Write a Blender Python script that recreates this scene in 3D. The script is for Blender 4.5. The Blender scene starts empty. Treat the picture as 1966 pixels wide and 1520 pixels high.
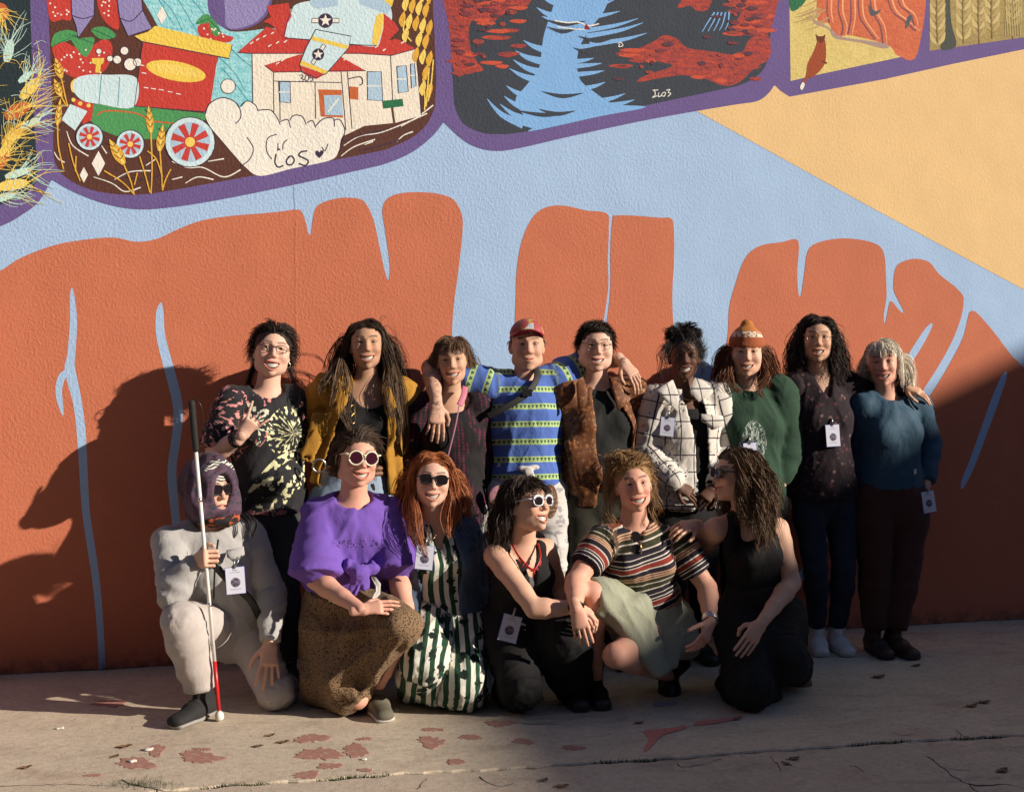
import bpy, bmesh, math, random
import numpy as np
from math import sin, cos, tan, pi, radians, sqrt, atan2
from mathutils import Vector, Matrix, Quaternion

# ------------------------------------------------------------------ camera
SC = bpy.context.scene
COL = SC.collection
FPX = 2500.0                      # focal length in photograph pixels (1966 wide)
YAW = radians(13.0); PITCH = math.atan(110 / FPX)
CAM = np.array([0.0, -6.543, 1.6])
cF = np.array([sin(YAW) * cos(PITCH), cos(YAW) * cos(PITCH), -sin(PITCH)])
cR = np.array([cos(YAW), -sin(YAW), 0.0]); cU = np.cross(cR, cF)
cam_d = bpy.data.cameras.new('camera'); cam = bpy.data.objects.new('camera', cam_d); COL.objects.link(cam)
cam.location = CAM
cam.rotation_euler = Vector(cF).to_track_quat('-Z', 'Y').to_euler()
cam_d.sensor_width = 36.0; cam_d.lens = 36.0 * FPX / 1966.0; cam_d.clip_end = 2000.0; cam_d.clip_start = 0.05
SC.camera = cam

# ------------------------------------------------------------------ light
SUN_PLAN = radians(31.0)          # angle between the sun's rays and the wall, seen from above
SUN_EL = radians(20.5)
TO_SUN = np.array([cos(SUN_PLAN) * cos(SUN_EL), -sin(SUN_PLAN) * cos(SUN_EL), sin(SUN_EL)])
W = bpy.data.worlds.new('World'); SC.world = W; W.use_nodes = True
wn = W.node_tree.nodes; wn.clear()
sky = wn.new('ShaderNodeTexSky'); sky.sky_type = 'NISHITA'; sky.sun_disc = False
sky.sun_elevation = SUN_EL; sky.sun_rotation = atan2(TO_SUN[0], TO_SUN[1])
sky.altitude = 1200.0; sky.air_density = 0.7; sky.dust_density = 0.2; sky.ozone_density = 2.0   # clear dry air
bg = wn.new('ShaderNodeBackground'); bg.inputs['Strength'].default_value = 0.085
wo = wn.new('ShaderNodeOutputWorld')
W.node_tree.links.new(sky.outputs[0], bg.inputs[0]); W.node_tree.links.new(bg.outputs[0], wo.inputs[0])
sun_d = bpy.data.lights.new('sun', 'SUN'); sun_d.energy = 5.0; sun_d.angle = radians(0.53); sun_d.color = (1.0, 0.88, 0.74)
sun = bpy.data.objects.new('sun', sun_d); COL.objects.link(sun)
sun.rotation_euler = Vector(-TO_SUN).to_track_quat('-Z', 'Y').to_euler(); sun.location = (20, -12, 12)
SC.view_settings.view_transform = 'Standard'; SC.view_settings.look = 'None'
SC.view_settings.gamma = 1.0; SC.view_settings.exposure = 0.44
try: SC.view_settings.use_curve_mapping = False
except Exception: pass
SC.render.engine = 'CYCLES'
SC.cycles.max_bounces = 6; SC.cycles.use_denoising = True

# ------------------------------------------------------------------ picture <-> place
def ray(u, v): return cF + (u - 983) / FPX * cR - (v - 760) / FPX * cU
def at(u, v, Y=0.0):
    d = ray(u, v); return CAM + (Y - CAM[1]) / d[1] * d
def gnd(u, v, z=0.0):
    d = ray(u, v); return CAM + (z - CAM[2]) / d[2] * d
V = lambda *a: np.array(a, float)
def nrm(v):
    v = np.asarray(v, float); return v / (np.linalg.norm(v) + 1e-12)
# ------------------------------------------------------------------ objects
def tag(o, label=None, cat=None, group=None, kind=None):
    if label: o['label'] = label
    if cat: o['category'] = cat
    if group: o['group'] = group
    if kind: o['kind'] = kind
    return o
def empty(name, loc, label=None, cat=None, group=None):
    o = bpy.data.objects.new(name, None); o.location = loc; o.empty_display_size = 0.1; COL.objects.link(o)
    return tag(o, label, cat, group)
def put(o, parent):
    """parent without moving"""
    if parent is not None:
        o.parent = parent
        if parent.type == 'EMPTY' or tuple(parent.location) != (0, 0, 0):
            p = parent; off = Vector((0, 0, 0))
            while p is not None: off += Vector(p.location); p = p.parent
            o.location = Vector(o.location) - off
    return o
def mesh_obj(name, verts, faces, mat=None, parent=None, smooth=True, attrs=None, mats=None, midx=None):
    me = bpy.data.meshes.new(name)
    verts = np.asarray(verts, np.float32)
    if isinstance(faces, np.ndarray):
        nf, k = faces.shape
        me.vertices.add(len(verts)); me.vertices.foreach_set('co', verts.ravel())
        me.loops.add(nf * k); me.loops.foreach_set('vertex_index', faces.astype(np.int32).ravel())
        me.polygons.add(nf); me.polygons.foreach_set('loop_start', np.arange(0, nf * k, k, dtype=np.int32))
        me.polygons.foreach_set('loop_total', np.full(nf, k, np.int32))
    else:
        me.from_pydata(verts.tolist(), [], faces)
    me.update(calc_edges=True); me.validate()
    if smooth: me.polygons.foreach_set('use_smooth', np.ones(len(me.polygons), bool))
    if attrs:
        for kname, arr in attrs.items():
            arr = np.asarray(arr, np.float32)
            if arr.ndim == 1: at_ = me.attributes.new(kname, 'FLOAT', 'POINT'); at_.data.foreach_set('value', arr)
            elif arr.shape[1] == 3: at_ = me.attributes.new(kname, 'FLOAT_VECTOR', 'POINT'); at_.data.foreach_set('vector', arr.ravel())
            else: at_ = me.attributes.new(kname, 'FLOAT_COLOR', 'POINT'); at_.data.foreach_set('color', arr.ravel())
    for m in (mats or ([mat] if mat else [])): me.materials.append(m)
    if midx is not None: me.polygons.foreach_set('material_index', np.asarray(midx, np.int32))
    o = bpy.data.objects.new(name, me); COL.objects.link(o)
    return put(o, parent)
class MB:
    """mesh builder for polygons of several materials"""
    def __init__(s): s.v = []; s.f = []; s.m = []
    def add(s, vs, fs, m=0):
        n = len(s.v); s.v += [tuple(map(float, p)) for p in vs]
        for f in fs: s.f.append(tuple(i + n for i in f)); s.m.append(m)
    def box(s, c, size, R=None, m=0, bev=0.0):
        c = np.asarray(c, float); h = np.asarray(size, float) / 2
        pts = np.array([[x, y, z] for x in (-1, 1) for y in (-1, 1) for z in (-1, 1)], float) * h
        if R is not None: pts = pts @ np.asarray(R).T
        s.add(pts + c, [(0, 1, 3, 2), (4, 6, 7, 5), (0, 4, 5, 1), (2, 3, 7, 6), (0, 2, 6, 4), (1, 5, 7, 3)], m)
    def tube(s, pts, r, n=8, m=0, closed=False, flat=None):
        pts = np.asarray(pts, float); N = len(pts); r = np.broadcast_to(np.asarray(r, float), (N,))
        T = np.gradient(pts, axis=0) if not closed else np.roll(pts, -1, 0) - np.roll(pts, 1, 0)
        up = V(0.03, 0.05, 1.0); vs = []
        for i in range(N):
            t = nrm(T[i]); b = np.cross(t, up)
            if np.linalg.norm(b) < 0.05: b = np.cross(t, V(1, 0, 0))
            b = nrm(b); c = np.cross(b, t)
            if flat is not None:
                c = nrm(np.asarray(flat) - t * np.dot(flat, t)); b = np.cross(t, c)
            for j in range(n):
                a = 2 * pi * j / n
                fl = 0.16 if flat is not None else 1.0
                vs.append(pts[i] + r[i] * (cos(a) * b + fl * sin(a) * c))
        fs = []
        for i in range(N if closed else N - 1):
            for j in range(n):
                a = i * n + j; b2 = i * n + (j + 1) % n; i2 = (i + 1) % N
                fs.append((a, b2, i2 * n + (j + 1) % n, i2 * n + j))
        if not closed:
            fs.append(tuple(range(n))[::-1]); fs.append(tuple((N - 1) * n + j for j in range(n)))
        s.add(vs, fs, m)
    def build(s, name, mats, parent=None, smooth=False):
        if not isinstance(mats, (list, tuple)): mats = [mats]
        return mesh_obj(name, s.v, s.f, None, parent, smooth, mats=mats, midx=s.m)
def prism(mb, poly, axis_o, ex, ey, ez, t, m=0):
    """flat outline given thickness t along ez"""
    n = len(poly); a = [axis_o + p[0] * ex + p[1] * ey for p in poly]; b = [p + ez * t for p in a]
    mb.add(a + b, [tuple(range(n))[::-1], tuple(range(n, 2 * n))] + [(i, (i + 1) % n, n + (i + 1) % n, n + i) for i in range(n)], m)

# ------------------------------------------------------------------ noise
def _hash(ix, iy, iz, s):
    h = (ix * 374761393 + iy * 668265263 + iz * 2147483647 + s * 1274126177) & 0xFFFFFFFF
    h = ((h ^ (h >> 13)) * 1274126177) & 0xFFFFFFFF
    h = h ^ (h >> 16)
    return (h & 0xFFFF).astype(np.float32) / 32767.5 - 1.0
def noise3(p, seed=0):
    p = np.asarray(p, np.float64); f = np.floor(p); i = f.astype(np.int64); t = (p - f).astype(np.float32)
    t = t * t * (3 - 2 * t); out = 0
    for dx in (0, 1):
        wx = t[:, 0] if dx else 1 - t[:, 0]
        for dy in (0, 1):
            wy = t[:, 1] if dy else 1 - t[:, 1]
            for dz in (0, 1):
                wz = t[:, 2] if dz else 1 - t[:, 2]
                out = out + wx * wy * wz * _hash(i[:, 0] + dx, i[:, 1] + dy, i[:, 2] + dz, seed)
    return out
def fbm(p, seed=0, oct=3):
    a = 1.0; o = 0
    for k in range(oct): o = o + a * noise3(np.asarray(p) * 2 ** k, seed + k * 17); a *= 0.5
    return o

# ------------------------------------------------------------------ implicit surfaces
class Field:
    def __init__(s, lo, hi, h):
        s.h = h; s.lo = np.asarray(lo, float) - 2.5 * h
        s.n = np.ceil((np.asarray(hi, float) + 2.5 * h - s.lo) / h).astype(int) + 1
        s.a = np.full(s.n, 9.0, np.float32)
        s.ax = [(s.lo[i] + h * np.arange(s.n[i])).astype(np.float32) for i in range(3)]
    def win(s, lo, hi, m):
        sl = []
        for i in range(3):
            a = int(max(0, math.floor((lo[i] - m - s.lo[i]) / s.h))); b = int(min(s.n[i], math.ceil((hi[i] + m - s.lo[i]) / s.h) + 1))
            if b <= a: return None
            sl.append(slice(a, b))
        return tuple(sl)
    def grid(s, w): return (s.ax[0][w[0]][:, None, None], s.ax[1][w[1]][None, :, None], s.ax[2][w[2]][None, None, :])
    def add(s, pr, k=0.01):
        f, lo, hi = pr; w = s.win(lo, hi, k + 3 * s.h)
        if w is None: return
        b = f(*s.grid(w)); a = s.a[w]
        if k > 0:
            h = np.clip(0.5 + 0.5 * (a - b) / k, 0, 1); s.a[w] = a + (b - a) * h - k * h * (1 - h)
        else: s.a[w] = np.minimum(a, b)
    def cut(s, pr, k=0.004):
        f, lo, hi = pr; w = s.win(lo, hi, k + 3 * s.h)
        if w is None: return
        b = -f(*s.grid(w)); a = s.a[w]
        h = np.clip(0.5 - 0.5 * (a - b) / k, 0, 1); s.a[w] = a + (b - a) * h + k * h * (1 - h)
    def shell(s, t): s.a = np.maximum(s.a, -(s.a + t))
    def mesh(s): return nets(s.a, s.lo, s.h)
def nets(A, lo, h):
    S = A < 0
    c = np.zeros(tuple(n - 1 for n in A.shape), np.uint8)
    for dx in (0, 1):
        for dy in (0, 1):
            for dz in (0, 1):
                c += S[dx:A.shape[0] - 1 + dx, dy:A.shape[1] - 1 + dy, dz:A.shape[2] - 1 + dz]
    act = (c > 0) & (c < 8); I = np.argwhere(act)
    idx = np.full(act.shape, -1, np.int32); idx[act] = np.arange(len(I))
    P = np.zeros((len(I), 3), np.float32); Wt = np.zeros(len(I), np.float32)
    cor = [(x, y, z) for x in (0, 1) for y in (0, 1) for z in (0, 1)]
    val = {q: A[I[:, 0] + q[0], I[:, 1] + q[1], I[:, 2] + q[2]] for q in cor}
    for q in cor:
        for ax in range(3):
            if q[ax]: continue
            r = list(q); r[ax] = 1; r = tuple(r); va, vb = val[q], val[r]
            m = (va < 0) != (vb < 0); t = va[m] / (va[m] - vb[m])
            pos = np.tile(np.array(q, np.float32), (m.sum(), 1)); pos[:, ax] += t
            P[m] += pos; Wt[m] += 1
    verts = np.asarray(lo) + h * (I + P / np.maximum(Wt, 1)[:, None])
    quads = []
    for ax in range(3):
        o1, o2 = [k for k in range(3) if k != ax]
        sl0 = [slice(None)] * 3; sl1 = [slice(None)] * 3; sl0[ax] = slice(0, -1); sl1[ax] = slice(1, None)
        s0, s1 = S[tuple(sl0)], S[tuple(sl1)]
        E = np.argwhere(s0 != s1)
        E = E[(E[:, o1] > 0) & (E[:, o2] > 0) & (E[:, o1] < A.shape[o1] - 1) & (E[:, o2] < A.shape[o2] - 1)]
        if not len(E): continue
        ins = s0[E[:, 0], E[:, 1], E[:, 2]]
        def g(a, b):
            q = E.copy(); q[:, o1] -= a; q[:, o2] -= b; return idx[q[:, 0], q[:, 1], q[:, 2]]
        Q = np.stack([g(1, 1), g(0, 1), g(0, 0), g(1, 0)], 1)
        flip = ins if ax != 1 else ~ins
        Q[~flip] = Q[~flip][:, ::-1]
        quads.append(Q)
    return verts, np.concatenate(quads) if quads else np.zeros((0, 4), int)
def vnormals(v, q):
    n = np.cross(v[q[:, 2]] - v[q[:, 0]], v[q[:, 3]] - v[q[:, 1]])
    out = np.zeros_like(v)
    for k in range(4):
        for a in range(3): out[:, a] += np.bincount(q[:, k], n[:, a], len(v))
    return out / (np.linalg.norm(out, axis=1, keepdims=True) + 1e-12)
def _any_perp(t):
    a = V(1, 0, 0) if abs(t[0]) < 0.8 else V(0, 1, 0); return nrm(np.cross(t, a))
def ecap(a, b, ra, rb, lat=None, c0=1.0, c1=1.0):
    """tapered capsule with elliptic section; ra, rb = radius or (along lat, across)"""
    a = np.asarray(a, float); b = np.asarray(b, float)
    ra = (ra, ra) if np.isscalar(ra) else ra; rb = (rb, rb) if np.isscalar(rb) else rb
    ab = b - a; L = max(np.linalg.norm(ab), 1e-6); t = ab / L
    e1 = _any_perp(t) if lat is None else nrm(np.asarray(lat) - t * np.dot(lat, t)); e2 = np.cross(t, e1)
    R = max(max(ra), max(rb)); lo = np.minimum(a, b) - R; hi = np.maximum(a, b) + R
    a32 = a.astype(np.float32)
    def f(X, Y, Z):
        x = X - a32[0]; y = Y - a32[1]; z = Z - a32[2]
        s = x * np.float32(t[0]) + y * np.float32(t[1]) + z * np.float32(t[2]); h = np.clip(s / np.float32(L), 0, 1)
        ax = s - h * np.float32(L)
        p = x * np.float32(e1[0]) + y * np.float32(e1[1]) + z * np.float32(e1[2]); q = x * np.float32(e2[0]) + y * np.float32(e2[1]) + z * np.float32(e2[2])
        r1 = np.float32(ra[0]) + h * np.float32(rb[0] - ra[0]); r2 = np.float32(ra[1]) + h * np.float32(rb[1] - ra[1])
        m = np.minimum(r1, r2); r3 = np.where(ax < 0, m * np.float32(c0), m * np.float32(c1))
        p = p / r1; q = q / r2; w = ax / r3
        k0 = np.sqrt(p * p + q * q + w * w); p /= r1; q /= r2; w /= r3
        k1 = np.sqrt(p * p + q * q + w * w) + np.float32(1e-6)
        return k0 * (k0 - 1) / k1
    return f, lo, hi
def ell(c, r, R=None):
    c = np.asarray(c, np.float32); r = np.asarray(r, np.float32); M = None if R is None else np.asarray(R, np.float32)
    rm = float(r.max()) if R is not None else r
    def f(X, Y, Z):
        x = X - c[0]; y = Y - c[1]; z = Z - c[2]
        if M is not None: x, y, z = (x * M[0, 0] + y * M[1, 0] + z * M[2, 0], x * M[0, 1] + y * M[1, 1] + z * M[2, 1], x * M[0, 2] + y * M[1, 2] + z * M[2, 2])
        x = x / r[0]; y = y / r[1]; z = z / r[2]; k0 = np.sqrt(x * x + y * y + z * z)
        x = x / r[0]; y = y / r[1]; z = z / r[2]; k1 = np.sqrt(x * x + y * y + z * z) + np.float32(1e-6)
        return k0 * (k0 - 1) / k1
    return f, c - rm, c + rm
def rbox(c, hs, R=None, rad=0.005):
    c = np.asarray(c, np.float32); hs = np.asarray(hs, np.float32) - rad; M = None if R is None else np.asarray(R, np.float32)
    rm = float(np.linalg.norm(hs)) + rad
    def f(X, Y, Z):
        x = X - c[0]; y = Y - c[1]; z = Z - c[2]
        if M is not None: x, y, z = (x * M[0, 0] + y * M[1, 0] + z * M[2, 0], x * M[0, 1] + y * M[1, 1] + z * M[2, 1], x * M[0, 2] + y * M[1, 2] + z * M[2, 2])
        qx = np.abs(x) - hs[0]; qy = np.abs(y) - hs[1]; qz = np.abs(z) - hs[2]
        return np.sqrt(np.maximum(qx, 0) ** 2 + np.maximum(qy, 0) ** 2 + np.maximum(qz, 0) ** 2) + np.minimum(np.maximum(qx, np.maximum(qy, qz)), 0) - np.float32(rad)
    return f, c - rm, c + rm
def half(p, n):
    """solid half space on the side n points to"""
    p = np.asarray(p, float); n = nrm(n)
    def f(X, Y, Z): return -((X - p[0]) * n[0] + (Y - p[1]) * n[1] + (Z - p[2]) * n[2]).astype(np.float32)
    return f, V(-99, -99, -99), V(99, 99, 99)
def inter(*prs):
    """intersection of primitives (bbox of the first)"""
    def f(X, Y, Z):
        d = prs[0][0](X, Y, Z)
        for p in prs[1:]: d = np.maximum(d, p[0](X, Y, Z))
        return d
    return f, prs[0][1], prs[0][2]
def field_of(prims, h, k=0.012, extra=0.0):
    lo = np.min([p[0][1] if isinstance(p[0], tuple) else p[1] for p in prims], 0); hi = np.max([p[0][2] if isinstance(p[0], tuple) else p[2] for p in prims], 0)
    F = Field(lo - extra, hi + extra, h)
    for p in prims:
        if isinstance(p[0], tuple): F.add(p[0], p[1])
        else: F.add(p, k)
    return F

# ------------------------------------------------------------------ material nodes
class NT:
    def __init__(s, name):
        s.m = bpy.data.materials.new(name); s.m.use_nodes = True; s.t = s.m.node_tree
        s.b = s.t.nodes['Principled BSDF']; s.o = s.t.nodes['Material Output']
        s._obj = None
    def n(s, kind, **kw):
        x = s.t.nodes.new(kind)
        for k, v in kw.items(): setattr(x, k, v)
        return x
    def lk(s, a, b): s.t.links.new(a, b)
    def setin(s, sock, v):
        if isinstance(v, bpy.types.NodeSocket): s.lk(v, sock)
        elif isinstance(v, (tuple, list)) and len(v) == 3 and sock.type == 'RGBA': sock.default_value = (*v, 1)
        else: sock.default_value = v
    def obj(s):
        if s._obj is None: s._obj = s.n('ShaderNodeTexCoord').outputs['Object']
        return s._obj
    def attr(s, name, out='Vector'): return s.n('ShaderNodeAttribute', attribute_name=name).outputs[out]
    def math(s, op, a, b=0.0, c=None, clamp=False):
        x = s.n('ShaderNodeMath', operation=op, use_clamp=clamp); s.setin(x.inputs[0], a); s.setin(x.inputs[1], b)
        if c is not None: s.setin(x.inputs[2], c)
        return x.outputs[0]
    def vmath(s, op, a, b=(0, 0, 0)):
        x = s.n('ShaderNodeVectorMath', operation=op); s.setin(x.inputs[0], a)
        if op == 'SCALE': s.setin(x.inputs['Scale'], b)
        else: s.setin(x.inputs[1], b)
        return x.outputs['Value'] if op in ('LENGTH', 'DISTANCE', 'DOT_PRODUCT') else x.outputs[0]
    def sep(s, v): x = s.n('ShaderNodeSeparateXYZ'); s.lk(v, x.inputs[0]); return x.outputs
    def comb(s, a, b, c):
        x = s.n('ShaderNodeCombineXYZ')
        for i, v in enumerate((a, b, c)): s.setin(x.inputs[i], v)
        return x.outputs[0]
    def noise(s, vec, scale, detail=3, rough=0.55, dist=0.0, out=0):
        x = s.n('ShaderNodeTexNoise'); s.setin(x.inputs['Vector'], vec); x.inputs['Scale'].default_value = scale
        x.inputs['Detail'].default_value = detail; x.inputs['Roughness'].default_value = rough; x.inputs['Distortion'].default_value = dist
        return x.outputs[out]
    def vor(s, vec, scale, feature='F1', out='Distance', rnd=1.0):
        x = s.n('ShaderNodeTexVoronoi', feature=feature); s.setin(x.inputs['Vector'], vec); x.inputs['Scale'].default_value = scale
        x.inputs['Randomness'].default_value = rnd; return x.outputs[out]
    def wave(s, vec, scale, dist=0, axis='X', detail=2):
        x = s.n('ShaderNodeTexWave', bands_direction=axis); s.setin(x.inputs['Vector'], vec); x.inputs['Scale'].default_value = scale
        x.inputs['Distortion'].default_value = dist; x.inputs['Detail'].default_value = detail; return x.outputs['Fac']
    def mix(s, f, a, b):
        x = s.n('ShaderNodeMix', data_type='RGBA'); s.setin(x.inputs[0], f); s.setin(x.inputs[6], a); s.setin(x.inputs[7], b); return x.outputs[2]
    def step(s, v, lo, hi):
        x = s.n('ShaderNodeMapRange', clamp=True); s.setin(x.inputs[0], v); x.inputs[1].default_value = lo; x.inputs[2].default_value = hi; return x.outputs[0]
    def ramp(s, f, stops, interp='LINEAR'):
        x = s.n('ShaderNodeValToRGB'); e = x.color_ramp.elements; x.color_ramp.interpolation = interp
        while len(e) > 1: e.remove(e[0])
        e[0].position = stops[0][0]; e[0].color = (*stops[0][1], 1)
        for p, c in stops[1:]:
            q = e.new(p); q.color = (*c, 1)
        s.setin(x.inputs[0], f); return x.outputs[0]
    def bump(s, h, strength=0.3, dist=0.01, prev=None):
        x = s.n('ShaderNodeBump'); x.inputs['Strength'].default_value = strength; x.inputs['Distance'].default_value = dist
        s.setin(x.inputs['Height'], h)
        if prev is not None: s.lk(prev, x.inputs['Normal'])
        return x.outputs[0]
    def out(s, col=None, rough=None, normal=None, spec=None, metal=None, **kw):
        if col is not None: s.setin(s.b.inputs['Base Color'], col)
        if rough is not None: s.setin(s.b.inputs['Roughness'], rough)
        if spec is not None: s.b.inputs['Specular IOR Level'].default_value = spec
        if metal is not None: s.b.inputs['Metallic'].default_value = metal
        if normal is not None: s.lk(normal, s.b.inputs['Normal'])
        for k, v in kw.items(): s.setin(s.b.inputs[k.replace('_', ' ')], v)
        return s.m
def srgb(r, g, b):
    f = lambda c: (c / 255) / 12.92 if c / 255 <= 0.04045 else ((c / 255 + 0.055) / 1.055) ** 2.4
    return (f(r), f(g), f(b))
def hexc(h): return srgb(int(h[0:2], 16), int(h[2:4], 16), int(h[4:6], 16))
def plain(name, col, rough=0.6, metal=0.0, var=0.12, scale=60, bump=0.0, bscale=300, spec=0.5):
    t = NT(name); c = np.array(col)
    n = t.noise(t.obj(), scale, 3)
    k = t.mix(n, tuple(np.clip(c * (1 - var), 0, 1)), tuple(np.clip(c * (1 + var), 0, 1)))
    nn = t.bump(t.noise(t.obj(), bscale, 2), bump, 0.003) if bump else None
    return t.out(k, rough, nn, spec, metal)
# ------------------------------------------------------------------ mural wall
_stucco = {}
def paint(h, var=0.06, brush=0.0, alt=None):
    """painted rough stucco of one colour"""
    key = (h, var, brush, alt)
    if key in _stucco: return _stucco[key]
    t = NT('mural_paint_' + h); c = np.array(hexc(h)); o = t.obj()
    n = t.noise(o, 3.5, 6, 0.72)
    col = t.mix(n, tuple(c * (1 - var)), tuple(np.clip(c * (1 + var), 0, 1)))
    if alt:
        w = t.noise(t.vmath('MULTIPLY', o, (1.0, 1.0, 3.2)), 22, 4, 0.65, 0.6)
        col = t.mix(t.step(w, 0.5 - 0.14, 0.5 + 0.14), col, hexc(alt))
    if brush:
        w2 = t.noise(t.vmath('MULTIPLY', o, (3.0, 1.0, 1.0)), 38, 3, 0.6)
        col = t.mix(t.math('MULTIPLY', t.step(w2, 0.35, 0.75), brush), col, tuple(np.clip(c * 1.5 + 0.04, 0, 1)))
    bs = t.noise(t.vmath('MULTIPLY', o, (5.0, 1.0, 16.0)), 5, 4, .7, .5); col = t.mix(t.math('MULTIPLY', t.step(bs, .45, .75), .16), col, tuple(np.clip(c * .72, 0, 1)))
    # stucco relief: blobs with trowel smears, rougher to the left as on the wall
    blot = t.step(t.noise(o, 9, 5, .75), .35, .8); col = t.mix(t.math('MULTIPLY', blot, .16), col, tuple(np.clip(c * 1.25 + .03, 0, 1)))
    x = t.sep(o)[0]
    b1 = t.noise(t.vmath('MULTIPLY', o, (1.0, 1.0, 0.8)), 78, 4, 0.6, 0.25)
    b1 = t.math('POWER', t.step(b1, 0.40, 0.78), 1.25)
    b2 = t.noise(o, 210, 3, 0.6)
    patch = t.noise(o, 1.1, 2, 0.5)
    amp = t.math('MULTIPLY', t.step(x, 4.6, 0.2), t.step(patch, 0.2, 0.62))
    amp = t.math('ADD', t.math('MULTIPLY', amp, 0.85), 0.22)
    hgt = t.math('ADD', t.math('MULTIPLY', b1, amp), t.math('MULTIPLY', b2, 0.16))
    big = t.noise(o, 1.6, 2, 0.5)
    nrmal = t.bump(big, 0.28, 0.05, t.bump(hgt, 0.34, 0.008))
    grime = t.step(t.sep(o)[2], 0.10, 0.0)
    gn = t.math('MULTIPLY', grime, t.step(t.noise(o, 14, 4, 0.7), 0.42, 0.62))
    col = t.mix(t.math('MULTIPLY', gn, 0.7), col, (0.06, 0.045, 0.04))
    m = t.out(col, 0.78, nrmal, 0.25); _stucco[key] = m; return m

BLUE, ORNG, OCHR, PURP = paint('A2BFE2'), paint('C17154', 0.09), paint('E3C08A', 0.06), paint('69588F', 0.05)
wall = None
mural_wall = empty('mural_wall', (1.5, 0.12, 0.0), 'long stucco wall painted with a red rock mural and framed pictures', 'wall')
wb = MB(); WX0, WX1, WH = -9.0, 16.0, 5.2
wb.box(((WX0 + WX1) / 2, 0.15, WH / 2 - 0.1), (WX1 - WX0, 0.30, WH + 0.2))
wall = wb.build('stucco_wall', BLUE, mural_wall)
wb = MB(); wb.box(((WX0 + WX1) / 2, 0.15, WH + 0.05), (WX1 - WX0 + 0.1, 0.4, 0.1)); wb.build('coping', plain('coping', (0.4, 0.37, 0.34), 0.8), mural_wall)

def cr(pts, closed=True, n=5):
    """smooth curve through points"""
    P = [np.asarray(p, float) for p in pts]; N = len(P); out = []
    for i in range(N if closed else N - 1):
        g = (lambda k: P[k % N]) if closed else (lambda k: P[min(max(k, 0), N - 1)])
        p0, p1, p2, p3 = g(i - 1), g(i), g(i + 1), g(i + 2)
        for k in range(n):
            t = k / n
            out.append(0.5 * ((2 * p1) + (-p0 + p2) * t + (2 * p0 - 5 * p1 + 4 * p2 - p3) * t * t + (-p0 + 3 * p1 - 3 * p2 + p3) * t ** 3))
    if not closed: out.append(P[-1])
    return out
LAY = 0.0002
def wpt(p, lay): return at(p[0], p[1], -LAY * lay - 0.0006) 
class Mural:
    """flat painted shapes of one motif, traced on the wall plane"""
    def __init__(s): s.mb = MB(); s.mats = []; s.k = 0.0
    def up(s, lay): s.k += 0.04; return lay + s.k
    def mi(s, m):
        if m not in s.mats: s.mats.append(m)
        return s.mats.index(m)
    def poly(s, pts, m, lay, smooth=True, n=5):
        lay = s.up(lay)
        q = cr(pts, True, n) if smooth else pts
        a = [wpt(p, lay) for p in q]
        ar = sum(q[i][0] * q[(i + 1) % len(q)][1] - q[(i + 1) % len(q)][0] * q[i][1] for i in range(len(q)))
        if ar > 0: a = a[::-1]
        s.mb.add(a, [tuple(range(len(a)))], s.mi(m)); return s
    def disc(s, c, r, m, lay, n=22, sq=1.0, rot=0.0):
        pts = []
        for i in range(n):
            a = 2 * pi * i / n; x, y = r * cos(a), r * sq * sin(a); pts.append((c[0] + x * cos(rot) - y * sin(rot), c[1] + x * sin(rot) + y * cos(rot)))
        return s.poly(pts, m, lay, False)
    def line(s, pts, w, m, lay, taper=(1.0, 1.0), n=5, smooth=True):
        lay = s.up(lay)
        q = np.array(cr(pts, False, n) if smooth and len(pts) > 2 else pts, float); N = len(q)
        T = np.gradient(q, axis=0); T /= np.linalg.norm(T, axis=1, keepdims=True) + 1e-9; Nn = np.stack([-T[:, 1], T[:, 0]], 1)
        t = np.linspace(0, 1, N); ww = w / 2 * (taper[0] + (taper[1] - taper[0]) * t)
        if taper == 'leaf': pass
        L = q + Nn * ww[:, None]; R_ = q - Nn * ww[:, None]
        vs = [wpt(p, lay) for p in L] + [wpt(p, lay) for p in R_]
        s.mb.add(vs, [(i, i + 1, N + i + 1, N + i) for i in range(N - 1)], s.mi(m)); return s
    def band(s, pts, ws, m, lay, n=6):
        """curve with its own width at each point, round ended"""
        lay = s.up(lay)
        q = np.array(cr([(*p, w) for p, w in zip(pts, ws)], False, n), float); T = np.gradient(q[:, :2], axis=0); T /= np.linalg.norm(T, axis=1, keepdims=True) + 1e-9
        Nn = np.stack([-T[:, 1], T[:, 0]], 1); w = np.maximum(q[:, 2], 0.3)[:, None] / 2
        L = q[:, :2] + Nn * w; R_ = q[:, :2] - Nn * w; N = len(q)
        vs = [wpt(p, lay) for p in L] + [wpt(p, lay) for p in R_]
        s.mb.add(vs, [(i, i + 1, N + i + 1, N + i) for i in range(N - 1)], s.mi(m)); return s
    def build(s, name, parent=None):
        # make all faces look out of the wall
        o = s.mb.build(name, s.mats, parent or mural_wall, False)
        me = o.data; flip = [p.index for p in me.polygons if p.normal.y > 0]
        if flip:
            bm = bmesh.new(); bm.from_mesh(me); bm.faces.ensure_lookup_table()
            bmesh.ops.reverse_faces(bm, faces=[bm.faces[i] for i in flip]); bm.to_mesh(me); bm.free()
        return o
RND = random.Random(4)

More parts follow.
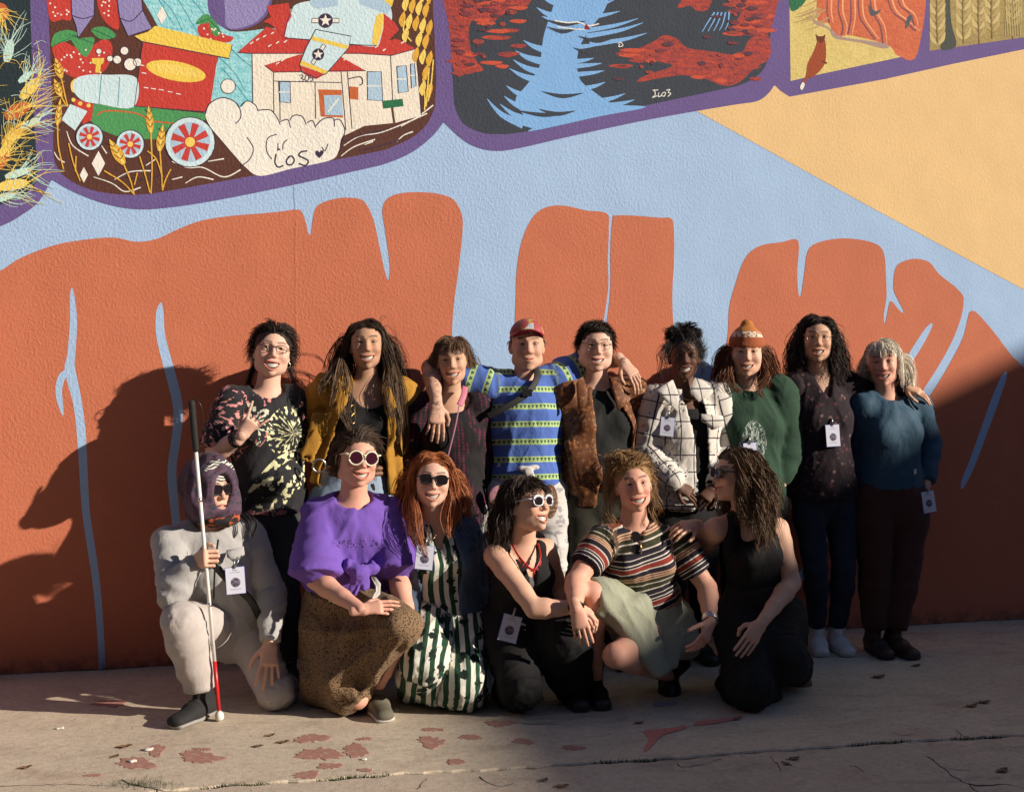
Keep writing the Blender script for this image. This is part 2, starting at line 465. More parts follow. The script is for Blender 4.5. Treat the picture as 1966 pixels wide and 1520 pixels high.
# ochre field, rocks
Mural().poly([(1335, 212), (1500, 303), (1650, 386), (1800, 467), (1966, 556), (2500, 850), (2500, -400), (1335, -400)], OCHR, 1, False).build('painted_ochre_field')
m = Mural()
m.poly(cr([(-500, 700), (-200, 590), (-60, 545), (0, 520), (40, 495), (100, 472), (150, 462), (215, 456), (260, 464), (300, 459), (340, 441), (385, 424), (440, 415), (500, 410), (540, 406), (572, 402), (581, 410), (588, 430), (592, 447), (597, 449), (600, 425), (606, 400), (622, 388), (655, 380), (690, 382), (705, 395), (718, 425), (730, 480), (741, 528), (747, 536), (748, 505), (739, 440), (734, 405), (742, 383), (765, 372), (800, 369), (840, 372), (870, 383), (886, 410), (888, 445), (880, 520), (872, 580), (868, 640), (869, 720), (880, 800), (930, 870)], False)
       + [(930, 1420), (-500, 1500)], ORNG, 2, False).build('painted_rock')
m = Mural()
m.poly(cr([(929, 870), (985, 760), (988, 640), (990, 575), (992, 520), (1000, 470), (1015, 430), (1035, 405), (1062, 395), (1090, 396), (1125, 404), (1165, 410), (1169, 440), (1167, 500), (1168, 550), (1160, 610), (1150, 660), (1158, 655), (1166, 610), (1172, 550), (1172, 480), (1176, 420), (1182, 414), (1215, 414), (1265, 418), (1289, 420), (1294, 445), (1294, 500), (1291, 560), (1293, 620), (1305, 720), (1340, 800)], False)
       + [(1340, 1420), (929, 1420)], ORNG, 2, False).build('painted_rock')
m = Mural()
m.poly(cr([(1339, 800), (1360, 735), (1385, 690), (1397, 645), (1400, 590), (1412, 545), (1425, 507), (1440, 484), (1465, 470), (1500, 465), (1528, 459), (1534, 475), (1531, 520), (1533, 562), (1538, 566), (1544, 525), (1551, 482), (1570, 466), (1610, 458), (1650, 460), (1685, 470), (1698, 490), (1701, 530), (1702, 570), (1697, 605), (1699, 622), (1704, 600), (1710, 578), (1722, 590), (1732, 600), (1735, 597), (1724, 575), (1716, 556), (1717, 525), (1724, 508), (1742, 499), (1762, 497), (1785, 504), (1803, 526), (1832, 549), (1848, 566), (1850, 582), (1845, 610), (1828, 655), (1800, 706), (1772, 750), (1768, 770), (1778, 768), (1792, 750), (1822, 700), (1848, 650), (1858, 612), (1862, 599), (1870, 597), (1882, 607), (1912, 642), (1942, 682), (1966, 706), (2100, 850), (2300, 1000)], False, 4)
       + [(2300, 1420), (1339, 1420)], ORNG, 2, False).build('painted_rock')
m = Mural()
m.band([(138, 553), (139, 575), (141, 620), (137, 680), (134, 705), (140, 735), (149, 775), (156, 830), (160, 900), (165, 980), (175, 1050), (185, 1120), (192, 1200), (197, 1295)], [3, 10, 14, 15, 20, 20, 17, 17, 16, 15, 15, 14, 13, 12], BLUE, 3)
m.band([(133, 712), (120, 722), (113, 745), (115, 770), (121, 797)], [10, 14, 13, 11, 3], BLUE, 4).build('painted_streak')
Mural().band([(309, 581), (307, 600), (308, 640), (317, 680), (328, 720), (339, 765), (342, 800), (337, 850), (331, 890), (331, 930), (338, 1000), (345, 1090), (350, 1280)], [3, 14, 17, 18, 19, 19, 18, 17, 17, 17, 16, 14, 12], BLUE, 3).build('painted_streak')
Mural().band([(1790, 621), (1782, 632), (1765, 660), (1745, 692), (1730, 715)], [3, 10, 14, 13, 10], BLUE, 3).build('painted_streak')
Mural().band([(1932, 714), (1926, 728), (1910, 770), (1890, 825), (1868, 885), (1852, 922), (1846, 938)], [3, 11, 15, 14, 13, 11, 3], BLUE, 3).build('painted_streak')
Mural().band([(1600, 985), (1585, 1030), (1555, 1080), (1515, 1140)], [6, 14, 15, 8], BLUE, 3).build('painted_streak')

# purple frame that joins the pictures
frame = Mural().poly(
    cr([(-500, 600), (-120, 480), (0, 435), (40, 414), (74, 388), (98, 347)], False) + cr([(101, 346), (140, 368), (200, 391), (262, 402), (330, 398), (420, 384), (560, 356), (680, 329), (742, 314), (792, 292), (830, 262), (850, 237)], False) +
    cr([(853, 236), (885, 266), (915, 283), (952, 290), (1000, 284), (1100, 261), (1250, 229), (1400, 203), (1452, 195), (1474, 181), (1486, 165)], False) + cr([(1489, 165), (1498, 174), (1516, 186)], False) + [(1700, 152), (1830, 123), (1966, 95), (2500, -20), (2500, -600), (-500, -600)], PURP, 3, False).build('painted_frame')
DK, BRN, WHT, LINE = paint('26343A'), paint('56332A', 0.2, 0.18), paint('E9E6DC', 0.05), paint('3B3048')
GOLD, GOLD2, MINT, RUST = paint('D9A63F', 0.15, 0.25), paint('EBCB66', 0.12, 0.2), paint('BFE0D6', 0.1), paint('C2663A', 0.12)
RED, REDD, GRN, GRND = paint('BE3D35', 0.15, 0.22), paint('8E2524', 0.15), paint('4A9358', 0.15, 0.2), paint('2A6E4A', 0.15)
CYAN, TEAL, LAV, LAVD = paint('A9DDE4', 0.1, 0.0, '6FBFCB'), paint('3F98A4'), paint('8F86B8', 0.06), paint('6F639E')
PALE, CREAM, GLASS, YEL = paint('C9E2EA', 0.06), paint('E8E0D0', 0.05), paint('A9C6DC', 0.05), paint('E8C957', 0.1)

# picture at the left edge: dark green with wheat ears
p0 = Mural().poly([(-500, -600), (58, -600), (58, 0), (62, 150), (66, 250), (72, 320), (70, 350), (45, 376), (0, 394), (-200, 450), (-500, 520)], DK, 4, False).build('painted_picture')
m = Mural()
ears = [((10, 40), (-10, 10), 34, RUST), ((22, 75), (12, 120), 18, MINT), ((75, 150), (40, 190), 20, GOLD2), ((60, 200), (10, 225), 26, RUST), ((62, 138), (36, 158), 12, MINT), ((48, 235), (5, 280), 20, GOLD), ((20, 290), (-20, 330), 24, RUST), ((78, 228), (40, 245), 12, MINT),
        ((60, 325), (10, 340), 14, MINT), ((55, 350), (-5, 360), 20, GOLD2), ((30, 372), (-15, 385), 14, MINT), ((30, 255), (0, 300), 15, GOLD2), ((-60, 200), (-110, 260), 30, GOLD), ((-80, 80), (-130, 150), 30, MINT)]
for (tip, base, w, mt) in ears:
    d = np.array(tip, float) - np.array(base); 
    m.band([base, np.array(base) + d * .25, np.array(base) + d * .55, np.array(base) + d * .85, tip], [w * .5, w * .95, w, w * .7, 1], mt, 5)
    ang = atan2(d[1], d[0]); L = np.linalg.norm(d)
    for k in range(16):
        f = RND.uniform(0.1, 1.0); a = ang + RND.uniform(-0.9, 0.9); st = np.array(base) + d * f
        ln = RND.uniform(0.6, 1.15) * L + 14; e = st + ln * np.array([cos(a), sin(a)]); md = (st + e) / 2 + np.array([RND.uniform(-6, 6), RND.uniform(-9, 9)])
        m.line([st, md, e], 1.5, GOLD2 if mt in (GOLD, GOLD2, RUST) else MINT, 6, (1, 0.4), 4)
for k in range(80):
    x, y = RND.uniform(-60, 70), RND.uniform(80, 380); a = RND.uniform(-1.4, 0.6); l = RND.uniform(20, 45)
    m.line([(x, y), (x + l * .5 * cos(a) + RND.uniform(-5, 5), y + l * .5 * sin(a)), (x + l * cos(a + .5), y + l * sin(a + .5))], 1.3, RND.choice([GOLD, GOLD2, MINT, DK]), 6, (1, .4), 3)
m.build('painted_wheat', p0)

# picture with train, strawberries, house and aeroplane
p1 = Mural().poly([(90, -600), (92, 0), (98, 150), (103, 300)] + cr([(106, 313), (120, 335), (150, 355), (190, 368), (240, 374), (292, 372)], False) + [(350, 362), (500, 335), (640, 308), (735, 289)] + cr([(742, 287), (790, 265), (820, 238), (835, 205)], False) + [(838, 150), (831, 0), (826, -600)], BRN, 4, False).build('painted_picture')
m = Mural()
m.poly([(255, -80), (430, -80), (420, 20), (440, 60), (520, 55), (560, 60), (500, 110), (487, 160), (487, 235), (440, 215), (392, 218), (405, 150), (415, 100), (330, 70), (300, 45)], CYAN, 5)
for pts in ([(290, -20), (330, 20), (350, 60)], [(330, -20), (360, 30), (385, 75)], [(420, 110), (450, 140), (470, 175)], [(425, 130), (455, 165), (480, 200)], [(440, 90), (465, 115), (485, 130)], [(360, -10), (390, 25), (400, 45)], [(305, 0), (322, 30), (335, 50)]):
    m.line(pts, 2.2, TEAL, 6, (1, .5))
m.build('painted_water', p1)
m = Mural()
m.poly([(396, -80), (528, -80), (522, 5), (500, 42), (460, 58), (425, 52), (404, 30), (398, 0)], PURP, 6)
m.poly([(430, -80), (522, -80), (518, 0), (498, 38), (462, 54), (436, 52), (432, 20)], LAV, 7)
for b in ([(134, -60), (182, -60), (181, 30), (150, 74), (146, 50), (138, 30)], [(216, -60), (266, -60), (274, 20), (292, 55), (246, 70), (230, 35)]):
    m.poly(b, LAV, 8, False)
    m.line([b[-1], ((b[-1][0] + b[2][0]) / 2, b[-1][1] + 6), b[2]], 1.8, LINE, 9)
    m.line([b[0], b[-1], b[-2], b[3], b[2], b[1]], 1.8, LINE, 9, smooth=False)
m.build('painted_boots', p1)
m = Mural()
def berry(pts, leaf, seeds):
    m.poly(pts, RED, 5)
    for l in leaf: m.poly(l, GRN, 6); m.line([l[0], l[len(l) // 2]], 1.6, GRND, 7)
    for s in seeds: m.disc(s, 2.0, WHT, 6, 6)
def seedgrid(x0, y0, x1, y1, n): return [(RND.uniform(x0, x1), RND.uniform(y0, y1)) for _ in range(n)]
berry([(101, 92), (120, 80), (160, 95), (200, 76), (216, 92), (207, 128), (182, 148), (150, 152), (118, 135), (106, 112)], [[(98, 90), (105, 66), (130, 58), (150, 66), (132, 78), (112, 84)], [(132, 66), (150, 74), (178, 72), (180, 84), (165, 110), (146, 92)], [(176, 56), (200, 52), (222, 66), (216, 74), (196, 76), (182, 68)]], seedgrid(112, 92, 205, 142, 22))
berry([(92, -40), (136, -40), (138, 34), (120, 38), (95, 36)], [], seedgrid(96, -5, 134, 32, 9))
berry([(184, -40), (214, -40), (226, 20), (228, 56), (208, 48), (190, 20)], [], seedgrid(190, 0, 222, 46, 8))
berry([(380, 52), (402, 42), (430, 66), (448, 72), (438, 82), (408, 78), (386, 72)], [[(376, 46), (392, 28), (408, 34), (400, 44)], [(402, 40), (412, 40), (424, 62), (416, 70), (406, 62)]], seedgrid(388, 52, 436, 76, 9))
m.build('painted_strawberries', p1)
m = Mural()
m.poly([(178, 200), (258, 204), (402, 219), (392, 232), (330, 238), (305, 268), (235, 266), (190, 248), (170, 228)], GRN, 7, False)
m.line([(186, 222), (205, 213), (262, 218), (290, 232), (345, 238)], 3, RUST, 8)
m.poly([(274, 80), (418, 108), (402, 216), (258, 204)], RED, 8, False)
m.line([(274, 80), (258, 204), (402, 216)], 2, LINE, 9, smooth=False)
m.poly([(257, 70), (283, 62), (298, 50), (446, 86), (440, 113), (272, 80)], YEL, 9, False); m.line([(257, 70), (272, 80), (440, 113), (446, 86)], 1.8, LINE, 10, smooth=False)
m.disc((338, 137), 58, YEL, 9, 26, 0.32, 0.19); m.disc((340, 135), 46, GOLD2, 10, 20, 0.2, 0.19)
m.poly([(148, 150), (170, 144), (205, 144), (262, 150), (256, 206), (190, 200), (160, 194), (144, 180), (140, 164)], PALE, 8)
m.poly([(136, 160), (146, 152), (148, 176), (138, 176)], GOLD2, 7)
m.line([(195, 145), (190, 200)], 1.6, TEAL, 9); m.line([(230, 148), (226, 204)], 1.6, TEAL, 9)
m.poly([(176, 112), (200, 112), (198, 122), (194, 124), (192, 140), (183, 140), (184, 124), (177, 122)], YEL, 9, False)
m.poly([(136, 188), (180, 200), (176, 230), (160, 240), (150, 215)], RED, 7, False)
m.poly([(118, 230), (135, 200), (168, 214), (144, 251)], PALE, 8, False)
for q in [(141, 192), (154, 199), (170, 203)]: m.disc(q, 4, GOLD2, 8, 10)
for (c, r) in (((172, 263), 26), ((250, 277), 27), ((365, 273), 48)):
    m.disc(c, r, PALE, 9, 30); m.disc(c, r * .80, GLASS, 10, 26)
    for k in range(8):
        a = 2 * pi * k / 8 + .3; m.line([(c[0] + r * .15 * cos(a), c[1] + r * .15 * sin(a)), (c[0] + r * .76 * cos(a), c[1] + r * .76 * sin(a))], r * .24, RED, 11, (.7, 1.2), smooth=False)
    m.disc(c, r * .2, GOLD2, 12, 12)
    m.line([(c[0] + r * cos(2 * pi * k / 24), c[1] + r * sin(2 * pi * k / 24)) for k in range(25)], 1.5, LINE, 12, smooth=False)
for (x, y) in [(268, 125), (272, 140), (276, 168), (290, 170), (305, 172), (322, 176), (338, 180)]: m.line([(x, y), (x + 9, y + 1.5)], 1.8, WHT, 10, smooth=False)
m.build('painted_train', p1)
m = Mural()
m.poly([(484, 101), (620, 104), (750, 103), (797, 94), (809, 222), (760, 236), (700, 242), (658, 262), (600, 280), (500, 260), (486, 225)], CREAM, 6, False)
m.poly([(456, 101), (512, 52), (560, 66), (620, 86), (690, 88), (762, 75), (799, 94), (752, 107), (690, 103), (480, 103)], RED, 7, False)
m.poly([(508, 126), (575, 105), (645, 104), (702, 136), (660, 138), (525, 139)], RED, 8, False)
for l in ([(484, 103), (486, 226)], [(525, 139), (526, 232)], [(525, 156), (655, 159)], [(655, 138), (664, 250)], [(667, 137), (676, 248)], [(605, 158), (606, 228)], [(750, 107), (756, 236)], [(799, 94), (809, 222)], [(508, 126), (525, 139), (702, 136)], [(456, 101), (480, 103), (690, 103), (752, 107), (799, 94)], [(537, 158), (538, 232)]): m.line(l, 1.5, LINE, 9, smooth=False)
m.poly([(611, 172), (656, 173), (659, 226), (616, 224)], RUST, 8, False); m.poly([(622, 183), (656, 183), (659, 222), (624, 221)], GLASS, 9, False); m.line([(630, 215), (650, 190)], 3, WHT, 10)
for q in ([(535, 157), (557, 158), (558, 198), (537, 196)], [(705, 138), (732, 138), (735, 194), (706, 192)], [(762, 128), (780, 126), (784, 176), (765, 179)], [(788, 124), (796, 122), (799, 165), (790, 170)]):
    m.poly(q, GLASS, 8, False); m.line(q + [q[0]], 1.6, LINE, 9, smooth=False); c = np.mean(q, 0); m.line([(q[0][0], c[1]), (q[1][0], c[1])], 2.2, WHT, 9, smooth=False)
m.poly([(671, 166), (688, 168), (688, 192), (672, 190)], RUST, 8, False); m.line([(668, 152), (692, 148), (696, 160), (690, 164)], 2, LINE, 9)
m.poly([(734, 194), (773, 190), (775, 204), (736, 209)], GRND, 9, False); m.line([(753, 207), (757, 236)], 4, BRN, 9)
for (x, y) in [(480, 85), (492, 78), (505, 72), (515, 90), (530, 84), (520, 66), (545, 82), (540, 118), (530, 124), (660, 116), (680, 124), (720, 92), (735, 98), (770, 84)]: m.line([(x, y), (x + 6, y - 4)], 2.2, WHT, 10, smooth=False)
# 305 over the porch
for pts in ([(575, 146), (580, 144), (582, 148), (578, 150), (583, 153), (580, 157), (575, 156)], [(586, 150), (588, 145), (592, 146), (593, 152), (590, 156), (586, 154), (586, 150)], [(600, 145), (596, 146), (596, 150), (600, 150), (601, 154), (596, 156)]): m.line(pts, 1.5, LINE, 10)
m.build('painted_house', p1)
m = Mural()
m.poly([(545, 70), (552, 40), (562, 14), (596, 2), (700, -8), (735, 0), (752, 22), (748, 55), (725, 88), (680, 86), (620, 79)], PALE, 9)
m.poly([(595, -50), (650, -60), (648, 12), (610, 18), (596, 10)], GLASS, 10, False); m.poly([(690, -40), (752, -30), (752, 12), (744, 28), (690, 8)], GLASS, 10, False); m.poly([(742, -10), (756, 0), (752, 14), (738, 2)], YEL, 11, False)
m.poly([(512, 12), (554, 6), (560, 32), (552, 45), (546, 74), (532, 58), (518, 46), (505, 42), (520, 34)], RED, 10, False)
m.poly([(737, 26), (758, 44), (766, 58), (740, 84), (728, 86), (736, 55)], RED, 10, False)
m.poly([(724, 28), (737, 26), (734, 60), (724, 88), (714, 84), (718, 50)], YEL, 11, False)
m.poly([(606, 57), (674, 70), (670, 92), (626, 142), (606, 150), (580, 138), (575, 124), (588, 92)], PALE, 11, False)
m.poly([(600, 70), (670, 88), (666, 95), (597, 77)], YEL, 12, False); m.poly([(578, 116), (630, 137), (624, 143), (575, 124)], YEL, 12, False); m.poly([(575, 125), (624, 143), (608, 152), (584, 142)], RED, 12, False)
m.line([(606, 57), (674, 70), (670, 92), (626, 142), (606, 150), (580, 138), (575, 124), (588, 92), (606, 57)], 1.6, LINE, 13, smooth=False)
m.line([(545, 70), (552, 40), (562, 14)], 1.6, LINE, 10); m.line([(546, 73), (620, 79), (680, 86), (725, 88)], 1.6, LINE, 10)
for (c, r, rot) in (((625, 40), 14, 0.0), ((611, 105), 11.5, -1.0)):
    for s_ in (-1, 1): 
        a = np.array([cos(rot), sin(rot)]) * s_; b = np.array([-a[1], a[0]]); c_ = np.array(c)
        q = [c_ + a * r * .9 + b * r * .3, c_ + a * r * 1.85 + b * r * .3, c_ + a * r * 1.85 - b * r * .3, c_ + a * r * .9 - b * r * .3]; m.poly(q, WHT, 13, False); m.line(q + [q[0]], 1.5, LINE, 14, smooth=False)
    m.disc(c, r, LINE, 14, 22)
    m.poly([(c[0] + (r * .85 if k % 2 == 0 else r * .36) * sin(2 * pi * k / 10), c[1] - (r * .85 if k % 2 == 0 else r * .36) * cos(2 * pi * k / 10)) for k in range(10)], WHT, 15, False)
m.build('painted_aeroplane', p1)
m = Mural()
for (c, r) in (((438, 166), 14), ((190, 99), 5.5), ((239, 98), 8), ((225, 115), 8), ((211, 113), 6), ((250, 124), 12), ((264, 120), 8)): m.disc(c, r, WHT, 9, 20); m.line([(c[0] + r * cos(2 * pi * k / 20), c[1] + r * sin(2 * pi * k / 20)) for k in range(21)], 1.3, LINE, 10, smooth=False)
m.poly([(394, 220), (402, 200), (425, 188), (448, 194), (460, 208), (475, 194), (492, 202), (500, 212), (520, 212), (536, 232), (552, 230), (560, 224), (576, 222), (588, 236), (598, 232), (610, 238), (622, 228), (640, 226), (656, 232), (662, 250), (654, 270), (650, 290), (634, 308), (560, 324), (500, 338), (472, 322), (448, 296), (424, 268), (404, 244)], WHT, 12)
for pts in ([(394, 220), (402, 200), (425, 188), (448, 194), (460, 208), (462, 226), (452, 238)], [(462, 204), (475, 194), (490, 202), (496, 214)], [(496, 212), (520, 212), (534, 230), (538, 240)], [(538, 234), (552, 230), (558, 246)], [(556, 232), (564, 222), (580, 224), (588, 240)], [(590, 236), (600, 232), (606, 246)], [(606, 242), (622, 228), (640, 228), (642, 244)], [(640, 232), (652, 230), (662, 250), (656, 275), (652, 290)], [(474, 264), (486, 284), (480, 305), (462, 320)], [(532, 258), (514, 266), (512, 290), (522, 306)], [(552, 268), (544, 276), (543, 288)], [(534, 275), (533, 290)], [(618, 282), (624, 290), (630, 276)]): m.line(pts, 2.0, LINE, 13)
# signature: i o s and a heart
m.line([(530, 296), (528, 312), (534, 321), (544, 318)], 3, LINE, 14); m.disc((536, 287), 2, LINE, 14, 8)
m.line([(556, 301), (550, 308), (552, 316), (560, 316), (565, 308), (560, 300), (553, 302)], 3, LINE, 14)
m.line([(590, 290), (578, 292), (574, 299), (584, 304), (592, 310), (586, 318), (574, 314)], 3, LINE, 14)
m.poly([(613, 304), (606, 297), (605, 292), (608, 289), (611, 290), (613, 293), (616, 289), (620, 289), (622, 293), (619, 298)], LINE, 14, False)
m.build('painted_cloud', p1)
m = Mural()
for pts in ([(660, 280), (690, 262), (730, 255), (770, 240), (800, 226), (832, 202)], [(655, 300), (680, 282), (720, 268)], [(700, 278), (716, 272)], [(762, 272), (775, 260), (793, 253)], [(770, 243), (790, 232), (820, 218)], [(128, 252), (140, 280), (170, 300)], [(180, 340), (215, 352), (240, 368), (270, 360)], [(220, 345), (250, 330), (290, 328)], [(330, 310), (360, 322), (390, 322), (430, 340), (462, 326)], [(330, 345), (350, 340)], [(356, 352), (380, 340), (410, 345)], [(280, 318), (300, 305)], [(400, 310), (430, 305)], [(104, 292), (112, 305), (124, 312)], [(195, 280), (205, 295)]): m.line(pts, 2.6, WHT, 8, (.6, 1))
for pts in ([(665, 270), (700, 258), (740, 250)], [(240, 340), (280, 345), (310, 335)], [(690, 290), (730, 280), (770, 268)]): m.line(pts, 2.4, LINE, 8, (.6, 1))
for (x, y, s_) in ((189, 314, 16), (161, 336, 10), (311, 30, 12)): m.poly([(x, y - s_ * 1.5), (x + s_ * .8, y), (x, y + s_ * 1.5), (x - s_ * .8, y)], WHT, 9, False)
m.build('painted_furrows', p1)
m = Mural()
def ear(tip, base, w, stem):
    tip, base = np.array(tip, float), np.array(base, float); d = tip - base
    m.band([base, base + d * .3, base + d * .65, tip], [w * .4, w, w * .8, 1], GOLD, 13)
    m.line([base, tip], w * .3, GOLD2, 14, (1, .3)); m.line([base + d * .1, *stem], 3, GOLD, 13, (1, .8))
    for k in range(3): p = base + d * (.2 + .25 * k); m.line([p, p + d * .18 + np.array([w * .45, 0])], 1.2, BRN, 15); m.line([p, p + d * .18 - np.array([w * .45, 0])], 1.2, BRN, 15)
ear((106, 112), (118, 150), 16, [(124, 180), (130, 205)]); ear((104, 152), (117, 185), 14, [(128, 205)]); ear((116, 190), (110, 240), 12, [(112, 280), (122, 325)])
ear((210, 268), (238, 315), 20, [(250, 345), (258, 374)]); ear((285, 204), (290, 255), 14, [(292, 320), (290, 372)]); ear((313, 240), (306, 290), 16, [(310, 330), (312, 366)])
for pts in ([(200, 328), (235, 350), (258, 374)], [(268, 300), (280, 340), (288, 370)], [(328, 325), (318, 345), (312, 366)], [(283, 290), (300, 306), (312, 340)], [(132, 275), (140, 310), (154, 348)], [(146, 300), (145, 330)], [(264, 332), (258, 355)]): m.line(pts, 2.6, GOLD, 14)
for i in range(7):
    for j in range(5):
        x, y = 772 + j * 13 + (i % 2) * 6, -30 + i * 30 + j * 4
        if x > 826 or (y > 60 and x < 795) or (y > 110 and x < 806): continue
        m.band([(x, y + 22), (x - 1, y + 12), (x + 2, y + 2), (x + 4, y - 8)], [3, 11, 10, 1], GOLD2 if (i + j) % 2 else GOLD, 8)
for pts in ([(812, 150), (816, 190), (815, 212)], [(824, 130), (820, 180), (818, 205)], [(832, 115), (828, 160), (822, 195)], [(778, 40), (775, 60), (790, 80)]): m.line(pts, 2.6, GOLD2, 9)
m.build('painted_wheat', p1)

# picture with the river
SLATE, REDC, RIVER = paint('3A414C', 0.1), paint('B94A38', 0.15, 0, '7A3A42'), paint('7FB0E4', 0.06)
p2_ = Mural().poly([(858, -600), (862, 0), (866, 100), (872, 200)] + cr([(876, 214), (888, 236), (908, 249), (935, 257), (972, 258)], False) + [(1020, 252), (1150, 222), (1300, 190), (1405, 168)] + cr([(1415, 166), (1446, 152), (1468, 130), (1477, 100)], False) + [(1484, 0), (1492, -600)], SLATE, 4, False).build('painted_picture')
m = Mural()
for q in ([(862, -40), (1030, -40), (1020, 0), (1005, 15), (985, 8), (970, 25), (940, 45), (910, 38), (900, 60), (905, 100), (915, 118), (928, 135), (905, 140), (880, 145), (868, 120), (864, 60)],
          [(1182, 103), (1220, 95), (1255, 80), (1275, 68), (1300, 75), (1320, 92), (1370, 100), (1420, 104), (1440, 75), (1474, 66), (1478, 110), (1450, 130), (1420, 158), (1390, 165), (1350, 150), (1310, 145), (1270, 150), (1224, 158), (1240, 145), (1290, 128), (1270, 120), (1220, 112)],
          [(1300, 15), (1330, -20), (1370, -30), (1362, 15), (1340, 22), (1325, 12)], [(1400, -30), (1490, -40), (1482, 50), (1460, 60), (1430, 55), (1412, 45), (1422, 25), (1408, 8)]):
    m.poly(q, REDC, 5)
for k in range(60):
    x, y = RND.choice([(RND.uniform(1190, 1470), RND.uniform(95, 158)), (RND.uniform(866, 1000), RND.uniform(0, 135)), (RND.uniform(1400, 1478), RND.uniform(0, 70))])
    w = RND.uniform(10, 28); m.poly([(x - w, y), (x - w * .3, y - 4), (x + w, y - 2), (x + w * .3, y + 4)], RND.choice([REDC, paint('C4533C', 0.1)]), 6 + .01 * k)
for k in range(110):
    x, y = RND.choice([(RND.gauss(1330, 85), RND.gauss(122, 26)), (RND.gauss(895, 26), RND.gauss(90, 45)), (RND.gauss(1440, 24), RND.gauss(30, 34)), (RND.gauss(960, 40), RND.gauss(15, 20))])
    if 985 < x < 1180 or not (872 < x < 1468 and y < 165 - max(0, x - 1430) * .8 and y < 232): continue
    w = RND.uniform(4, 13); h_ = RND.uniform(2, 5); m.poly([(x - w, y), (x - w * .4, y - h_), (x + w * .7, y - h_ * .7), (x + w, y + h_ * .3), (x, y + h_)], RND.choice([paint('7A3A42', 0.1), paint('5A3A46', 0.1), paint('96453F', 0.1)]), 9 + .01 * k)
m.build('painted_clouds', p2_)
m = Mural()
m.poly([(1090, -60), (1170, -60), (1165, 10), (1130, 60), (1110, 100), (1112, 150), (1145, 180), (1180, 200), (1240, 206), (1150, 224), (1020, 252), (1028, 240), (1000, 215), (990, 190), (1010, 165), (1035, 130), (1040, 95), (1045, 65), (1060, 20)], RIVER, 5)
sp = [(1036, -10, 50, 20), (1030, 15, 60, 22), (1040, 32, 70, 14), (1050, 55, 60, 10), (1005, 78, 60, 22), (990, 98, 60, 22), (985, 115, 70, 28), (978, 132, 75, 26), (972, 165, 60, 25), (968, 185, 60, 28), (935, 190, 70, 50), (960, 200, 70, 35), (975, 222, 60, 20)]
for (x, y, l, dp) in sp: m.band([(x, y), (x + l * .4, y + dp * .6), (x + l, y + dp)], [1, 10, 16], RIVER, 6)
for (x, y, l, dp) in ((1180, 0, -60, 14), (1190, 22, -80, 14), (1225, 36, -120, 26), (1235, 44, -110, 26), (1242, 64, -110, 22), (1155, 84, -60, 8), (1140, 112, -50, 8), (1155, 122, -60, 6), (1160, 136, -60, 8), (1162, 158, -50, 14), (1200, 180, -60, 16), (1218, 192, -60, 12)): m.band([(x, y), (x + l * .4, y + dp * .55), (x + l, y + dp)], [1, 7, 10], RIVER, 6)
for (x, y, l) in ((1040, 176, 80), (1035, 210, 70), (990, 212, 110), (1045, 38, 80), (1050, 52, 60), (1110, 70, 70), (1100, 92, 60)): m.band([(x, y), (x + l * .5, y + 9), (x + l, y + 3)], [1, 8, 1], SLATE, 7)
for k in range(5): m.line([(1348 + k * 11, 62 - k * 1), (1358 + k * 10, 45), (1372 + k * 7, 24)], 4, RIVER, 6, (.3, .8))
m.line([(1065, 40), (1090, 44), (1110, 43), (1130, 50), (1150, 46)], 2.5, WHT, 8); m.line([(1070, 52), (1100, 56), (1125, 57)], 2, WHT, 8); m.poly([(1125, 45), (1122, 57), (1134, 57)], REDD, 9, False)
m.build('painted_river', p2_)
m = Mural()   # the small white signature
for pts in ([(1256, 172), (1258, 182), (1252, 188), (1262, 184)], [(1265, 178), (1264, 186), (1270, 184)], [(1274, 177), (1270, 183), (1275, 185), (1278, 179), (1274, 177)], [(1279, 174), (1286, 172), (1283, 178), (1288, 180), (1282, 186)], [(1253, 174), (1264, 173)], [(1186, 84), (1192, 82), (1196, 88), (1188, 90), (1190, 85)]): m.line(pts, 1.6, WHT, 7)
m.build('painted_signature', p2_)

# picture with the red cliff and the fox, and the picture with the wheat field
GRASS, CLIFF, CLIFD = paint('DCC77E', 0.1, 0.2, 'C9B26A'), paint('D0704A', 0.14, 0.25, 'B95A40'), paint('7E5158', 0.2)
p3_ = Mural().poly([(1515, -600), (1516, 30), (1518, 156), (1560, 146), (1762, 103), (1762, -600)], GRASS, 4, False).build('painted_picture')
m = Mural()
m.poly([(1518, -40), (1560, -40), (1545, 5), (1518, 20)], GRND, 5)
m.poly([(1566, -60), (1762, -60), (1762, 102), (1725, 108), (1712, 92), (1690, 82), (1660, 74), (1630, 68), (1612, 70), (1598, 60), (1590, 45), (1570, 40), (1568, 0)], CLIFF, 5)
for x0, pts in enumerate(([(1590, -20), (1588, 20), (1592, 44)], [(1612, -20), (1610, 20), (1618, 50), (1616, 68)], [(1632, -20), (1634, 30), (1628, 66)], [(1648, -20), (1650, 30), (1668, 60), (1680, 76)], [(1670, -20), (1674, 20), (1690, 50), (1695, 84)], [(1700, -20), (1712, 20), (1735, 40), (1758, 60)], [(1722, -20), (1728, 10), (1748, 28), (1755, 50)])): m.line(pts, 3.5, CLIFD, 6, (.6, 1)); m.line([(p[0] + 8, p[1]) for p in pts], 4, paint('EFA77A', 0.1), 6, (1, .4))
for pts in ([(1668, 10), (1680, 22), (1692, 18), (1684, 28), (1672, 30)], [(1742, 34), (1752, 30), (1746, 46), (1738, 56)]): m.poly(pts, paint('55575F'), 7)
m.poly([(1560, 38), (1580, 46), (1600, 60), (1620, 72), (1700, 84), (1698, 94), (1650, 82), (1604, 74), (1590, 56), (1568, 48)], paint('A88F86', 0.1), 5)
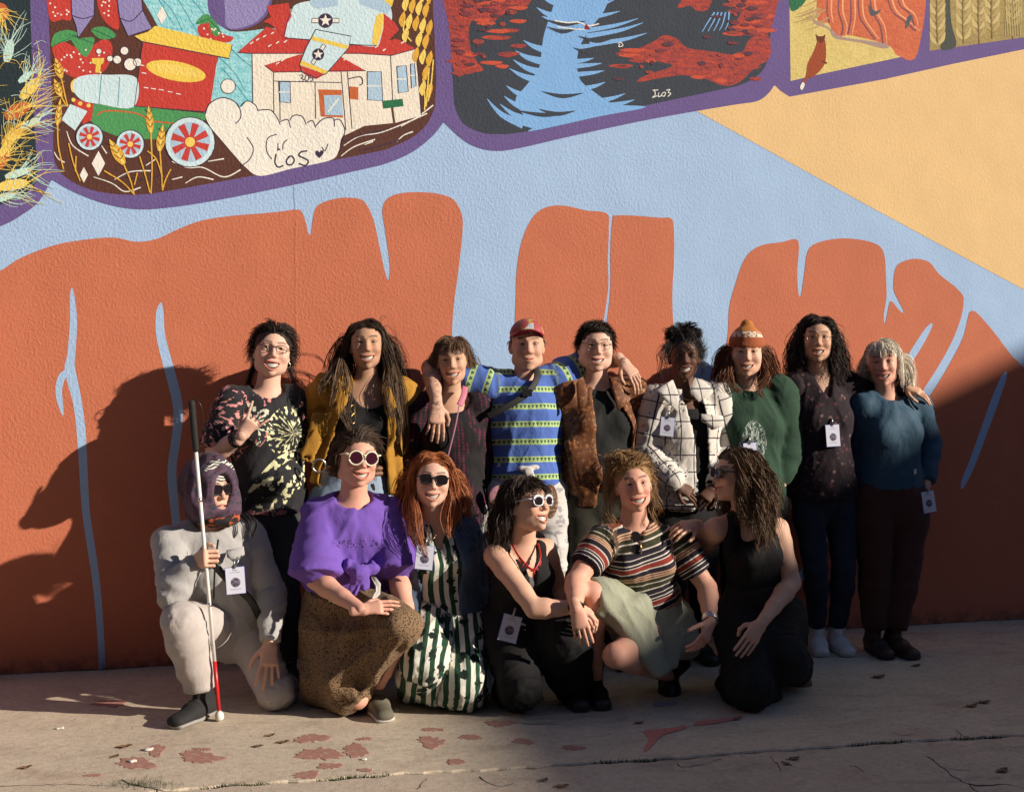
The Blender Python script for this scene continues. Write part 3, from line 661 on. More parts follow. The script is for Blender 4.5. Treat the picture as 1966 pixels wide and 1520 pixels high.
for k in range(14): x, y = RND.uniform(1522, 1560), RND.uniform(12, 60); m.line([(x, y), (x + 20, y - 6), (x + 34, y - 14)], 3, paint('B79A6B', 0.1), 5, (.4, 1))
FOX, FOXD = paint('9C4A2B', 0.12), paint('6E3523')
m.poly([(1572, 74), (1583, 76), (1586, 95), (1585, 118), (1578, 132), (1566, 144), (1556, 150), (1549, 140), (1551, 122), (1560, 104), (1566, 90)], FOX, 7)
m.poly([(1566, 66), (1571, 70), (1580, 70), (1585, 66), (1583, 78), (1576, 84), (1569, 78)], FOXD, 8, False); m.line([(1552, 140), (1548, 152), (1540, 160)], 7, FOX, 8, (1, .6)); m.poly([(1541, 158), (1545, 163), (1540, 173), (1536, 168)], WHT, 9)
m.line([(1578, 118), (1588, 122)], 3, FOXD, 8); m.build('painted_fox', p3_)
p4_ = Mural().poly([(1782, -600), (1785, 98), (1966, 72), (2500, -10), (2500, -600)], paint('A8935C', 0.15, 0.3, '8C7A4C'), 4, False).build('painted_picture')
m = Mural()
m.poly([(1812, -40), (1822, -40), (1826, 40), (1836, 88), (1806, 94), (1812, 60)], paint('4A4E48', 0.2), 5)
for cx, cy in ((1850, 60), (1880, 40), (1800, 70), (1905, 30), (1945, 20), (1990, 20), (2040, 10)):
    for k in range(9):
        y = cy - 14 * k + 30
        if y > 88: continue
        for s_ in (-1, 1): m.band([(cx, y), (cx + s_ * 9, y - 9), (cx + s_ * 15, y - 24)], [2, 8, 1], paint('C9B67C', 0.1) if k % 2 else paint('B49E66', 0.1), 6)
    m.line([(cx, 85 if cx < 1890 else 75), (cx - 2, 20), (cx + 3, -60)], 2.5, paint('7C6A42'), 7)
for k in range(10): x = 1930 + k * 3.2; m.line([(x, 70), (x + 2, 20), (x + 4, -40)], 1.4, paint('C9B67C', 0.1), 7)
m.build('painted_wheat', p4_)

def seam(u, parts):
    x = at(u, 700)[0]
    for (v0, v1, mt) in parts:
        z1 = at(u, v0)[2]; z0 = max(at(u, v1)[2], 0.0); N = max(3, int((z1 - z0) / 0.06)); mb = MB(); vs = []
        for i in range(N):
            z = z0 + (z1 - z0) * i / (N - 1); dx = 0.002 * sin(z * 21) + 0.0015 * sin(z * 9); h = 0.003 + 0.0012 * sin(z * 13)
            vs += [(x + dx - 0.008, -0.0013, z), (x + dx - 0.001, -0.0016 - h * .25, z), (x + dx + 0.006, -0.0013, z)]
        mb.add(vs, [f for i in range(N - 1) for f in ((3 * i, 3 * i + 1, 3 * i + 4, 3 * i + 3), (3 * i + 1, 3 * i + 2, 3 * i + 5, 3 * i + 4))])
        mb.build('wall_seam', mt, mural_wall, True)
seam(570, [(358, 403, BLUE), (404, 1300, ORNG)])
# ------------------------------------------------------------------ ground
def concrete(name, base=(0.54, 0.455, 0.345)):
    t = NT(name); o = t.obj(); c = np.array(base)
    big = t.noise(o, 0.9, 4, 0.6); med = t.noise(o, 7, 5, 0.65); fine = t.noise(o, 120, 3, 0.7)
    col = t.mix(t.step(big, 0.3, 0.7), tuple(c * 0.82), tuple(c * 1.12))
    col = t.mix(t.math('MULTIPLY', t.step(med, 0.42, 0.72), 0.55), col, tuple(c * np.array([0.62, 0.6, 0.62])))
    col = t.mix(t.math('MULTIPLY', t.step(fine, 0.35, 0.75), 0.6), col, tuple(np.clip(c * 1.45, 0, 1)))
    agg = t.noise(o, 34, 5, .75); col = t.mix(t.math('MULTIPLY', t.step(agg, .50, .68), .50), col, tuple(c * np.array([.52, .50, .50]))); col = t.mix(t.math('MULTIPLY', t.step(agg, .47, .34), .35), col, tuple(np.clip(c * 1.35, 0, 1)))
    spk = t.vor(o, 190); col = t.mix(t.math('MULTIPLY', t.math('LESS_THAN', spk, 0.16), 0.55), col, (0.07, 0.055, 0.045))
    st = t.noise(t.vmath('MULTIPLY', o, (1, 2.2, 1)), 2.4, 5, 0.7, 0.8)
    col = t.mix(t.math('MULTIPLY', t.step(st, 0.52, 0.70), 0.55), col, tuple(c * np.array([.5, .47, .47])))
    red = t.noise(t.vmath('ADD', o, (7, 3, 0)), 3.1, 4, 0.6)
    col = t.mix(t.math('MULTIPLY', t.step(red, 0.55, 0.75), 0.25), col, (0.33, 0.14, 0.10))
    b = t.bump(fine, 0.35, 0.004, t.bump(med, 0.3, 0.012))
    return t.out(col, 0.85, b, 0.3)
CONC, CONC2 = concrete('concrete'), concrete('concrete_front', (0.49, 0.41, 0.315))
mb = MB(); mb.add([(-900, -900, -0.13), (900, -900, -0.13), (900, 900, -0.13), (-900, 900, -0.13)], [(0, 1, 2, 3)])
tag(mb.build('ground', plain('dirt', (0.16, 0.13, 0.10), 0.95, 0, 0.3, 3, 0.5, 60)), kind='structure')
pave = empty('pavement', (0, -1, 0)); tag(pave, kind='structure')
ja, jb = gnd(570, 1500), gnd(1966, 1410)
jd = (jb - ja) / (jb[0] - ja[0])
def jy(x, wig=True):
    y = ja[1] + jd[1] * (x - ja[0])
    return y + (0.010 * sin(x * 3.1) + 0.006 * sin(x * 9.7 + 1) + 0.003 * sin(x * 31) if wig else 0)
def slab(name, xs, front, back, mat):
    vs = []; N = len(xs)
    bev = 0.006
    for x in xs:
        f, b = front(x), back(x)
        vs += [(x, f, -0.125), (x, f, -bev), (x, f + bev, 0.0), (x, b - bev, 0.0), (x, b, -bev), (x, b, -0.125)]
    fs = [(6 * i + j, 6 * i + j + 1, 6 * i + j + 7, 6 * i + j + 6)[::-1] for i in range(N - 1) for j in range(5)]
    fs += [tuple(range(6)), tuple(range(6 * N - 6, 6 * N))[::-1]]
    o = mesh_obj(name, vs, fs, mat, pave, False); return o
def rng(a, b, st): return list(np.linspace(a, b, max(2, int((b - a) / st))))
for (x0, x1, st) in ((-9, -0.78 - 1.4, 0.5), (-2.17, 4.9, 0.035), (4.91, 16, 0.5)):
    slab('slab', rng(x0, x1, st), lambda x: jy(x) + 0.011 + 0.006 * sin(x * 57), lambda x: -0.004, CONC)
for (x0, x1, st) in ((-9, -2.17, 0.5), (-2.16, 4.9, 0.035), (4.91, 16, 0.5)):
    slab('slab', rng(x0, x1, st), lambda x: -4.6, lambda x: jy(x) - 0.011 - 0.006 * sin(x * 43 + 2), CONC2)
slab('slab', [-9, 16], lambda x: -30, lambda x: -4.615, CONC2)
xs_ = rng(-2.2, 4.9, .1); mesh_obj('joint_filler', [p for x in xs_ for p in ((x, jy(x, False) - .05, -.014), (x, jy(x, False) + .05, -.014))], [(2 * i, 2 * i + 2, 2 * i + 3, 2 * i + 1) for i in range(len(xs_) - 1)], plain('joint_soil', (.03, .026, .02), .95, 0, .3, 40), pave, False)
# red paint left on the concrete, chalk marks
_t = NT('old_red_paint'); _n = _t.noise(_t.obj(), 45, 4, .65); _c = _t.mix(_t.noise(_t.obj(), 14, 3), (.32, .155, .12), (.42, .21, .165)); PFL = _t.out(_t.mix(_t.step(_n, .55, .64), _c, (.40, .33, .26)), .85, _t.bump(_n, .3, .003), .3)
def blob(u, v, w, h, seed, n=30, rough=0.22):
    r = random.Random(seed); pts = []
    for i in range(n):
        a = 2 * pi * i / n; k = 1 + rough * (r.random() - .5) * 2 + .16 * sin(2 * a + seed) + .10 * sin(3 * a + 2.3 * seed)
        g = gnd(u + w / 2 * k * cos(a), v + h / 2 * k * sin(a)); pts.append((g[0], g[1]))
    return pts
def flat_patch(name, pts, z, t, mat):
    n = len(pts); c = np.mean(pts, 0); vs = [(*p, z) for p in pts] + [(*(c + (np.array(p) - c) * 0.93), z + t) for p in pts]
    return mesh_obj(name, vs, [tuple(range(n, 2 * n))] + [(i, (i + 1) % n, n + (i + 1) % n, n + i) for i in range(n)], mat, pave, False)
for i, (u, v, w, h) in enumerate([(600, 1417, 66, 16), (300, 1440, 40, 20), (260, 1464, 82, 20), (385, 1453, 82, 22), (390, 1438, 34, 6), (612, 1447, 84, 26), (632, 1470, 48, 12), (590, 1487, 54, 14), (683, 1440, 52, 26), (828, 1424, 52, 22), (903, 1415, 42, 10), (830, 1400, 40, 8), (960, 1388, 52, 13), (180, 1488, 36, 5), (875, 1462, 38, 10), (702, 1478, 34, 6), (1003, 1423, 42, 11), (1100, 1435, 38, 10), (210, 1350, 60, 16), (700, 1418, 28, 6), (1400, 1380, 30, 6)]):
    flat_patch('paint_flake', blob(u, v, w, h, i + 3), 0.0004, 0.0016, PFL)
CHALK = plain('red_chalk', (0.56, 0.20, 0.165), 0.9, 0, 0.25, 90); CHB = plain('blue_chalk', (0.30, 0.30, 0.36), 0.9, 0, 0.25, 90); CHG = plain('green_chalk', (0.36, 0.36, 0.24), 0.9, 0, 0.3, 60)
def gpoly(name, px, z, mat): 
    pts = [gnd(*p) for p in cr(px, True, 4)]; return mesh_obj(name, [(p[0], p[1], z) for p in pts], [tuple(range(len(pts)))], mat, pave, False)
gpoly('chalk_mark', [(1236, 1403), (1262, 1400), (1300, 1396), (1312, 1392), (1318, 1396), (1300, 1404), (1275, 1410), (1262, 1420), (1250, 1434), (1238, 1444), (1236, 1436), (1246, 1420), (1240, 1410)], 0.003, CHALK)
gpoly('chalk_mark', [(1330, 1392), (1345, 1384), (1385, 1380), (1420, 1374), (1424, 1378), (1390, 1386), (1345, 1392)], 0.003, CHALK)
gpoly('chalk_mark', [(1252, 1352), (1266, 1348), (1284, 1349), (1302, 1347), (1296, 1353), (1276, 1355), (1262, 1358)], 0.003, CHB)
gpoly('chalk_mark', [(1000, 1388), (1022, 1387), (1044, 1385), (1072, 1391), (1048, 1389), (1020, 1391)], 0.003, CHG)
# cracks: thin dark splits
CRK = plain('crack_dirt', (0.035, 0.03, 0.025), 0.95, 0, 0.3, 90)
def crack(px, w=0.006, seed=0):
    r = random.Random(seed); g = [gnd(*p)[:2] for p in px]; pts = []
    for a, b in zip(g[:-1], g[1:]):
        n = max(2, int(np.linalg.norm(b - a) / 0.025))
        for k in range(n): pts.append(a + (b - a) * k / n + np.array([r.uniform(-1, 1), r.uniform(-1, 1)]) * 0.006)
    pts.append(g[-1]); N = len(pts); L = []
    T = np.gradient(np.array(pts), axis=0)
    for i in range(N):
        t = T[i] / (np.linalg.norm(T[i]) + 1e-9); nn = np.array([-t[1], t[0]]); ww = w * (0.3 + 0.9 * r.random()) * (1 - 0.6 * i / N)
        L += [(*(pts[i] + nn * ww / 2), 0.0012), (*(pts[i] - nn * ww / 2), 0.0012)]
    mesh_obj('crack', L, [(2 * i, 2 * i + 1, 2 * i + 3, 2 * i + 2) for i in range(N - 1)], CRK, pave, False)
crack([(1782, 1452), (1805, 1470), (1830, 1490), (1858, 1505), (1880, 1520)], 0.009, 1); crack([(1858, 1505), (1890, 1508), (1930, 1504), (1966, 1512)], 0.012, 2); crack([(1805, 1470), (1840, 1478), (1865, 1478)], 0.005, 3)
crack([(1480, 1450), (1490, 1465), (1500, 1480)], 0.005, 4); crack([(1640, 1470), (1655, 1480), (1672, 1486)], 0.004, 5); crack([(1835, 1402), (1850, 1412), (1870, 1418), (1890, 1412)], 0.006, 6)
crack([(0, 1508), (60, 1507), (140, 1505), (225, 1508)], 0.006, 7); crack([(235, 1497), (260, 1507), (310, 1516), (340, 1524)], 0.012, 8); crack([(1300, 1465), (1310, 1472), (1345, 1468), (1385, 1455)], 0.006, 9); crack([(920, 1490), (930, 1500), (960, 1510), (985, 1503)], 0.006, 10)
crack([(1710, 1405), (1725, 1412), (1760, 1410)], 0.006, 11); crack([(800, 1515), (815, 1500), (820, 1494)], 0.005, 12)
r_ = random.Random(8); vs, xs_ = [], rng(-2.2, 5.2, .03)
for i, x in enumerate(xs_):
    w_ = .004 + .014 * max(0, sin(x * 2.3) * sin(x * 5.1 + 1)) * r_.uniform(.5, 1.2) + r_.uniform(0, .004); vs += [(x, -.0042, .0016), (x, -.0042 - w_, .0014)]
mesh_obj('crack', vs, [(2 * i, 2 * i + 1, 2 * i + 3, 2 * i + 2) for i in range(len(xs_) - 1)], CRK, pave, False)
# moss in the joint, grit on the slab, dirt along the wall's foot
rs = np.random.RandomState(3); vs, fs = [], []
def blade(x, y, h, w):
    a = rs.rand() * 6.28; n = len(vs); lx, ly = cos(a), sin(a); b = rs.randn(2) * h * .5
    vs.extend([(x - lx * w, y - ly * w, -0.01), (x + lx * w, y + ly * w, -0.01), (x + b[0], y + b[1], h)]); fs.append((n, n + 1, n + 2))
for k in range(2600):
    x = rs.uniform(-0.9, 3.6); d = sin(x * 5.1) + sin(x * 12.7 + 1.0)
    if d < 0.1 + rs.rand(): continue
    blade(x, jy(x) + rs.randn() * 0.006, rs.uniform(0.003, 0.016), 0.0022)
for k in range(240): g = gnd(rs.normal(270, 30), rs.normal(1506, 5)); blade(g[0], g[1], rs.uniform(0.006, 0.02), 0.002)
tag(mesh_obj('moss', vs, fs, plain('moss', (0.055, 0.07, 0.02), 0.9, 0, 0.4, 50), None, False), 'thin moss and grass growing in the joint of the concrete slabs', 'moss', kind='stuff')
vs, fs = [], []
def grit(x, y, s):
    n = len(vs); q = rs.uniform(.5, 1.2, 4) * s; a = rs.rand() * 6.28
    for k in range(4): vs.append((x + q[k] * cos(a + k * 1.57), y + q[k] * sin(a + k * 1.57), 0.0005))
    vs.append((x + rs.randn() * s * .2, y + rs.randn() * s * .2, s * .7)); fs.extend([(n, n + 1, n + 4), (n + 1, n + 2, n + 4), (n + 2, n + 3, n + 4), (n + 3, n, n + 4)])
for k in range(420): grit(rs.uniform(-1.2, 4.6), rs.uniform(-2.2, -0.02), rs.uniform(.002, .0055))
for k in range(420): grit(rs.uniform(-1.2, 4.6), -abs(rs.normal(0.008, 0.014)), rs.uniform(.003, .010))
tag(mesh_obj('grit', vs, fs, plain('grit', (0.30, 0.25, 0.20), 0.9, 0, 0.6, 80), None, False), 'small stones and crumbs of plaster scattered on the concrete', 'grit', kind='stuff')
# fallen plaster crumbs, white
PLA = plain('plaster_crumb', (0.62, 0.58, 0.52), 0.85, 0, 0.2, 60, 0.5, 120)
# ------------------------------------------------------------------ neighbouring building whose roof edge shades the right
eE = nrm(V(-0.01, 1.0, 0)); SH_B = at(1850, 728); SH_B = V(SH_B[0] - SH_B[2] / (TO_SUN[2] / (TO_SUN[0] + 0.01 * TO_SUN[1])), 0, 0)
Q0 = SH_B + TO_SUN * (8.6 / TO_SUN[2]); out_ = nrm(V(1.0, 0.01, 0))
bld = empty('neighbouring_building', (Q0[0] + 4, Q0[1], -0.12), 'plain brick building across the lot whose roof edge shades the right', 'building')
mb = MB(); A_, B_ = Q0 + eE * -26, Q0 + eE * 13
def bldbox(o0, d0, z0, z1):
    a, b = A_ + out_ * o0, B_ + out_ * o0; c, d = B_ + out_ * d0, A_ + out_ * d0
    vs = [(*p[:2], z) for z in (z0, z1) for p in (a, b, c, d)]
    return vs, [(3, 2, 1, 0), (4, 5, 6, 7)] + [(i, (i + 1) % 4, 4 + (i + 1) % 4, 4 + i) for i in range(4)]
BRK = NT('brick'); bt = BRK.n('ShaderNodeTexBrick'); bt.inputs['Scale'].default_value = 4
bt.inputs['Color1'].default_value = (0.28, 0.13, 0.09, 1); bt.inputs['Color2'].default_value = (0.33, 0.17, 0.11, 1); bt.inputs['Mortar'].default_value = (0.35, 0.32, 0.28, 1)
BRK.lk(BRK.comb(BRK.sep(BRK.obj())[1], BRK.sep(BRK.obj())[2], 0.0), bt.inputs['Vector']); BRK = BRK.out(bt.outputs['Color'], 0.85)
mb.add(*bldbox(0.02, 9, -0.12, 8.4)); mb.build('wall', BRK, bld)
mb = MB(); mb.add(*bldbox(0.0, 9.05, 8.403, 8.6)); mb.build('roof', plain('roof', (.25, .24, .23), .9), bld)

# unseen brick row and left wing, added to cut fill from the low sky
opp = empty('added_sky_blocker_row', (0, -12, -.12), 'added unseen brick row building that blocks low sky light facing the mural', 'building')
mb = MB(); mb.box((-7, -16, 4.9), (34, 8, 10.1)); mb.build('wall', BRK, opp)
mb = MB(); mb.box((-7, -16, 10.08), (34.4, 8.4, .25)); mb.build('roof', plain('row_roof', (.2, .19, .18), .9), opp)
WFR_ = plain('window_frame', (.5, .48, .45), .6); WGL_ = plain('window_glass', (.03, .035, .04), .08)
for i in range(9):
    for z in (1.7, 5.6):
        w_ = MB(); w_.box((-22 + i * 3.6, -11.97, z), (1.3, .10, 1.9)); wo_ = w_.build('window', WFR_, opp); w_ = MB(); w_.box((-22 + i * 3.6, -11.93, z), (1.1, .06, 1.7)); w_.build('pane', WGL_, wo_)
wing = empty('added_sky_blocker_wing', (-13, -8, -.12), 'added unseen brick wing that blocks low sky light at the left', 'building')  # unseen wing put in to block the low sky on this side
mb = MB(); mb.box((-15, -7.6, 4.0), (6, 15, 8.2)); mb.build('wall', BRK, wing); mb = MB(); mb.box((-15, -7.6, 8.23), (6.3, 15.3, .25)); mb.build('roof', plain('wing_roof', (.2, .19, .18), .9), wing)
# ------------------------------------------------------------------ people: materials
def skin_mat(name, col, lip=None, brow=(0.03, 0.02, 0.015), blush=0.25, tattoo=False):
    t = NT(name); c = np.array(col); o = t.obj()
    n = t.noise(o, 45, 3, 0.6); base = t.mix(n, tuple(c * 0.93), tuple(np.clip(c * 1.07, 0, 1)))
    mk = t.n('ShaderNodeSeparateColor'); t.lk(t.attr('mk', 'Color'), mk.inputs[0])
    lip = lip or tuple(c * np.array([0.80, 0.34, 0.34]))
    red = tuple(np.clip(c * np.array([1.0, 0.72, 0.68]), 0, 1))
    base = t.mix(t.math('MULTIPLY', t.step(t.noise(o, 18, 2), 0.3, 0.8), blush), base, red)
    base = t.mix(mk.outputs[0], base, lip)
    base = t.mix(mk.outputs[1], base, brow)
    base = t.mix(mk.outputs[2], base, (0.045, 0.012, 0.012))
    if tattoo:
        w = t.vor(o, 55, 'DISTANCE_TO_EDGE'); q = t.noise(o, 30, 3, 0.6)
        tk = t.math('MULTIPLY', t.step(w, 0.10, 0.03), t.step(q, 0.42, 0.55)); tk = t.math('MULTIPLY', tk, t.attr('tat', 'Fac'))
        base = t.mix(t.math('MULTIPLY', tk, 0.75), base, (0.07, 0.075, 0.08))
    b = t.bump(t.noise(o, 420, 2, 0.6), 0.12, 0.002)
    m = t.out(base, 0.58, b, 0.3)
    t.b.inputs['Subsurface Weight'].default_value = 0.12; t.b.inputs['Subsurface Radius'].default_value = (0.012, 0.005, 0.003); t.b.inputs['Subsurface Scale'].default_value = 0.6
    return m
def hair_mat(name, a, b, rough=0.58):
    a, b = np.array(a), np.array(b); a, b = tuple(a + (b - a) * .18), tuple(a + (b - a) * .80)
    t = NT(name); h = t.attr('hv', 'Fac'); n = t.noise(t.obj(), 30, 3)
    col = t.mix(t.math('MULTIPLY', h, 1.0), a, b); col = t.mix(t.math('MULTIPLY', n, 0.5), col, a)
    return t.out(col, rough, None, 0.25)
def cloth(name, col, rough=0.85, var=0.10, weave=260, bump=0.18, pat=None, sheen=0.04, crease=.09):
    """woven cloth; pat(t, pc, base) may return the patterned colour; pc runs along the cloth"""
    t = NT(name); pc = t.attr('pc'); c = np.array(col)
    n = t.noise(pc, 14, 4, 0.6); base = t.mix(n, tuple(c * (1 - var)), tuple(np.clip(c * (1 + var), 0, 1)))
    if pat: base = pat(t, pc, base)
    nn = t.bump(t.noise(pc, weave, 2, 0.7), bump, 0.003, t.bump(t.noise(t.vmath('MULTIPLY', pc, (2.0, 2.0, .9)), 17, 3, 0.5, 0.7), 0.16, 0.012))
    cr_ = t.step(t.math('ABSOLUTE', t.math('SUBTRACT', t.noise(t.vmath('MULTIPLY', t.vmath('ADD', pc, (3.1, 1.7, 0.4)), (1.5, 1.5, .8)), 7.5, 2, .45, 1.1), .5)), 0.0, .05); nn = t.bump(cr_, crease, .012, nn)
    m = t.out(base, rough, nn, 0.25); t.b.inputs['Sheen Weight'].default_value = sheen; return m
def leather(name, col, rough=0.5): return plain(name, col, rough, 0, 0.2, 30, 0.3, 140)
M_EYE = None
def _eye():
    t = NT('eye'); p = t.attr('pc'); s_ = t.sep(p); r = t.math('SQRT', t.math('ADD', t.math('MULTIPLY', s_[0], s_[0]), t.math('MULTIPLY', s_[2], s_[2])))
    fr = t.math('LESS_THAN', s_[1], 0.0); col = t.mix(t.math('MULTIPLY', t.math('LESS_THAN', r, 0.62), fr), (0.45, 0.40, 0.37), (0.06, 0.035, 0.02))
    col = t.mix(t.math('MULTIPLY', t.math('LESS_THAN', r, 0.24), fr), col, (0.004, 0.004, 0.004)); return t.out(col, 0.12, None, 0.6)
M_EYE = _eye()
M_TEETH = plain('teeth', (0.50, 0.455, 0.385), 0.4, 0, 0.08)
M_BLACK = plain('black_plastic', (0.012, 0.012, 0.013), 0.3); M_LENS = plain('dark_lens', (0.015, 0.010, 0.012), 0.06, 0, 0.02, spec=0.8)
M_SILVER = plain('silver', (0.75, 0.74, 0.72), 0.25, 1.0); M_GOLD = plain('gold', (0.75, 0.5, 0.18), 0.28, 1.0)

# ------------------------------------------------------------------ people: head
def rotm(yaw=0, pitch=0, roll=0):
    """yaw > 0 turns the face to the picture's right, pitch > 0 lifts the chin, roll > 0 tilts the crown to the right"""
    return np.array(Matrix.Rotation(radians(yaw), 3, 'Z') @ Matrix.Rotation(radians(pitch), 3, 'X').inverted() @ Matrix.Rotation(radians(roll), 3, 'Y'))
def make_head(P):
    """verts, quads, mask in head-local metres; face looks to -Y"""
    g = P.get; fw = g('fw', 1.0); jaw = g('jaw', 1.0); sm = g('smile', 0.8); op = g('open', 0.006); ns = .92 * g('nose', 1.0); eo = g('eye', .6)
    S = []
    S += [(ell((0, .016, .034), (.0745, .093, .080)), .01), (ell((0, -.012, .018), (.068, .078, .072)), .02), (ell((0, -.022, -.028), (.067 * fw, .066, .078)), .025),
          (ell((0, -.034, -.076), (.046 * fw * jaw, .047, .034)), .025), (ell((0, -.070, -.099), (.019 * jaw, .016, .015)), .018)]
    for s in (-1, 1):
        S += [(ell((s * .050 * fw * jaw, .000, -.066), (.017, .03, .024)), .025),
              (ell((s * .038 * fw, -.066, -.030 + .006 * sm), (.022, .017, .020)), .018),
              (ecap((s * .012, -.083, .027), (s * .046, -.070, .030), .008, .006), .014),
              (ell((s * .0770, .016, -.006), (.009, .021, .032), rotm(s * -18)), .006), (ell((s * .0735, .010, -.028), (.008, .010, .012)), .006)]
    F = field_of(S, P.get('res', 0.0037), extra=0.022)
    for s in (-1, 1):
        F.cut(ell((s * .031, -.097, .010), (.020, .020, .0135)), .016)
        F.cut(ell((s * .0845, .014, -.002), (.005, .012, .020)), .004)
    for s in (-1, 1):
        F.add(ell((s * .031, -.0730, .0190 + .0016 * eo), (.0175, .0115, .0070)), .005); F.add(ell((s * .031, -.0735, .0005 + .003 * (1 - eo)), (.0170, .0115, .0075)), .006)
        F.add(ell((s * .031, -.070, -.009), (.016, .010, .005)), .008)
    F.add(ecap((0, -.082, .022), (0, -.104, -.020), .0075 * ns, .0100 * ns), .014); F.add(ell((0, -.106, -.023), (.0115 * ns, .0105, .0095)), .008)
    for s in (-1, 1):
        F.add(ell((s * .0135 * ns, -.094, -.026), (.0085 * ns, .010, .0080)), .006); F.cut(ell((s * .0065, -.100, -.0345), (.0035, .005, .0035)), .003)
    # muzzle, mouth, lips
    mz = -.062; mw = (.0225 + .0105 * sm) * g('mouth', 1.0)
    F.add(ell((0, -.074, mz), (.030, .020, .024)), .016)
    def mouth(x, dz=0.0): t = x / mw; return V(x, -.0925 + .017 * t * t, mz + (.0135 * sm) * t * t + dz)
    xs = np.linspace(-mw, mw, 9)
    for a, b in zip(xs[:-1], xs[1:]):
        k = lambda x: max(0.0, 1 - (x / mw) ** 2)
        F.add(ecap(mouth(a, .0035 + op * .25 * k(a)), mouth(b, .0035 + op * .25 * k(b)), .0028 + .0022 * k(a), .0028 + .0022 * k(b)), .004)
        F.add(ecap(mouth(a, -.0045 - op * k(a)), mouth(b, -.0045 - op * k(b)), .0028 + .0035 * k(a), .0028 + .0035 * k(b)), .005)
    for a, b in zip(xs[:-1], xs[1:]):
        k = lambda x: max(0.03, 1 - (x / mw) ** 2)
        ha, hb = (.0012 + op * .72 * k(a)), (.0012 + op * .72 * k(b))
        off = V(0, .000, -op * .40)
        F.cut(ecap(mouth(a * .96) + off + V(0, -.004, 0), mouth(b * .96) + off + V(0, -.004, 0), (ha, .018), (hb, .018), lat=(0, 0, 1)), .002)
    # laugh lines
    for s in (-1, 1):
        F.cut(ecap((s * .021, -.103, -.030), (s * (mw + .009), -.088, mz + .012), .0065, .006), .007 * (0.3 + sm))
    v, q = F.mesh()
    mk = np.zeros((len(v), 4), np.float32); mk[:, 3] = 1
    d = np.full(len(v), 1.0); inn = np.zeros(len(v))
    for a, b in zip(xs[:-1], xs[1:]):
        for dz in (.0035 + op * .25, -.0045 - op):
            k = max(0, 1 - ((a + b) / 2 / mw) ** 2); p0, p1 = mouth(a, dz * (k if abs(dz) > .005 else 1)), mouth(b, dz * (k if abs(dz) > .005 else 1))
            tt = np.clip(((v - p0) @ (p1 - p0)) / np.dot(p1 - p0, p1 - p0), 0, 1); dd = np.linalg.norm(v - (p0 + tt[:, None] * (p1 - p0)), axis=1); d = np.minimum(d, dd - .0055 * (0.4 + .6 * k))
    mk[:, 0] = np.clip(1 - d / .0022, 0, 1) * g('lipk', 0.95)
    ym = -.0925 + .017 * (v[:, 0] / mw) ** 2
    zc_ = mz + .0135 * sm * (v[:, 0] / mw) ** 2 - op * .40; inside = (np.abs(v[:, 0]) < mw * .95) & (np.abs(v[:, 2] - zc_) < .0030 + op * .80 * np.clip(1 - (v[:, 0] / mw) ** 2, 0, 1)) & (v[:, 1] > ym + .0035) & (v[:, 1] < -.05)
    mk[inside, 2] = 1; mk[inside, 0] = 0
    # brows
    ax = np.abs(v[:, 0]); zb = .0345 + .004 * np.sin(np.clip((ax - .012) / .036, 0, 1) * 2.4)
    br = np.clip(1.6 - np.abs(v[:, 2] - zb) / .0036, 0, 1) * np.clip((ax - .009) / .004, 0, 1) * np.clip((.053 - ax) / .006, 0, 1) * (v[:, 1] < -.045)
    mk[:, 1] = br * g('browk', 0.8)
    ck = np.exp(-((ax - .040) / .018) ** 2 - ((v[:, 2] + .028) / .020) ** 2) * (v[:, 1] < -.03); ns_ = np.exp(-(v[:, 0] / .013) ** 2 - ((v[:, 2] + .020) / .014) ** 2) * (v[:, 1] < -.09); un = np.exp(-((ax - .030) / .015) ** 2 - ((v[:, 2] + .003) / .006) ** 2) * (v[:, 1] < -.05)
    mk[:, 0] = np.maximum(mk[:, 0], np.clip(.30 * ck + .30 * ns_ + .22 * un, 0, 1))
    # lash line, enlarged to paint the shade of the eye sockets into the skin
    e = np.hypot((ax - .031) / .0185, (v[:, 2] - .0098) / .0042); mk[:, 1] = np.maximum(mk[:, 1], np.clip(1.3 - e, 0, 1) * (v[:, 1] < -.055) * 0.9)
    return v, q, mk, (mw, mz, op, mouth)
def eyes_teeth(par, M, T, P, info):
    mw, mz, op, mouth = info
    for s in (-1, 1):
        n, mring = 10, 8; vs, fs = [], []
        for i in range(mring + 1):
            a = pi * i / mring
            for j in range(n): b = 2 * pi * j / n; vs.append((sin(a) * cos(b), -cos(a), sin(a) * sin(b)))
        fs = [(i * n + j, i * n + (j + 1) % n, (i + 1) * n + (j + 1) % n, (i + 1) * n + j) for i in range(mring) for j in range(n)]
        vs = np.array(vs); loc = vs * .0118 + np.array([s * .031, -.0705, .0095])
        mesh_obj('eye', loc @ M.T + T, fs, M_EYE, par, True, {'pc': vs})
    if op > 0.002:
        vs, fs = [], []; N = 12
        up = .0030; lowz = -(0.004 + min(op, .012) * .80)
        for i in range(N):
            x = mw * .90 * (2 * i / (N - 1) - 1); p = mouth(x); yy = p[1] + .0042 + .004 * (x / mw) ** 2
            zz = p[2] - op * .05
            vs += [(x, yy, zz + up), (x, yy - .0006, zz + lowz * (1 - .45 * (x / mw) ** 2))]
        fs = [(2 * i, 2 * i + 1, 2 * i + 3, 2 * i + 2) for i in range(N - 1)]
        mesh_obj('teeth', np.array(vs) @ M.T + T, fs, M_TEETH, par, True)

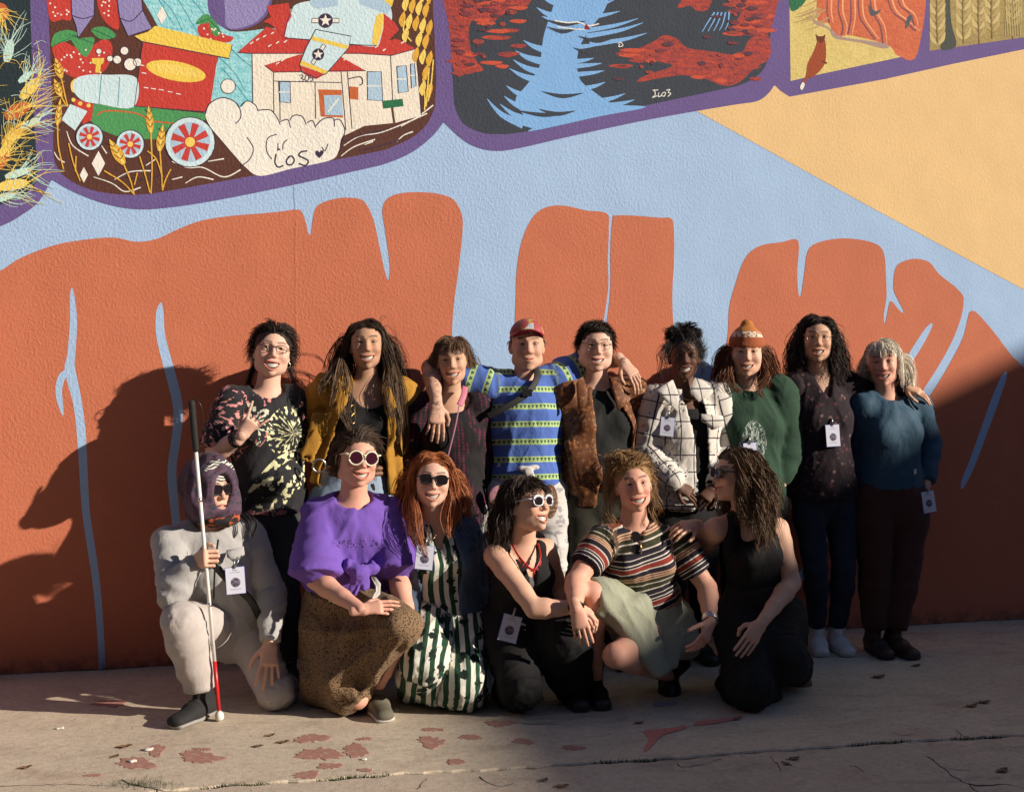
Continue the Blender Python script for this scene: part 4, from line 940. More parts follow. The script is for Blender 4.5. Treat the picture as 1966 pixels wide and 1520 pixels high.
# ------------------------------------------------------------------ people: hands
def make_hand(wrist, d, back, thumb, curl=(20, 25, 25, 30), thumb_curl=20, spread=5, scale=1.0, special=None, res=0.0040):
    """wrist position, finger direction, direction the back of the hand faces, +1/-1 thumb side; curl in degrees per joint"""
    ex = nrm(d); ez = nrm(np.asarray(back) - ex * np.dot(back, ex)); ey = np.cross(ez, ex) * thumb
    R = np.stack([ex, ey, ez], 1); s = scale * .90; S = []
    S += [(ecap((-.035, 0, 0), (.012, 0, 0), (.026 * s, .019 * s), (.029 * s, .018 * s), lat=(0, 1, 0)), .01)]
    S += [(ecap((.012 * s, 0, 0), (.082 * s, .002, 0), (.030 * s, .017 * s), (.040 * s, .0135 * s), lat=(0, 1, 0)), .012), (ell((.032 * s, .025 * s, -.008), (.026 * s, .014 * s, .013 * s)), .012)]
    F_ = []
    roots = [(.088, .030), (.092, .0095), (.088, -.0115), (.080, -.030)]; lens = [(.042, .025, .020), (.046, .029, .021), (.043, .027, .021), (.033, .020, .019)]; rad = [.0088, .0090, .0086, .0076]
    for i in range(4):
        c = special[i] if special is not None and special[i] is not None else (curl[i], curl[i] * 1.1, curl[i] * .7)
        p = V(roots[i][0] * s - .012, roots[i][1] * s, 0); sp = radians(spread * (1.5 - i) * .8); a = 0
        r = rad[i] * s
        for k in range(3):
            a += radians(c[k]); dv = V(cos(a) * cos(sp), cos(a) * sin(sp) * 1.0, -sin(a)); q = p + dv * (lens[i][k] * s + (.012 if k == 0 else 0)); F_.append(ecap(p, q, r, r * .90)); p = q; r *= .90
    ta = radians(thumb_curl); p = V(.018 * s, .024 * s, -.006)
    for k, (L, r, ang, dn) in enumerate(((.040, .0125, 48, .25), (.032, .0105, 48 - thumb_curl * .8, .35), (.026, .0095, 48 - thumb_curl * 1.8, .4))):
        dv = nrm(V(cos(radians(ang)), sin(radians(ang)), -dn)); q = p + dv * L * s; F_.append(ecap(p, q, r * s, r * s * .9)); p = q
    allp = [x[0] for x in S] + F_
    lo = np.min([x[1] for x in allp], 0); hi = np.max([x[2] for x in allp], 0); F = Field(lo, hi, res)
    for x, k in S: F.add(x, k)
    for x in F_: F.add(x, .0035)
    v, q = F.mesh()
    if thumb < 0: q = q[:, ::-1]
    return v @ R.T + np.asarray(wrist), q

# ------------------------------------------------------------------ people: body
SIDES = 'ab'   # a = picture left, b = picture right
def lat_axes(J):
    ls = nrm(J['sh_b'] - J['sh_a']); lh = nrm(J['hip_b'] - J['hip_a']); return ls, lh
def torso(J, B, pad=0.0, t0=-0.06, t1=0.94, flat0=1.0, taper=None):
    """list of (prim, k) following the trunk from the hips to the shoulders"""
    pel = (J['hip_a'] + J['hip_b']) / 2; top = J['neck']; ls, lh = lat_axes(J)
    bend = J.get('bend', V(0, 0, 0))
    keys = [(-0.08, B['hw'] * .92, B['hd']), (0.02, B['hw'], B['hd']), (0.18, (B['hw'] + B['ww']) * .5, (B['hd'] + B['wd']) * .5), (0.38, B['ww'], B['wd']), (0.58, B['cw'] * .96, B['cd'] * .98), (0.74, B['cw'], B['cd']), (0.90, B['cw'] * .90, B['cd'] * .80), (0.98, B['cw'] * .62, B['cd'] * .60)]
    ts = [k[0] for k in keys]
    def at_t(t): return (pel + (top - pel) * t + bend * 4 * t * (1 - t), np.interp(t, ts, [k[1] for k in keys]), np.interp(t, ts, [k[2] for k in keys]), nrm(lh + (ls - lh) * min(max(t, 0), 1)))
    n = 8; tt = np.linspace(t0, t1, n); out = []
    for i, (a, b) in enumerate(zip(tt[:-1], tt[1:])):
        pa, wa, da, la = at_t(a); pb, wb_, db, lb = at_t(b)
        pp = pad if taper is None else pad + taper * (1 - (a - t0) / (t1 - t0))
        pq = pad if taper is None else pad + taper * (1 - (b - t0) / (t1 - t0))
        out.append((ecap(pa, pb, (wa + pp, da + pp), (wb_ + pq, db + pq), lat=la, c0=flat0 if i == 0 else 1.0, c1=.6), .012))
    fw = nrm(np.cross(ls, top - pel))
    if B.get('bust', 0) > 0:
        p, w, d_, l = at_t(0.66); r = B['bust']
        for s in (-1, 1): out.append((ell(p + l * s * w * .50 + fw * (d_ * .62), (r + pad * .8,) * 3), .035))
    if B.get('belly', 0) > 0:
        p, w, d_, l = at_t(0.24); out.append((ell(p + fw * d_ * .45, (w * .8 + pad, B['belly'] + pad, .11)), .04))
    # shoulders
    for s in SIDES:
        sh = J['sh_' + s]; out.append((ecap(top + (pel - top) * .02 - fw * .015, sh + V(0, 0, .0), .052 + pad * .8, .050 + pad), .03))
    return out
def arm(J, s, B, pad=0.0, u0=0.0, u1=2.0, padend=None, flat1=1.0, k=.015):
    """upper arm is 0..1, forearm 1..2"""
    sh, el, wr = J['sh_' + s], J['el_' + s], J['wr_' + s]; f = B.get('arm', 1.0)
    ts = [0, .25, .7, 1.0, 1.25, 1.6, 2.0]; rs_ = np.array([.056, .050, .043, .041, .044, .034, .026]) * f
    pt = lambda t: sh + (el - sh) * t if t <= 1 else el + (wr - el) * (t - 1)
    cuts = sorted(set([u0, u1] + [t for t in ts if u0 < t < u1])); out = []
    for i, (a, b) in enumerate(zip(cuts[:-1], cuts[1:])):
        pa = pad + ((padend - pad) * (a - u0) / (u1 - u0) if padend is not None else 0); pb = pad + ((padend - pad) * (b - u0) / (u1 - u0) if padend is not None else 0)
        out.append((ecap(pt(a), pt(b), np.interp(a, ts, rs_) + pa, np.interp(b, ts, rs_) + pb, c1=flat1 if i == len(cuts) - 2 else 1.0), k))
    return out
def leg(J, s, B, pad=0.0, u0=0.0, u1=2.0, padend=None, flat1=1.0, k=.02):
    hp, kn, an = J['hip_' + s], J['kn_' + s], J['an_' + s]; f = B.get('leg', 1.0)
    ts = [0, .3, .75, 1.0, 1.3, 1.7, 2.0]; rs_ = np.array([.088, .082, .063, .055, .056, .042, .036]) * f
    pt = lambda t: hp + (kn - hp) * t if t <= 1 else kn + (an - kn) * (t - 1)
    cuts = sorted(set([u0, u1] + [t for t in ts if u0 < t < u1])); out = []
    for i, (a, b) in enumerate(zip(cuts[:-1], cuts[1:])):
        pa = pad + ((padend - pad) * (a - u0) / (u1 - u0) if padend is not None else 0); pb = pad + ((padend - pad) * (b - u0) / (u1 - u0) if padend is not None else 0)
        out.append((ecap(pt(a), pt(b), np.interp(a, ts, rs_) + pa, np.interp(b, ts, rs_) + pb, c1=flat1 if i == len(cuts) - 2 else 1.0), k))
    return out
def bones(J, which):
    """list of (a, b, tag) used to give cloth its own running coordinates"""
    pel = (J['hip_a'] + J['hip_b']) / 2; L = []
    for w in which:
        if w == 'torso': L.append((pel - (J['neck'] - pel) * .3, J['neck'], lat_axes(J)[0]))
        elif w.startswith('arm'): s = w[-1]; L += [(J['sh_' + s], J['el_' + s], None), (J['el_' + s], J['wr_' + s], None)]
        elif w.startswith('flat_leg'): s = w[-1]; L += [(J['hip_' + s], J['kn_' + s], V(1, 0, 0)), (J['kn_' + s], J['an_' + s], V(1, 0, 0))]
        elif w.startswith('leg'): s = w[-1]; L += [(J['hip_' + s], J['kn_' + s], None), (J['kn_' + s], J['an_' + s], None)]
    return L
def cloth_coords(v, bl):
    best = np.full(len(v), 9.0); out = np.zeros((len(v), 3), np.float32); acc = 0.0; prev_end = None
    for a, b, lat in bl:
        d = b - a; L = np.linalg.norm(d); t = d / L; rel = v - a; s = rel @ t; h = np.clip(s, 0, L)
        if prev_end is None or np.linalg.norm(prev_end - a) > 1e-6: acc = 0.0
        q = rel - h[:, None] * t; dist = np.linalg.norm(q, axis=1)
        if lat is not None: dist = dist * 0.62 - 0.01
        e1 = _any_perp(t) if lat is None else nrm(lat - t * np.dot(lat, t)); e2 = np.cross(t, e1)
        m = dist < best; x = q @ e1; y = q @ e2
        if lat is None:
            r = 0.055; an = np.arctan2(x, y); co = np.stack([an * r + 5.0, np.hypot(x, y), acc + s], 1)
        else: co = np.stack([x, y, s], 1)
        out[m] = co[m]; best[m] = dist[m]
        acc += L; prev_end = b
    return out
def garment(name, prims, mat, par, J, bl, h=0.0104, cuts=(), shell=0.0, fold=0.006, fscale=(13, 13, 3.2), lscale=(6, 6, 13), seed=1, k=.012, post=None, hang=0.0, adds=()):
    F = field_of(prims, h, k)
    for a_ in adds: F.add(*a_)
    if shell: F.shell(shell)
    for c in cuts:
        if isinstance(c[0], tuple): F.cut(*c)
        else: F.cut(c, .006)
    v, q = F.mesh()
    if not len(v): print('EMPTY garment', name); return None
    n = vnormals(v, q); pc = cloth_coords(v, bl)
    if fold:
        jd = np.min([np.linalg.norm(v - J[k_], axis=1) for k_ in ('el_a', 'el_b', 'kn_a', 'kn_b', 'sh_a', 'sh_b') if k_ in J], 0); near = np.exp(-(jd / .10) ** 2)
        limb = pc[:, 0] > 2.5; q_ = pc.copy(); q_[:, 0] += np.where(limb, 0, .40 * pc[:, 2] * np.sign(pc[:, 0] + .01)); q_[:, 2] += np.where(limb, .55 * (pc[:, 0] - 5), 0)
        fs_ = np.where(limb[:, None], np.array(lscale), np.array(fscale)); wp = .25 * np.stack([noise3(v * 9, seed + 5)] * 3, 1)
        rd = lambda n_, k_: np.clip(1 - k_ * np.abs(n_), 0, 1) ** 1.4
        w = rd(noise3(q_ * fs_ + wp, seed), 2.6) + .6 * rd(noise3(q_ * fs_ * 1.9 + wp + 7, seed + 3), 3.0); soft = noise3(q_ * fs_ * .6, seed + 9)
        v = v + n * (fold * np.where(limb, .70 + .6 * near, .85 + .3 * near) * (1.0 * w + 0.35 * soft - .35))[:, None]
    if hang: v[:, 2] -= hang * np.clip(noise3(pc * 7, seed + 3), -1, 1)
    if post is not None: v = post(v, pc)
    return mesh_obj(name, v, q, mat, par, True, {'pc': pc})
BODY0 = dict(hw=.165, hd=.115, ww=.130, wd=.098, cw=.150, cd=.112, bust=.055, arm=.95, leg=.98)
def person(J, B, H, skin, label, tat=False, legs=True, neck_r=.052):
    """one continuous skin mesh: trunk, limbs, neck, head, hands"""
    base = V(*(((J['an_a'] + J['an_b']) / 2)[:2]), 0.0)
    T = J['head']; M = rotm(H.get('yaw', 0) - 0.85 * math.degrees(atan2(T[0] - CAM[0], T[1] - CAM[1])), H.get('pitch', 0), H.get('roll', 0)) * H.get('size', 1.0)
    hv, hq, mk, info = make_head(H); hv = hv @ M.T + T
    nb = J['neck']; nt = T + M @ V(0, .018, -.055)
    pr = torso(J, B, -.006)
    pr += [(ecap(nb + (J['hip_a'] + J['hip_b'] - 2 * nb) * .02, nt, (neck_r * 1.12, neck_r * 1.05), (neck_r, neck_r), lat=(1, 0, 0)), .03)]
    for s in SIDES:
        pr += arm(J, s, B)
        if legs: pr += leg(J, s, B, -.004)
    F = field_of(pr, 0.0128, .015); bv, bq = F.mesh()
    VS, QS, MK, n = [bv, hv], [bq, hq + len(bv)], [np.tile(np.array([[0, 0, 0, 1]], np.float32), (len(bv), 1)), mk], len(bv) + len(hv)
    tatv = [np.zeros(len(bv)), np.zeros(len(hv))]
    if tat: tatv[0] = (np.minimum(np.linalg.norm(bv - J['wr_a'], axis=1), np.linalg.norm(bv - J['wr_b'], axis=1)) < .36).astype(float)
    for s in SIDES:
        hd = J.get('hand_' + s)
        if hd is None: continue
        v, q = make_hand(J['wr_' + s], **hd); VS.append(v); QS.append(q + n); n += len(v)
        m_ = np.zeros((len(v), 4), np.float32); m_[:, 3] = 1; MK.append(m_); tatv.append(np.full(len(v), .6))
    v = np.concatenate(VS); q = np.concatenate(QS)
    at_ = {'mk': np.concatenate(MK), 'tat': np.concatenate(tatv)}
    o = mesh_obj('person', v - base, q, skin, None, True, at_); o.location = base
    # texture coordinates stay small numbers near the body
    tag(o, label, 'person')
    eyes_teeth(o, M, T, H, info)
    return o, M, T

# ------------------------------------------------------------------ people: hair
def tubes(paths, rad, hv, sides=2):
    """paths (N, S, 3), rad (N, S)"""
    N, S, _ = paths.shape; T = np.gradient(paths, axis=1); T /= np.linalg.norm(T, axis=2, keepdims=True) + 1e-9
    if sides == 2:                                            # flat strands, each turned its own way
        up = np.random.RandomState(N).randn(N, 1, 3) * .6 + np.array([.2, -.1, .2]); b = np.cross(T, up); b /= np.linalg.norm(b, axis=2, keepdims=True) + 1e-6
        v = np.stack([paths - rad[..., None] * b, paths + rad[..., None] * b], 2).reshape(-1, 3)
        k = (np.arange(N)[:, None] * S + np.arange(S - 1)[None]) * 2; q = np.stack([k, k + 1, k + 3, k + 2], -1).reshape(-1, 4)
        return v, q, np.repeat(hv, S * 2)
    up = np.array([.31, .12, .94]); b = np.cross(T, up); b /= np.linalg.norm(b, axis=2, keepdims=True) + 1e-6; c = np.cross(b, T)
    vs = []
    for j in range(sides):
        a = 2 * pi * j / sides; vs.append(paths + rad[..., None] * (cos(a) * b + sin(a) * c))
    v = np.stack(vs, 2).reshape(-1, 3)
    i0 = (np.arange(N)[:, None, None] * S + np.arange(S - 1)[None, :, None]) * sides + np.arange(sides)[None, None, :]
    i1 = (np.arange(N)[:, None, None] * S + np.arange(S - 1)[None, :, None]) * sides + ((np.arange(sides) + 1) % sides)[None, None, :]
    q = np.stack([i0, i1, i1 + sides, i0 + sides], -1).reshape(-1, 4)
    return v, q, np.repeat(hv, S * sides)
def hair(par, M, T, mat, n=900, length=.3, steps=16, part=0.0, curl=0.0, freq=40, vol=.012, r=.0028, seed=1, bangs=0.0, comb=None, face_gap=.070, cap=.006, colliders=(), clump=6, lenvar=.25, hairline=.066, side_low=-.02, lift=0.0, frizz=.003, tip=.25, sweep=0.0, nape=-.07, rootmax=9.0, grav=.52, spread=None, top=0.0):
    """strands that start on the scalp, follow the head and then hang; comb = direction short hair lies in"""
    rs = np.random.RandomState(seed); g = M.T @ V(0, 0, -1); g = g / np.linalg.norm(g)
    n = int(n * 2.3); r = r * .60; steps = max(6, int(steps * .8)); C = V(0, .016, .034); Rr = V(.0745, .093, .080) + .002
    clump = min(clump, 3); ng = n // clump; P = []
    while len(P) < ng:
        d = rs.randn(3); d /= np.linalg.norm(d); p = C + d * Rr
        hl = hairline - .20 * max(0, abs(p[0]) - .03)
        if p[1] < -.012 and p[2] < hl + .12 * max(0, -p[1] - .06): continue
        if p[1] < .03 and p[2] < side_low + max(0, (.02 - p[1])) * .9: continue
        if p[2] < nape or p[2] > rootmax: continue
        P.append(p)
    P = np.array(P); NR = (P - C) / Rr ** 2; NR /= np.linalg.norm(NR, axis=1, keepdims=True); sx = np.sign(P[:, 0] - part + rs.randn(ng) * .004)
    if comb is not None: D = np.tile(np.asarray(comb, float), (ng, 1)) * np.array([1, 1, 1]); D[:, 0] += sx * .35
    else: D = np.stack([sx * .75 + sweep, np.where(P[:, 1] > .03, .5, .10), np.full(ng, .20)], 1)
    front = (P[:, 1] < -.03) & (P[:, 2] > .055); bang = front if bangs > 0 else np.zeros(ng, bool)
    if bangs > 0: D[front] = np.stack([sx[front] * .30 + sweep, np.full(front.sum(), -1.0), np.full(front.sum(), -.2)], 1)
    D = D - NR * np.sum(D * NR, axis=1, keepdims=True); D /= np.linalg.norm(D, axis=1, keepdims=True) + 1e-6; D = D + NR * (.25 + lift + top * np.clip((P[:, 2] - .05) / .06, 0, 1)[:, None])
    L = length * (1 + lenvar * (rs.rand(ng) - .6) * 2)
    if bangs > 0: L[front] = bangs * (1 + .3 * (rs.rand(front.sum()) - .5))
    ds = L / (steps - 1); X = P.copy(); path = [X.copy()]; D /= np.linalg.norm(D, axis=1, keepdims=True)
    vo = vol * (0.5 + .8 * rs.rand(ng))
    for k in range(1, steps):
        D = D * .70 + g * grav + rs.randn(ng, 3) * .04
        D /= np.linalg.norm(D, axis=1, keepdims=True); X = X + D * ds[:, None]
        e = (X - C) / (Rr + vo[:, None]); kk = np.linalg.norm(e, axis=1); m = kk < 1; X[m] = C + (e[m] / kk[m, None]) * (Rr + vo[m, None])
        e = (X - V(0, -.02, -.035)) / V(.066, .078, .092); kk = np.linalg.norm(e, axis=1); m = kk < 1.03; X[m] = V(0, -.02, -.035) + (e[m] / kk[m, None]) * V(.066, .078, .092) * 1.04
        # keep the oval of the face free
        gz = face_gap * np.sqrt(np.clip(1 - ((X[:, 2] + .03) / .105) ** 2, .0, 1)); m = (~bang) & (X[:, 1] < -.005) & (np.abs(X[:, 0]) < gz) & (X[:, 2] > -.13)
        X[m, 0] = np.where(X[m, 0] >= np.where(np.abs(part) > .03, part, 0), 1, -1) * gz[m]
        m = (~bang) & (X[:, 2] < .075) & (X[:, 2] > -.125) & (X[:, 1] < -.034); X[m, 1] = -.034
        m = (X[:, 2] < -.07) & (np.hypot(X[:, 0], X[:, 1] - .02) < .066); a = np.arctan2(X[:, 1] - .02, X[:, 0]); X[m, 0] = .066 * np.cos(a[m]); X[m, 1] = .02 + .066 * np.sin(a[m])
        for (c, rr) in colliders:
            e = (X - c) / rr; kk = np.linalg.norm(e, axis=1); m = kk < 1; X[m] = c + e[m] / (kk[m, None] + 1e-6) * rr
        path.append(X.copy())
    G = np.stack(path, 1)
    idx = np.repeat(np.arange(ng), clump); N = len(idx); K = G[idx].copy(); t = np.linspace(0, 1, steps)
    off = rs.randn(N, 1, 3) * (spread or (vol * .35 + .003)); K += off * (0.35 + .75 * t[None, :, None]) * (1 - tip * t[None, :, None])
    s_len = (np.repeat(L, clump)[:, None] * t[None])
    if curl > 0:
        ph = np.repeat(rs.rand(ng) * 6.28, clump)[:, None] + rs.randn(N, 1) * .35; fr = freq * (0.8 + .4 * np.repeat(rs.rand(ng), clump))[:, None]
        am = curl * np.clip(t * 2.2, 0, 1)[None]; K[..., 0] += am * np.cos(s_len * fr + ph); K[..., 1] += am * np.sin(s_len * fr + ph); K[..., 2] += am * .3 * np.sin(s_len * fr * 1.1 + ph)
    K += frizz * rs.randn(N, 1, 3) * t[None, :, None] ** 2
    rad = r * (0.6 + .8 * rs.rand(N, 1)) * (1 - .75 * t[None] ** 2)
    hv = np.clip(np.repeat(rs.rand(ng), clump) * .6 + rs.rand(N) * .4, 0, 1)
    v, q, h_ = tubes(K @ M.T + T, rad, hv)
    VS, QS, HV = [v], [q], [h_]
    if cap > 0:
        F = field_of([(ell(C, Rr + cap * .5), .01), (ell(C + V(0, .014, -.02), Rr + V(-.004, -.006, .0) + cap * .3), .02)], .0052)
        F.cut(ell((0, -.085, -.012), (.066, .078, hairline + .014)), .004); F.cut(half((0, 0, nape), (0, 0, -1)), .01)
        F.cut(ell((0, -.045, -.07), (.2, .078, .06 + side_low + .04)), .006)
        cv, cq = F.mesh(); nn = vnormals(cv, cq); cv = cv + nn * (.0025 * noise3(cv * np.array([120, 60, 60]), seed))[:, None]
        QS.append(cq + len(v)); VS.append(cv @ M.T + T); HV.append(np.clip(.4 + .5 * noise3(cv * 90, 3), 0, 1))
    return mesh_obj('hair', np.concatenate(VS), np.concatenate(QS), mat, par, True, {'hv': np.concatenate(HV)})
def locks(par, mat, guides, n=14, spread=.02, r=.003, curl=.0, freq=40, seed=1, steps=18, taper=.7, name='hair', tip=.5):
    """extra locks along world-space guide curves"""
    rs = np.random.RandomState(seed); VS, QS, HV, nn = [], [], [], 0; n = int(n * 2.4); r = r * .60; steps = max(8, int(steps * .8))
    for gd in guides:
        c = np.array(cr(gd, False, 8)); u = np.linspace(0, len(c) - 1, steps); c = np.stack([np.interp(u, np.arange(len(c)), c[:, i]) for i in range(3)], 1)
        t = np.linspace(0, 1, steps); K = c[None] + rs.randn(n, 1, 3) * spread * (0.6 + .6 * np.sin(t * 3))[None, :, None] * (1 - tip * t ** 2)[None, :, None]
        L = np.linalg.norm(np.diff(c, axis=0), axis=1).sum()
        if curl: ph = rs.rand() * 6 + rs.randn(n, 1) * .6; a = t[None] * L * freq + ph; am = curl * np.clip(t * 3, 0, 1); K[..., 0] += am * np.cos(a); K[..., 1] += am * np.sin(a)
        rad = r * (0.6 + .8 * rs.rand(n, 1)) * (1 - taper * t[None] ** 2); v, q, h = tubes(K, rad, rs.rand(n)); VS.append(v); QS.append(q + nn); HV.append(h); nn += len(v)
    return mesh_obj(name, np.concatenate(VS), np.concatenate(QS), mat, par, True, {'hv': np.concatenate(HV)})

# ------------------------------------------------------------------ people: things worn
def ring_pts(c, ex, ey, rx, ry, n=20, p=2.0):
    out = []
    for i in range(n):
        a = 2 * pi * i / n; x, y = cos(a), sin(a); x = abs(x) ** (2 / p) * (1 if x >= 0 else -1); y = abs(y) ** (2 / p) * (1 if y >= 0 else -1); out.append(c + ex * rx * x + ey * ry * y)
    return out
def glasses(par, M, T, frame, lens=None, rx=.024, ry=.018, p=2.6, r=.0016, z=.009, y=-.100, gap=.033, name='glasses', brow=None):
    mb = MB(); mats = [frame] + ([lens] if lens else []) + ([brow] if brow else [])
    w = lambda q: M @ np.asarray(q, float) + T; ex, ey = M @ V(1, 0, 0), M @ V(0, 0, 1); ex, ey = nrm(ex), nrm(ey)
    sc = np.linalg.norm(M @ V(1, 0, 0))
    for s in (-1, 1):
        c = w((s * gap, y + .004, z)); e = nrm(M @ V(1, .12 * s, 0)); pts = ring_pts(c, e, ey, rx * sc, ry * sc, 22, p); mb.tube(pts, r, 6, 0, True)
        if lens:
            fwd = nrm(M @ V(0, -1, 0)); n_ = len(pts); mb.add(pts + [c + fwd * .003], [(i, (i + 1) % n_, n_) for i in range(n_)], 1)
            back = [q - fwd * .002 for q in pts]; mb.add(back + [c - fwd * .001], [((i + 1) % n_, i, n_) for i in range(n_)], 1)
        if brow: mb.tube([c + e * rx * sc * cos(a) + ey * ry * sc * (sin(a) * .95 + .08) for a in np.linspace(.25, pi - .25, 9)], r * 2.2, 6, len(mats) - 1)
        mb.tube([w((s * (gap + rx), y + .010, z + ry * .45)), w((s * (gap + rx + .014), y + .022, z + ry * .5)), w((s * .080, -.02, z + .008)), w((s * .081, .022, z + .004))], r * 1.1, 6, 0)
    mb.tube([w((-gap + rx * .93, y + .001, z + ry * .35)), w((0, y - .004, z + ry * .5)), w((gap - rx * .93, y + .001, z + ry * .35))], r * 1.1, 6, 0)
    return mb.build(name, mats, par, True)
def strap(par, pts, w, mat, normal=(0, -1, 0), name='strap', thick=.28):
    mb = MB(); q = cr(pts, False, 6); mb.tube(q, w / 2, 8, 0, False, flat=normal); return mb.build(name, mat, par, True)
def flap(par, pts, mat, name='collar', t=.006, nor=(0, -1, 0), bulge=.008, pc0=(0, 0, 0)):
    """piece of cloth laid over a garment: outline given in the place, slightly domed"""
    P_ = np.array(pts, float); c = P_.mean(0); n = nrm(nor); N = len(P_)
    rings = [P_, c + (P_ - c) * .93 + n * t, c + (P_ - c) * .55 + n * (t + bulge * .8)]; vs = np.concatenate(rings + [[c + n * (t + bulge)]])
    fs = [(k * N + i, k * N + (i + 1) % N, (k + 1) * N + (i + 1) % N, (k + 1) * N + i) for k in range(2) for i in range(N)] + [(2 * N + i, 2 * N + (i + 1) % N, 3 * N) for i in range(N)]
    return mesh_obj(name, vs, fs, mat, par, True, {'pc': vs - c + np.array(pc0)})
def shoe(par, an, toe, mat, sole, w=.046, h=.075, name='shoe', boot=0.0, lace=None, z0=0.0):
    """an = ankle joint, toe = direction on the ground"""
    d = nrm(V(toe[0], toe[1], toe[2] if len(toe) > 2 else 0)); up = V(0, 0, 1) if abs(d[2]) < .5 else nrm(V(an[0] * 0, -1, 0.0)); up = nrm(up - d * np.dot(up, d)); lat = np.cross(d, up)
    a = np.asarray(an, float); b = a - up * (a[2] - z0) if abs(d[2]) < .5 else a - up * .07
    pr = [(ecap(b - d * .045 + up * .042, b + d * .06 + up * .042, (w * .80, .042), (w, .042), lat=lat), .01), (ecap(b + d * .05 + up * .036, b + d * .165 + up * .028, (w, .036), (w * .88, .027), lat=lat), .015), (ecap(b - d * .03 + up * .05, a + up * (.02 + boot), (w * .80, .050), (w * .86 + boot * .03, .052), lat=lat, c1=.3), .02)]
    F = field_of(pr, .006); F.cut(half(b + up * .012, -up), .002); v, q = F.mesh(); o = mesh_obj(name, v, q, mat, par, True, {'pc': v})
    pr = [(ecap(b - d * .045 + up * .014, b + d * .06 + up * .014, (w * .84, .02), (w * 1.06, .02), lat=lat), .005), (ecap(b + d * .05 + up * .014, b + d * .168 + up * .014, (w * 1.06, .02), (w * .92, .018), lat=lat), .008)]
    F = field_of(pr, .006); F.cut(half(b + up * .001, -up), .002); F.cut(half(b + up * .022, up), .002); v, q = F.mesh(); mesh_obj('sole', v, q, sole, o, True)
    if lace:
        mb = MB()
        for k in range(4):
            c = b + d * (.045 + .022 * k) + up * (.082 - .009 * k); mb.tube([c - lat * .024, c + up * .006, c + lat * .024 + d * .006], .0028, 5)
        mb.build('lace', lace, o, True)
    return o
M_PAPER = None
def _badge_mat():
    t = NT('badge_card'); p = t.attr('pc'); s_ = t.sep(p)
    r = t.vmath('LENGTH', t.vmath('SUBTRACT', p, (0.0, -0.14, 0.0))); n = t.noise(p, 5, 3)
    disc = t.math('LESS_THAN', r, 0.36); col = t.mix(disc, (0.60, 0.62, 0.74), t.mix(t.step(n, .4, .62), (0.035, 0.035, 0.06), (0.22, 0.18, 0.25)))
    for (y, h, w) in ((0.78, .03, .18), (0.62, .018, .4), (-0.62, .012, .45), (-.70, .012, .35)):
        b = t.math('MULTIPLY', t.math('LESS_THAN', t.math('ABSOLUTE', t.math('SUBTRACT', s_[1], y)), h), t.math('LESS_THAN', t.math('ABSOLUTE', s_[0]), w)); col = t.mix(t.math('MULTIPLY', b, .75), col, (0.08, 0.08, 0.12))
    return t.out(col, 0.35, None, 0.5)
M_CARD = _badge_mat(); M_CLIP = plain('clip', (0.35, 0.36, 0.38), 0.3, 0.8); M_BLUEEDGE = plain('badge_edge', (0.10, 0.12, 0.45), 0.4)
def badge(c, w, h, label, normal=(0, -1, 0), rot=0.0, clip=True):
    """clear card holder with a printed card; c = centre"""
    c = np.asarray(c, float); nz = nrm(normal); up = nrm(V(0, 0, 1) - nz * nz[2]); ex = np.cross(up, nz); R_ = np.array(Matrix.Rotation(rot, 3, 'Y')); 
    e1 = ex * cos(rot) + up * sin(rot); e2 = -ex * sin(rot) + up * cos(rot)
    o = empty('name_badge', c, label, 'badge', 'name badges worn by the group')
    mb = MB(); prism(mb, [(-w / 2 - .002, -h / 2 - .002), (w / 2 + .002, -h / 2 - .002), (w / 2 + .002, h / 2 + .002), (-w / 2 - .002, h / 2 + .002)], c - nz * .001, e1, e2, -nz, .0025); mb.build('holder', M_BLUEEDGE, o)
    P = [c + e1 * x * w / 2 + e2 * y * h / 2 + nz * .0015 for x, y in ((-1, -1), (1, -1), (1, 1), (-1, 1))]
    mesh_obj('card', P, [(0, 1, 2, 3)], M_CARD, o, False, {'pc': np.array([(-.7, -1, 0), (.7, -1, 0), (.7, 1, 0), (-.7, 1, 0)])})
    if clip:
        mb = MB(); mb.tube([c + e2 * (h / 2 - .004) + nz * .003, c + e2 * (h / 2 + .02) + nz * .004, c + e2 * (h / 2 + .034)], .005, 6); mb.build('clip', M_CLIP, o, True)
    return o
# ------------------------------------------------------------------ the fifteen people
_at0 = at
def at(u, v, Y=0.0): return _at0(u, v, Y - .12)      # the back row stands a little off the wall
def joints(**k): return {n: at(*p) for n, p in k.items()}
def foot(u, y, z=.085): p = at(u, 1000, y); p[2] = z; return p
def stand(J, ua, ub, y=-.33, kn=.50):
    for s, u in (('a', ua), ('b', ub)):
        J['an_' + s] = foot(u, y); h = J['hip_' + s]; J['kn_' + s] = (h + J['an_' + s]) / 2 + V(0, -.03, 0); J['kn_' + s][2] = kn
    return J
PALE1 = skin_mat('skin_fair', (0.684, 0.435, 0.330)); PALE2 = skin_mat('skin_fair_warm', (0.661, 0.407, 0.291)); ROSY = skin_mat('skin_rosy', (0.661, 0.373, 0.274), blush=.5)
TAN = skin_mat('skin_tan', (0.490, 0.288, 0.185)); OLIVE = skin_mat('skin_olive', (0.570, 0.350, 0.235)); DARK = skin_mat('skin_deep', (.115, .055, .034), lip=(.16, .05, .04)); TATT = skin_mat('skin_tattooed', (0.593, 0.362, 0.258), tattoo=True)
SHOE_D = leather('dark_shoe', (.02, .018, .017)); SOLE_D = plain('dark_sole', (.03, .028, .026), .8); SOLE_W = plain('pale_sole', (.5, .48, .44), .7)
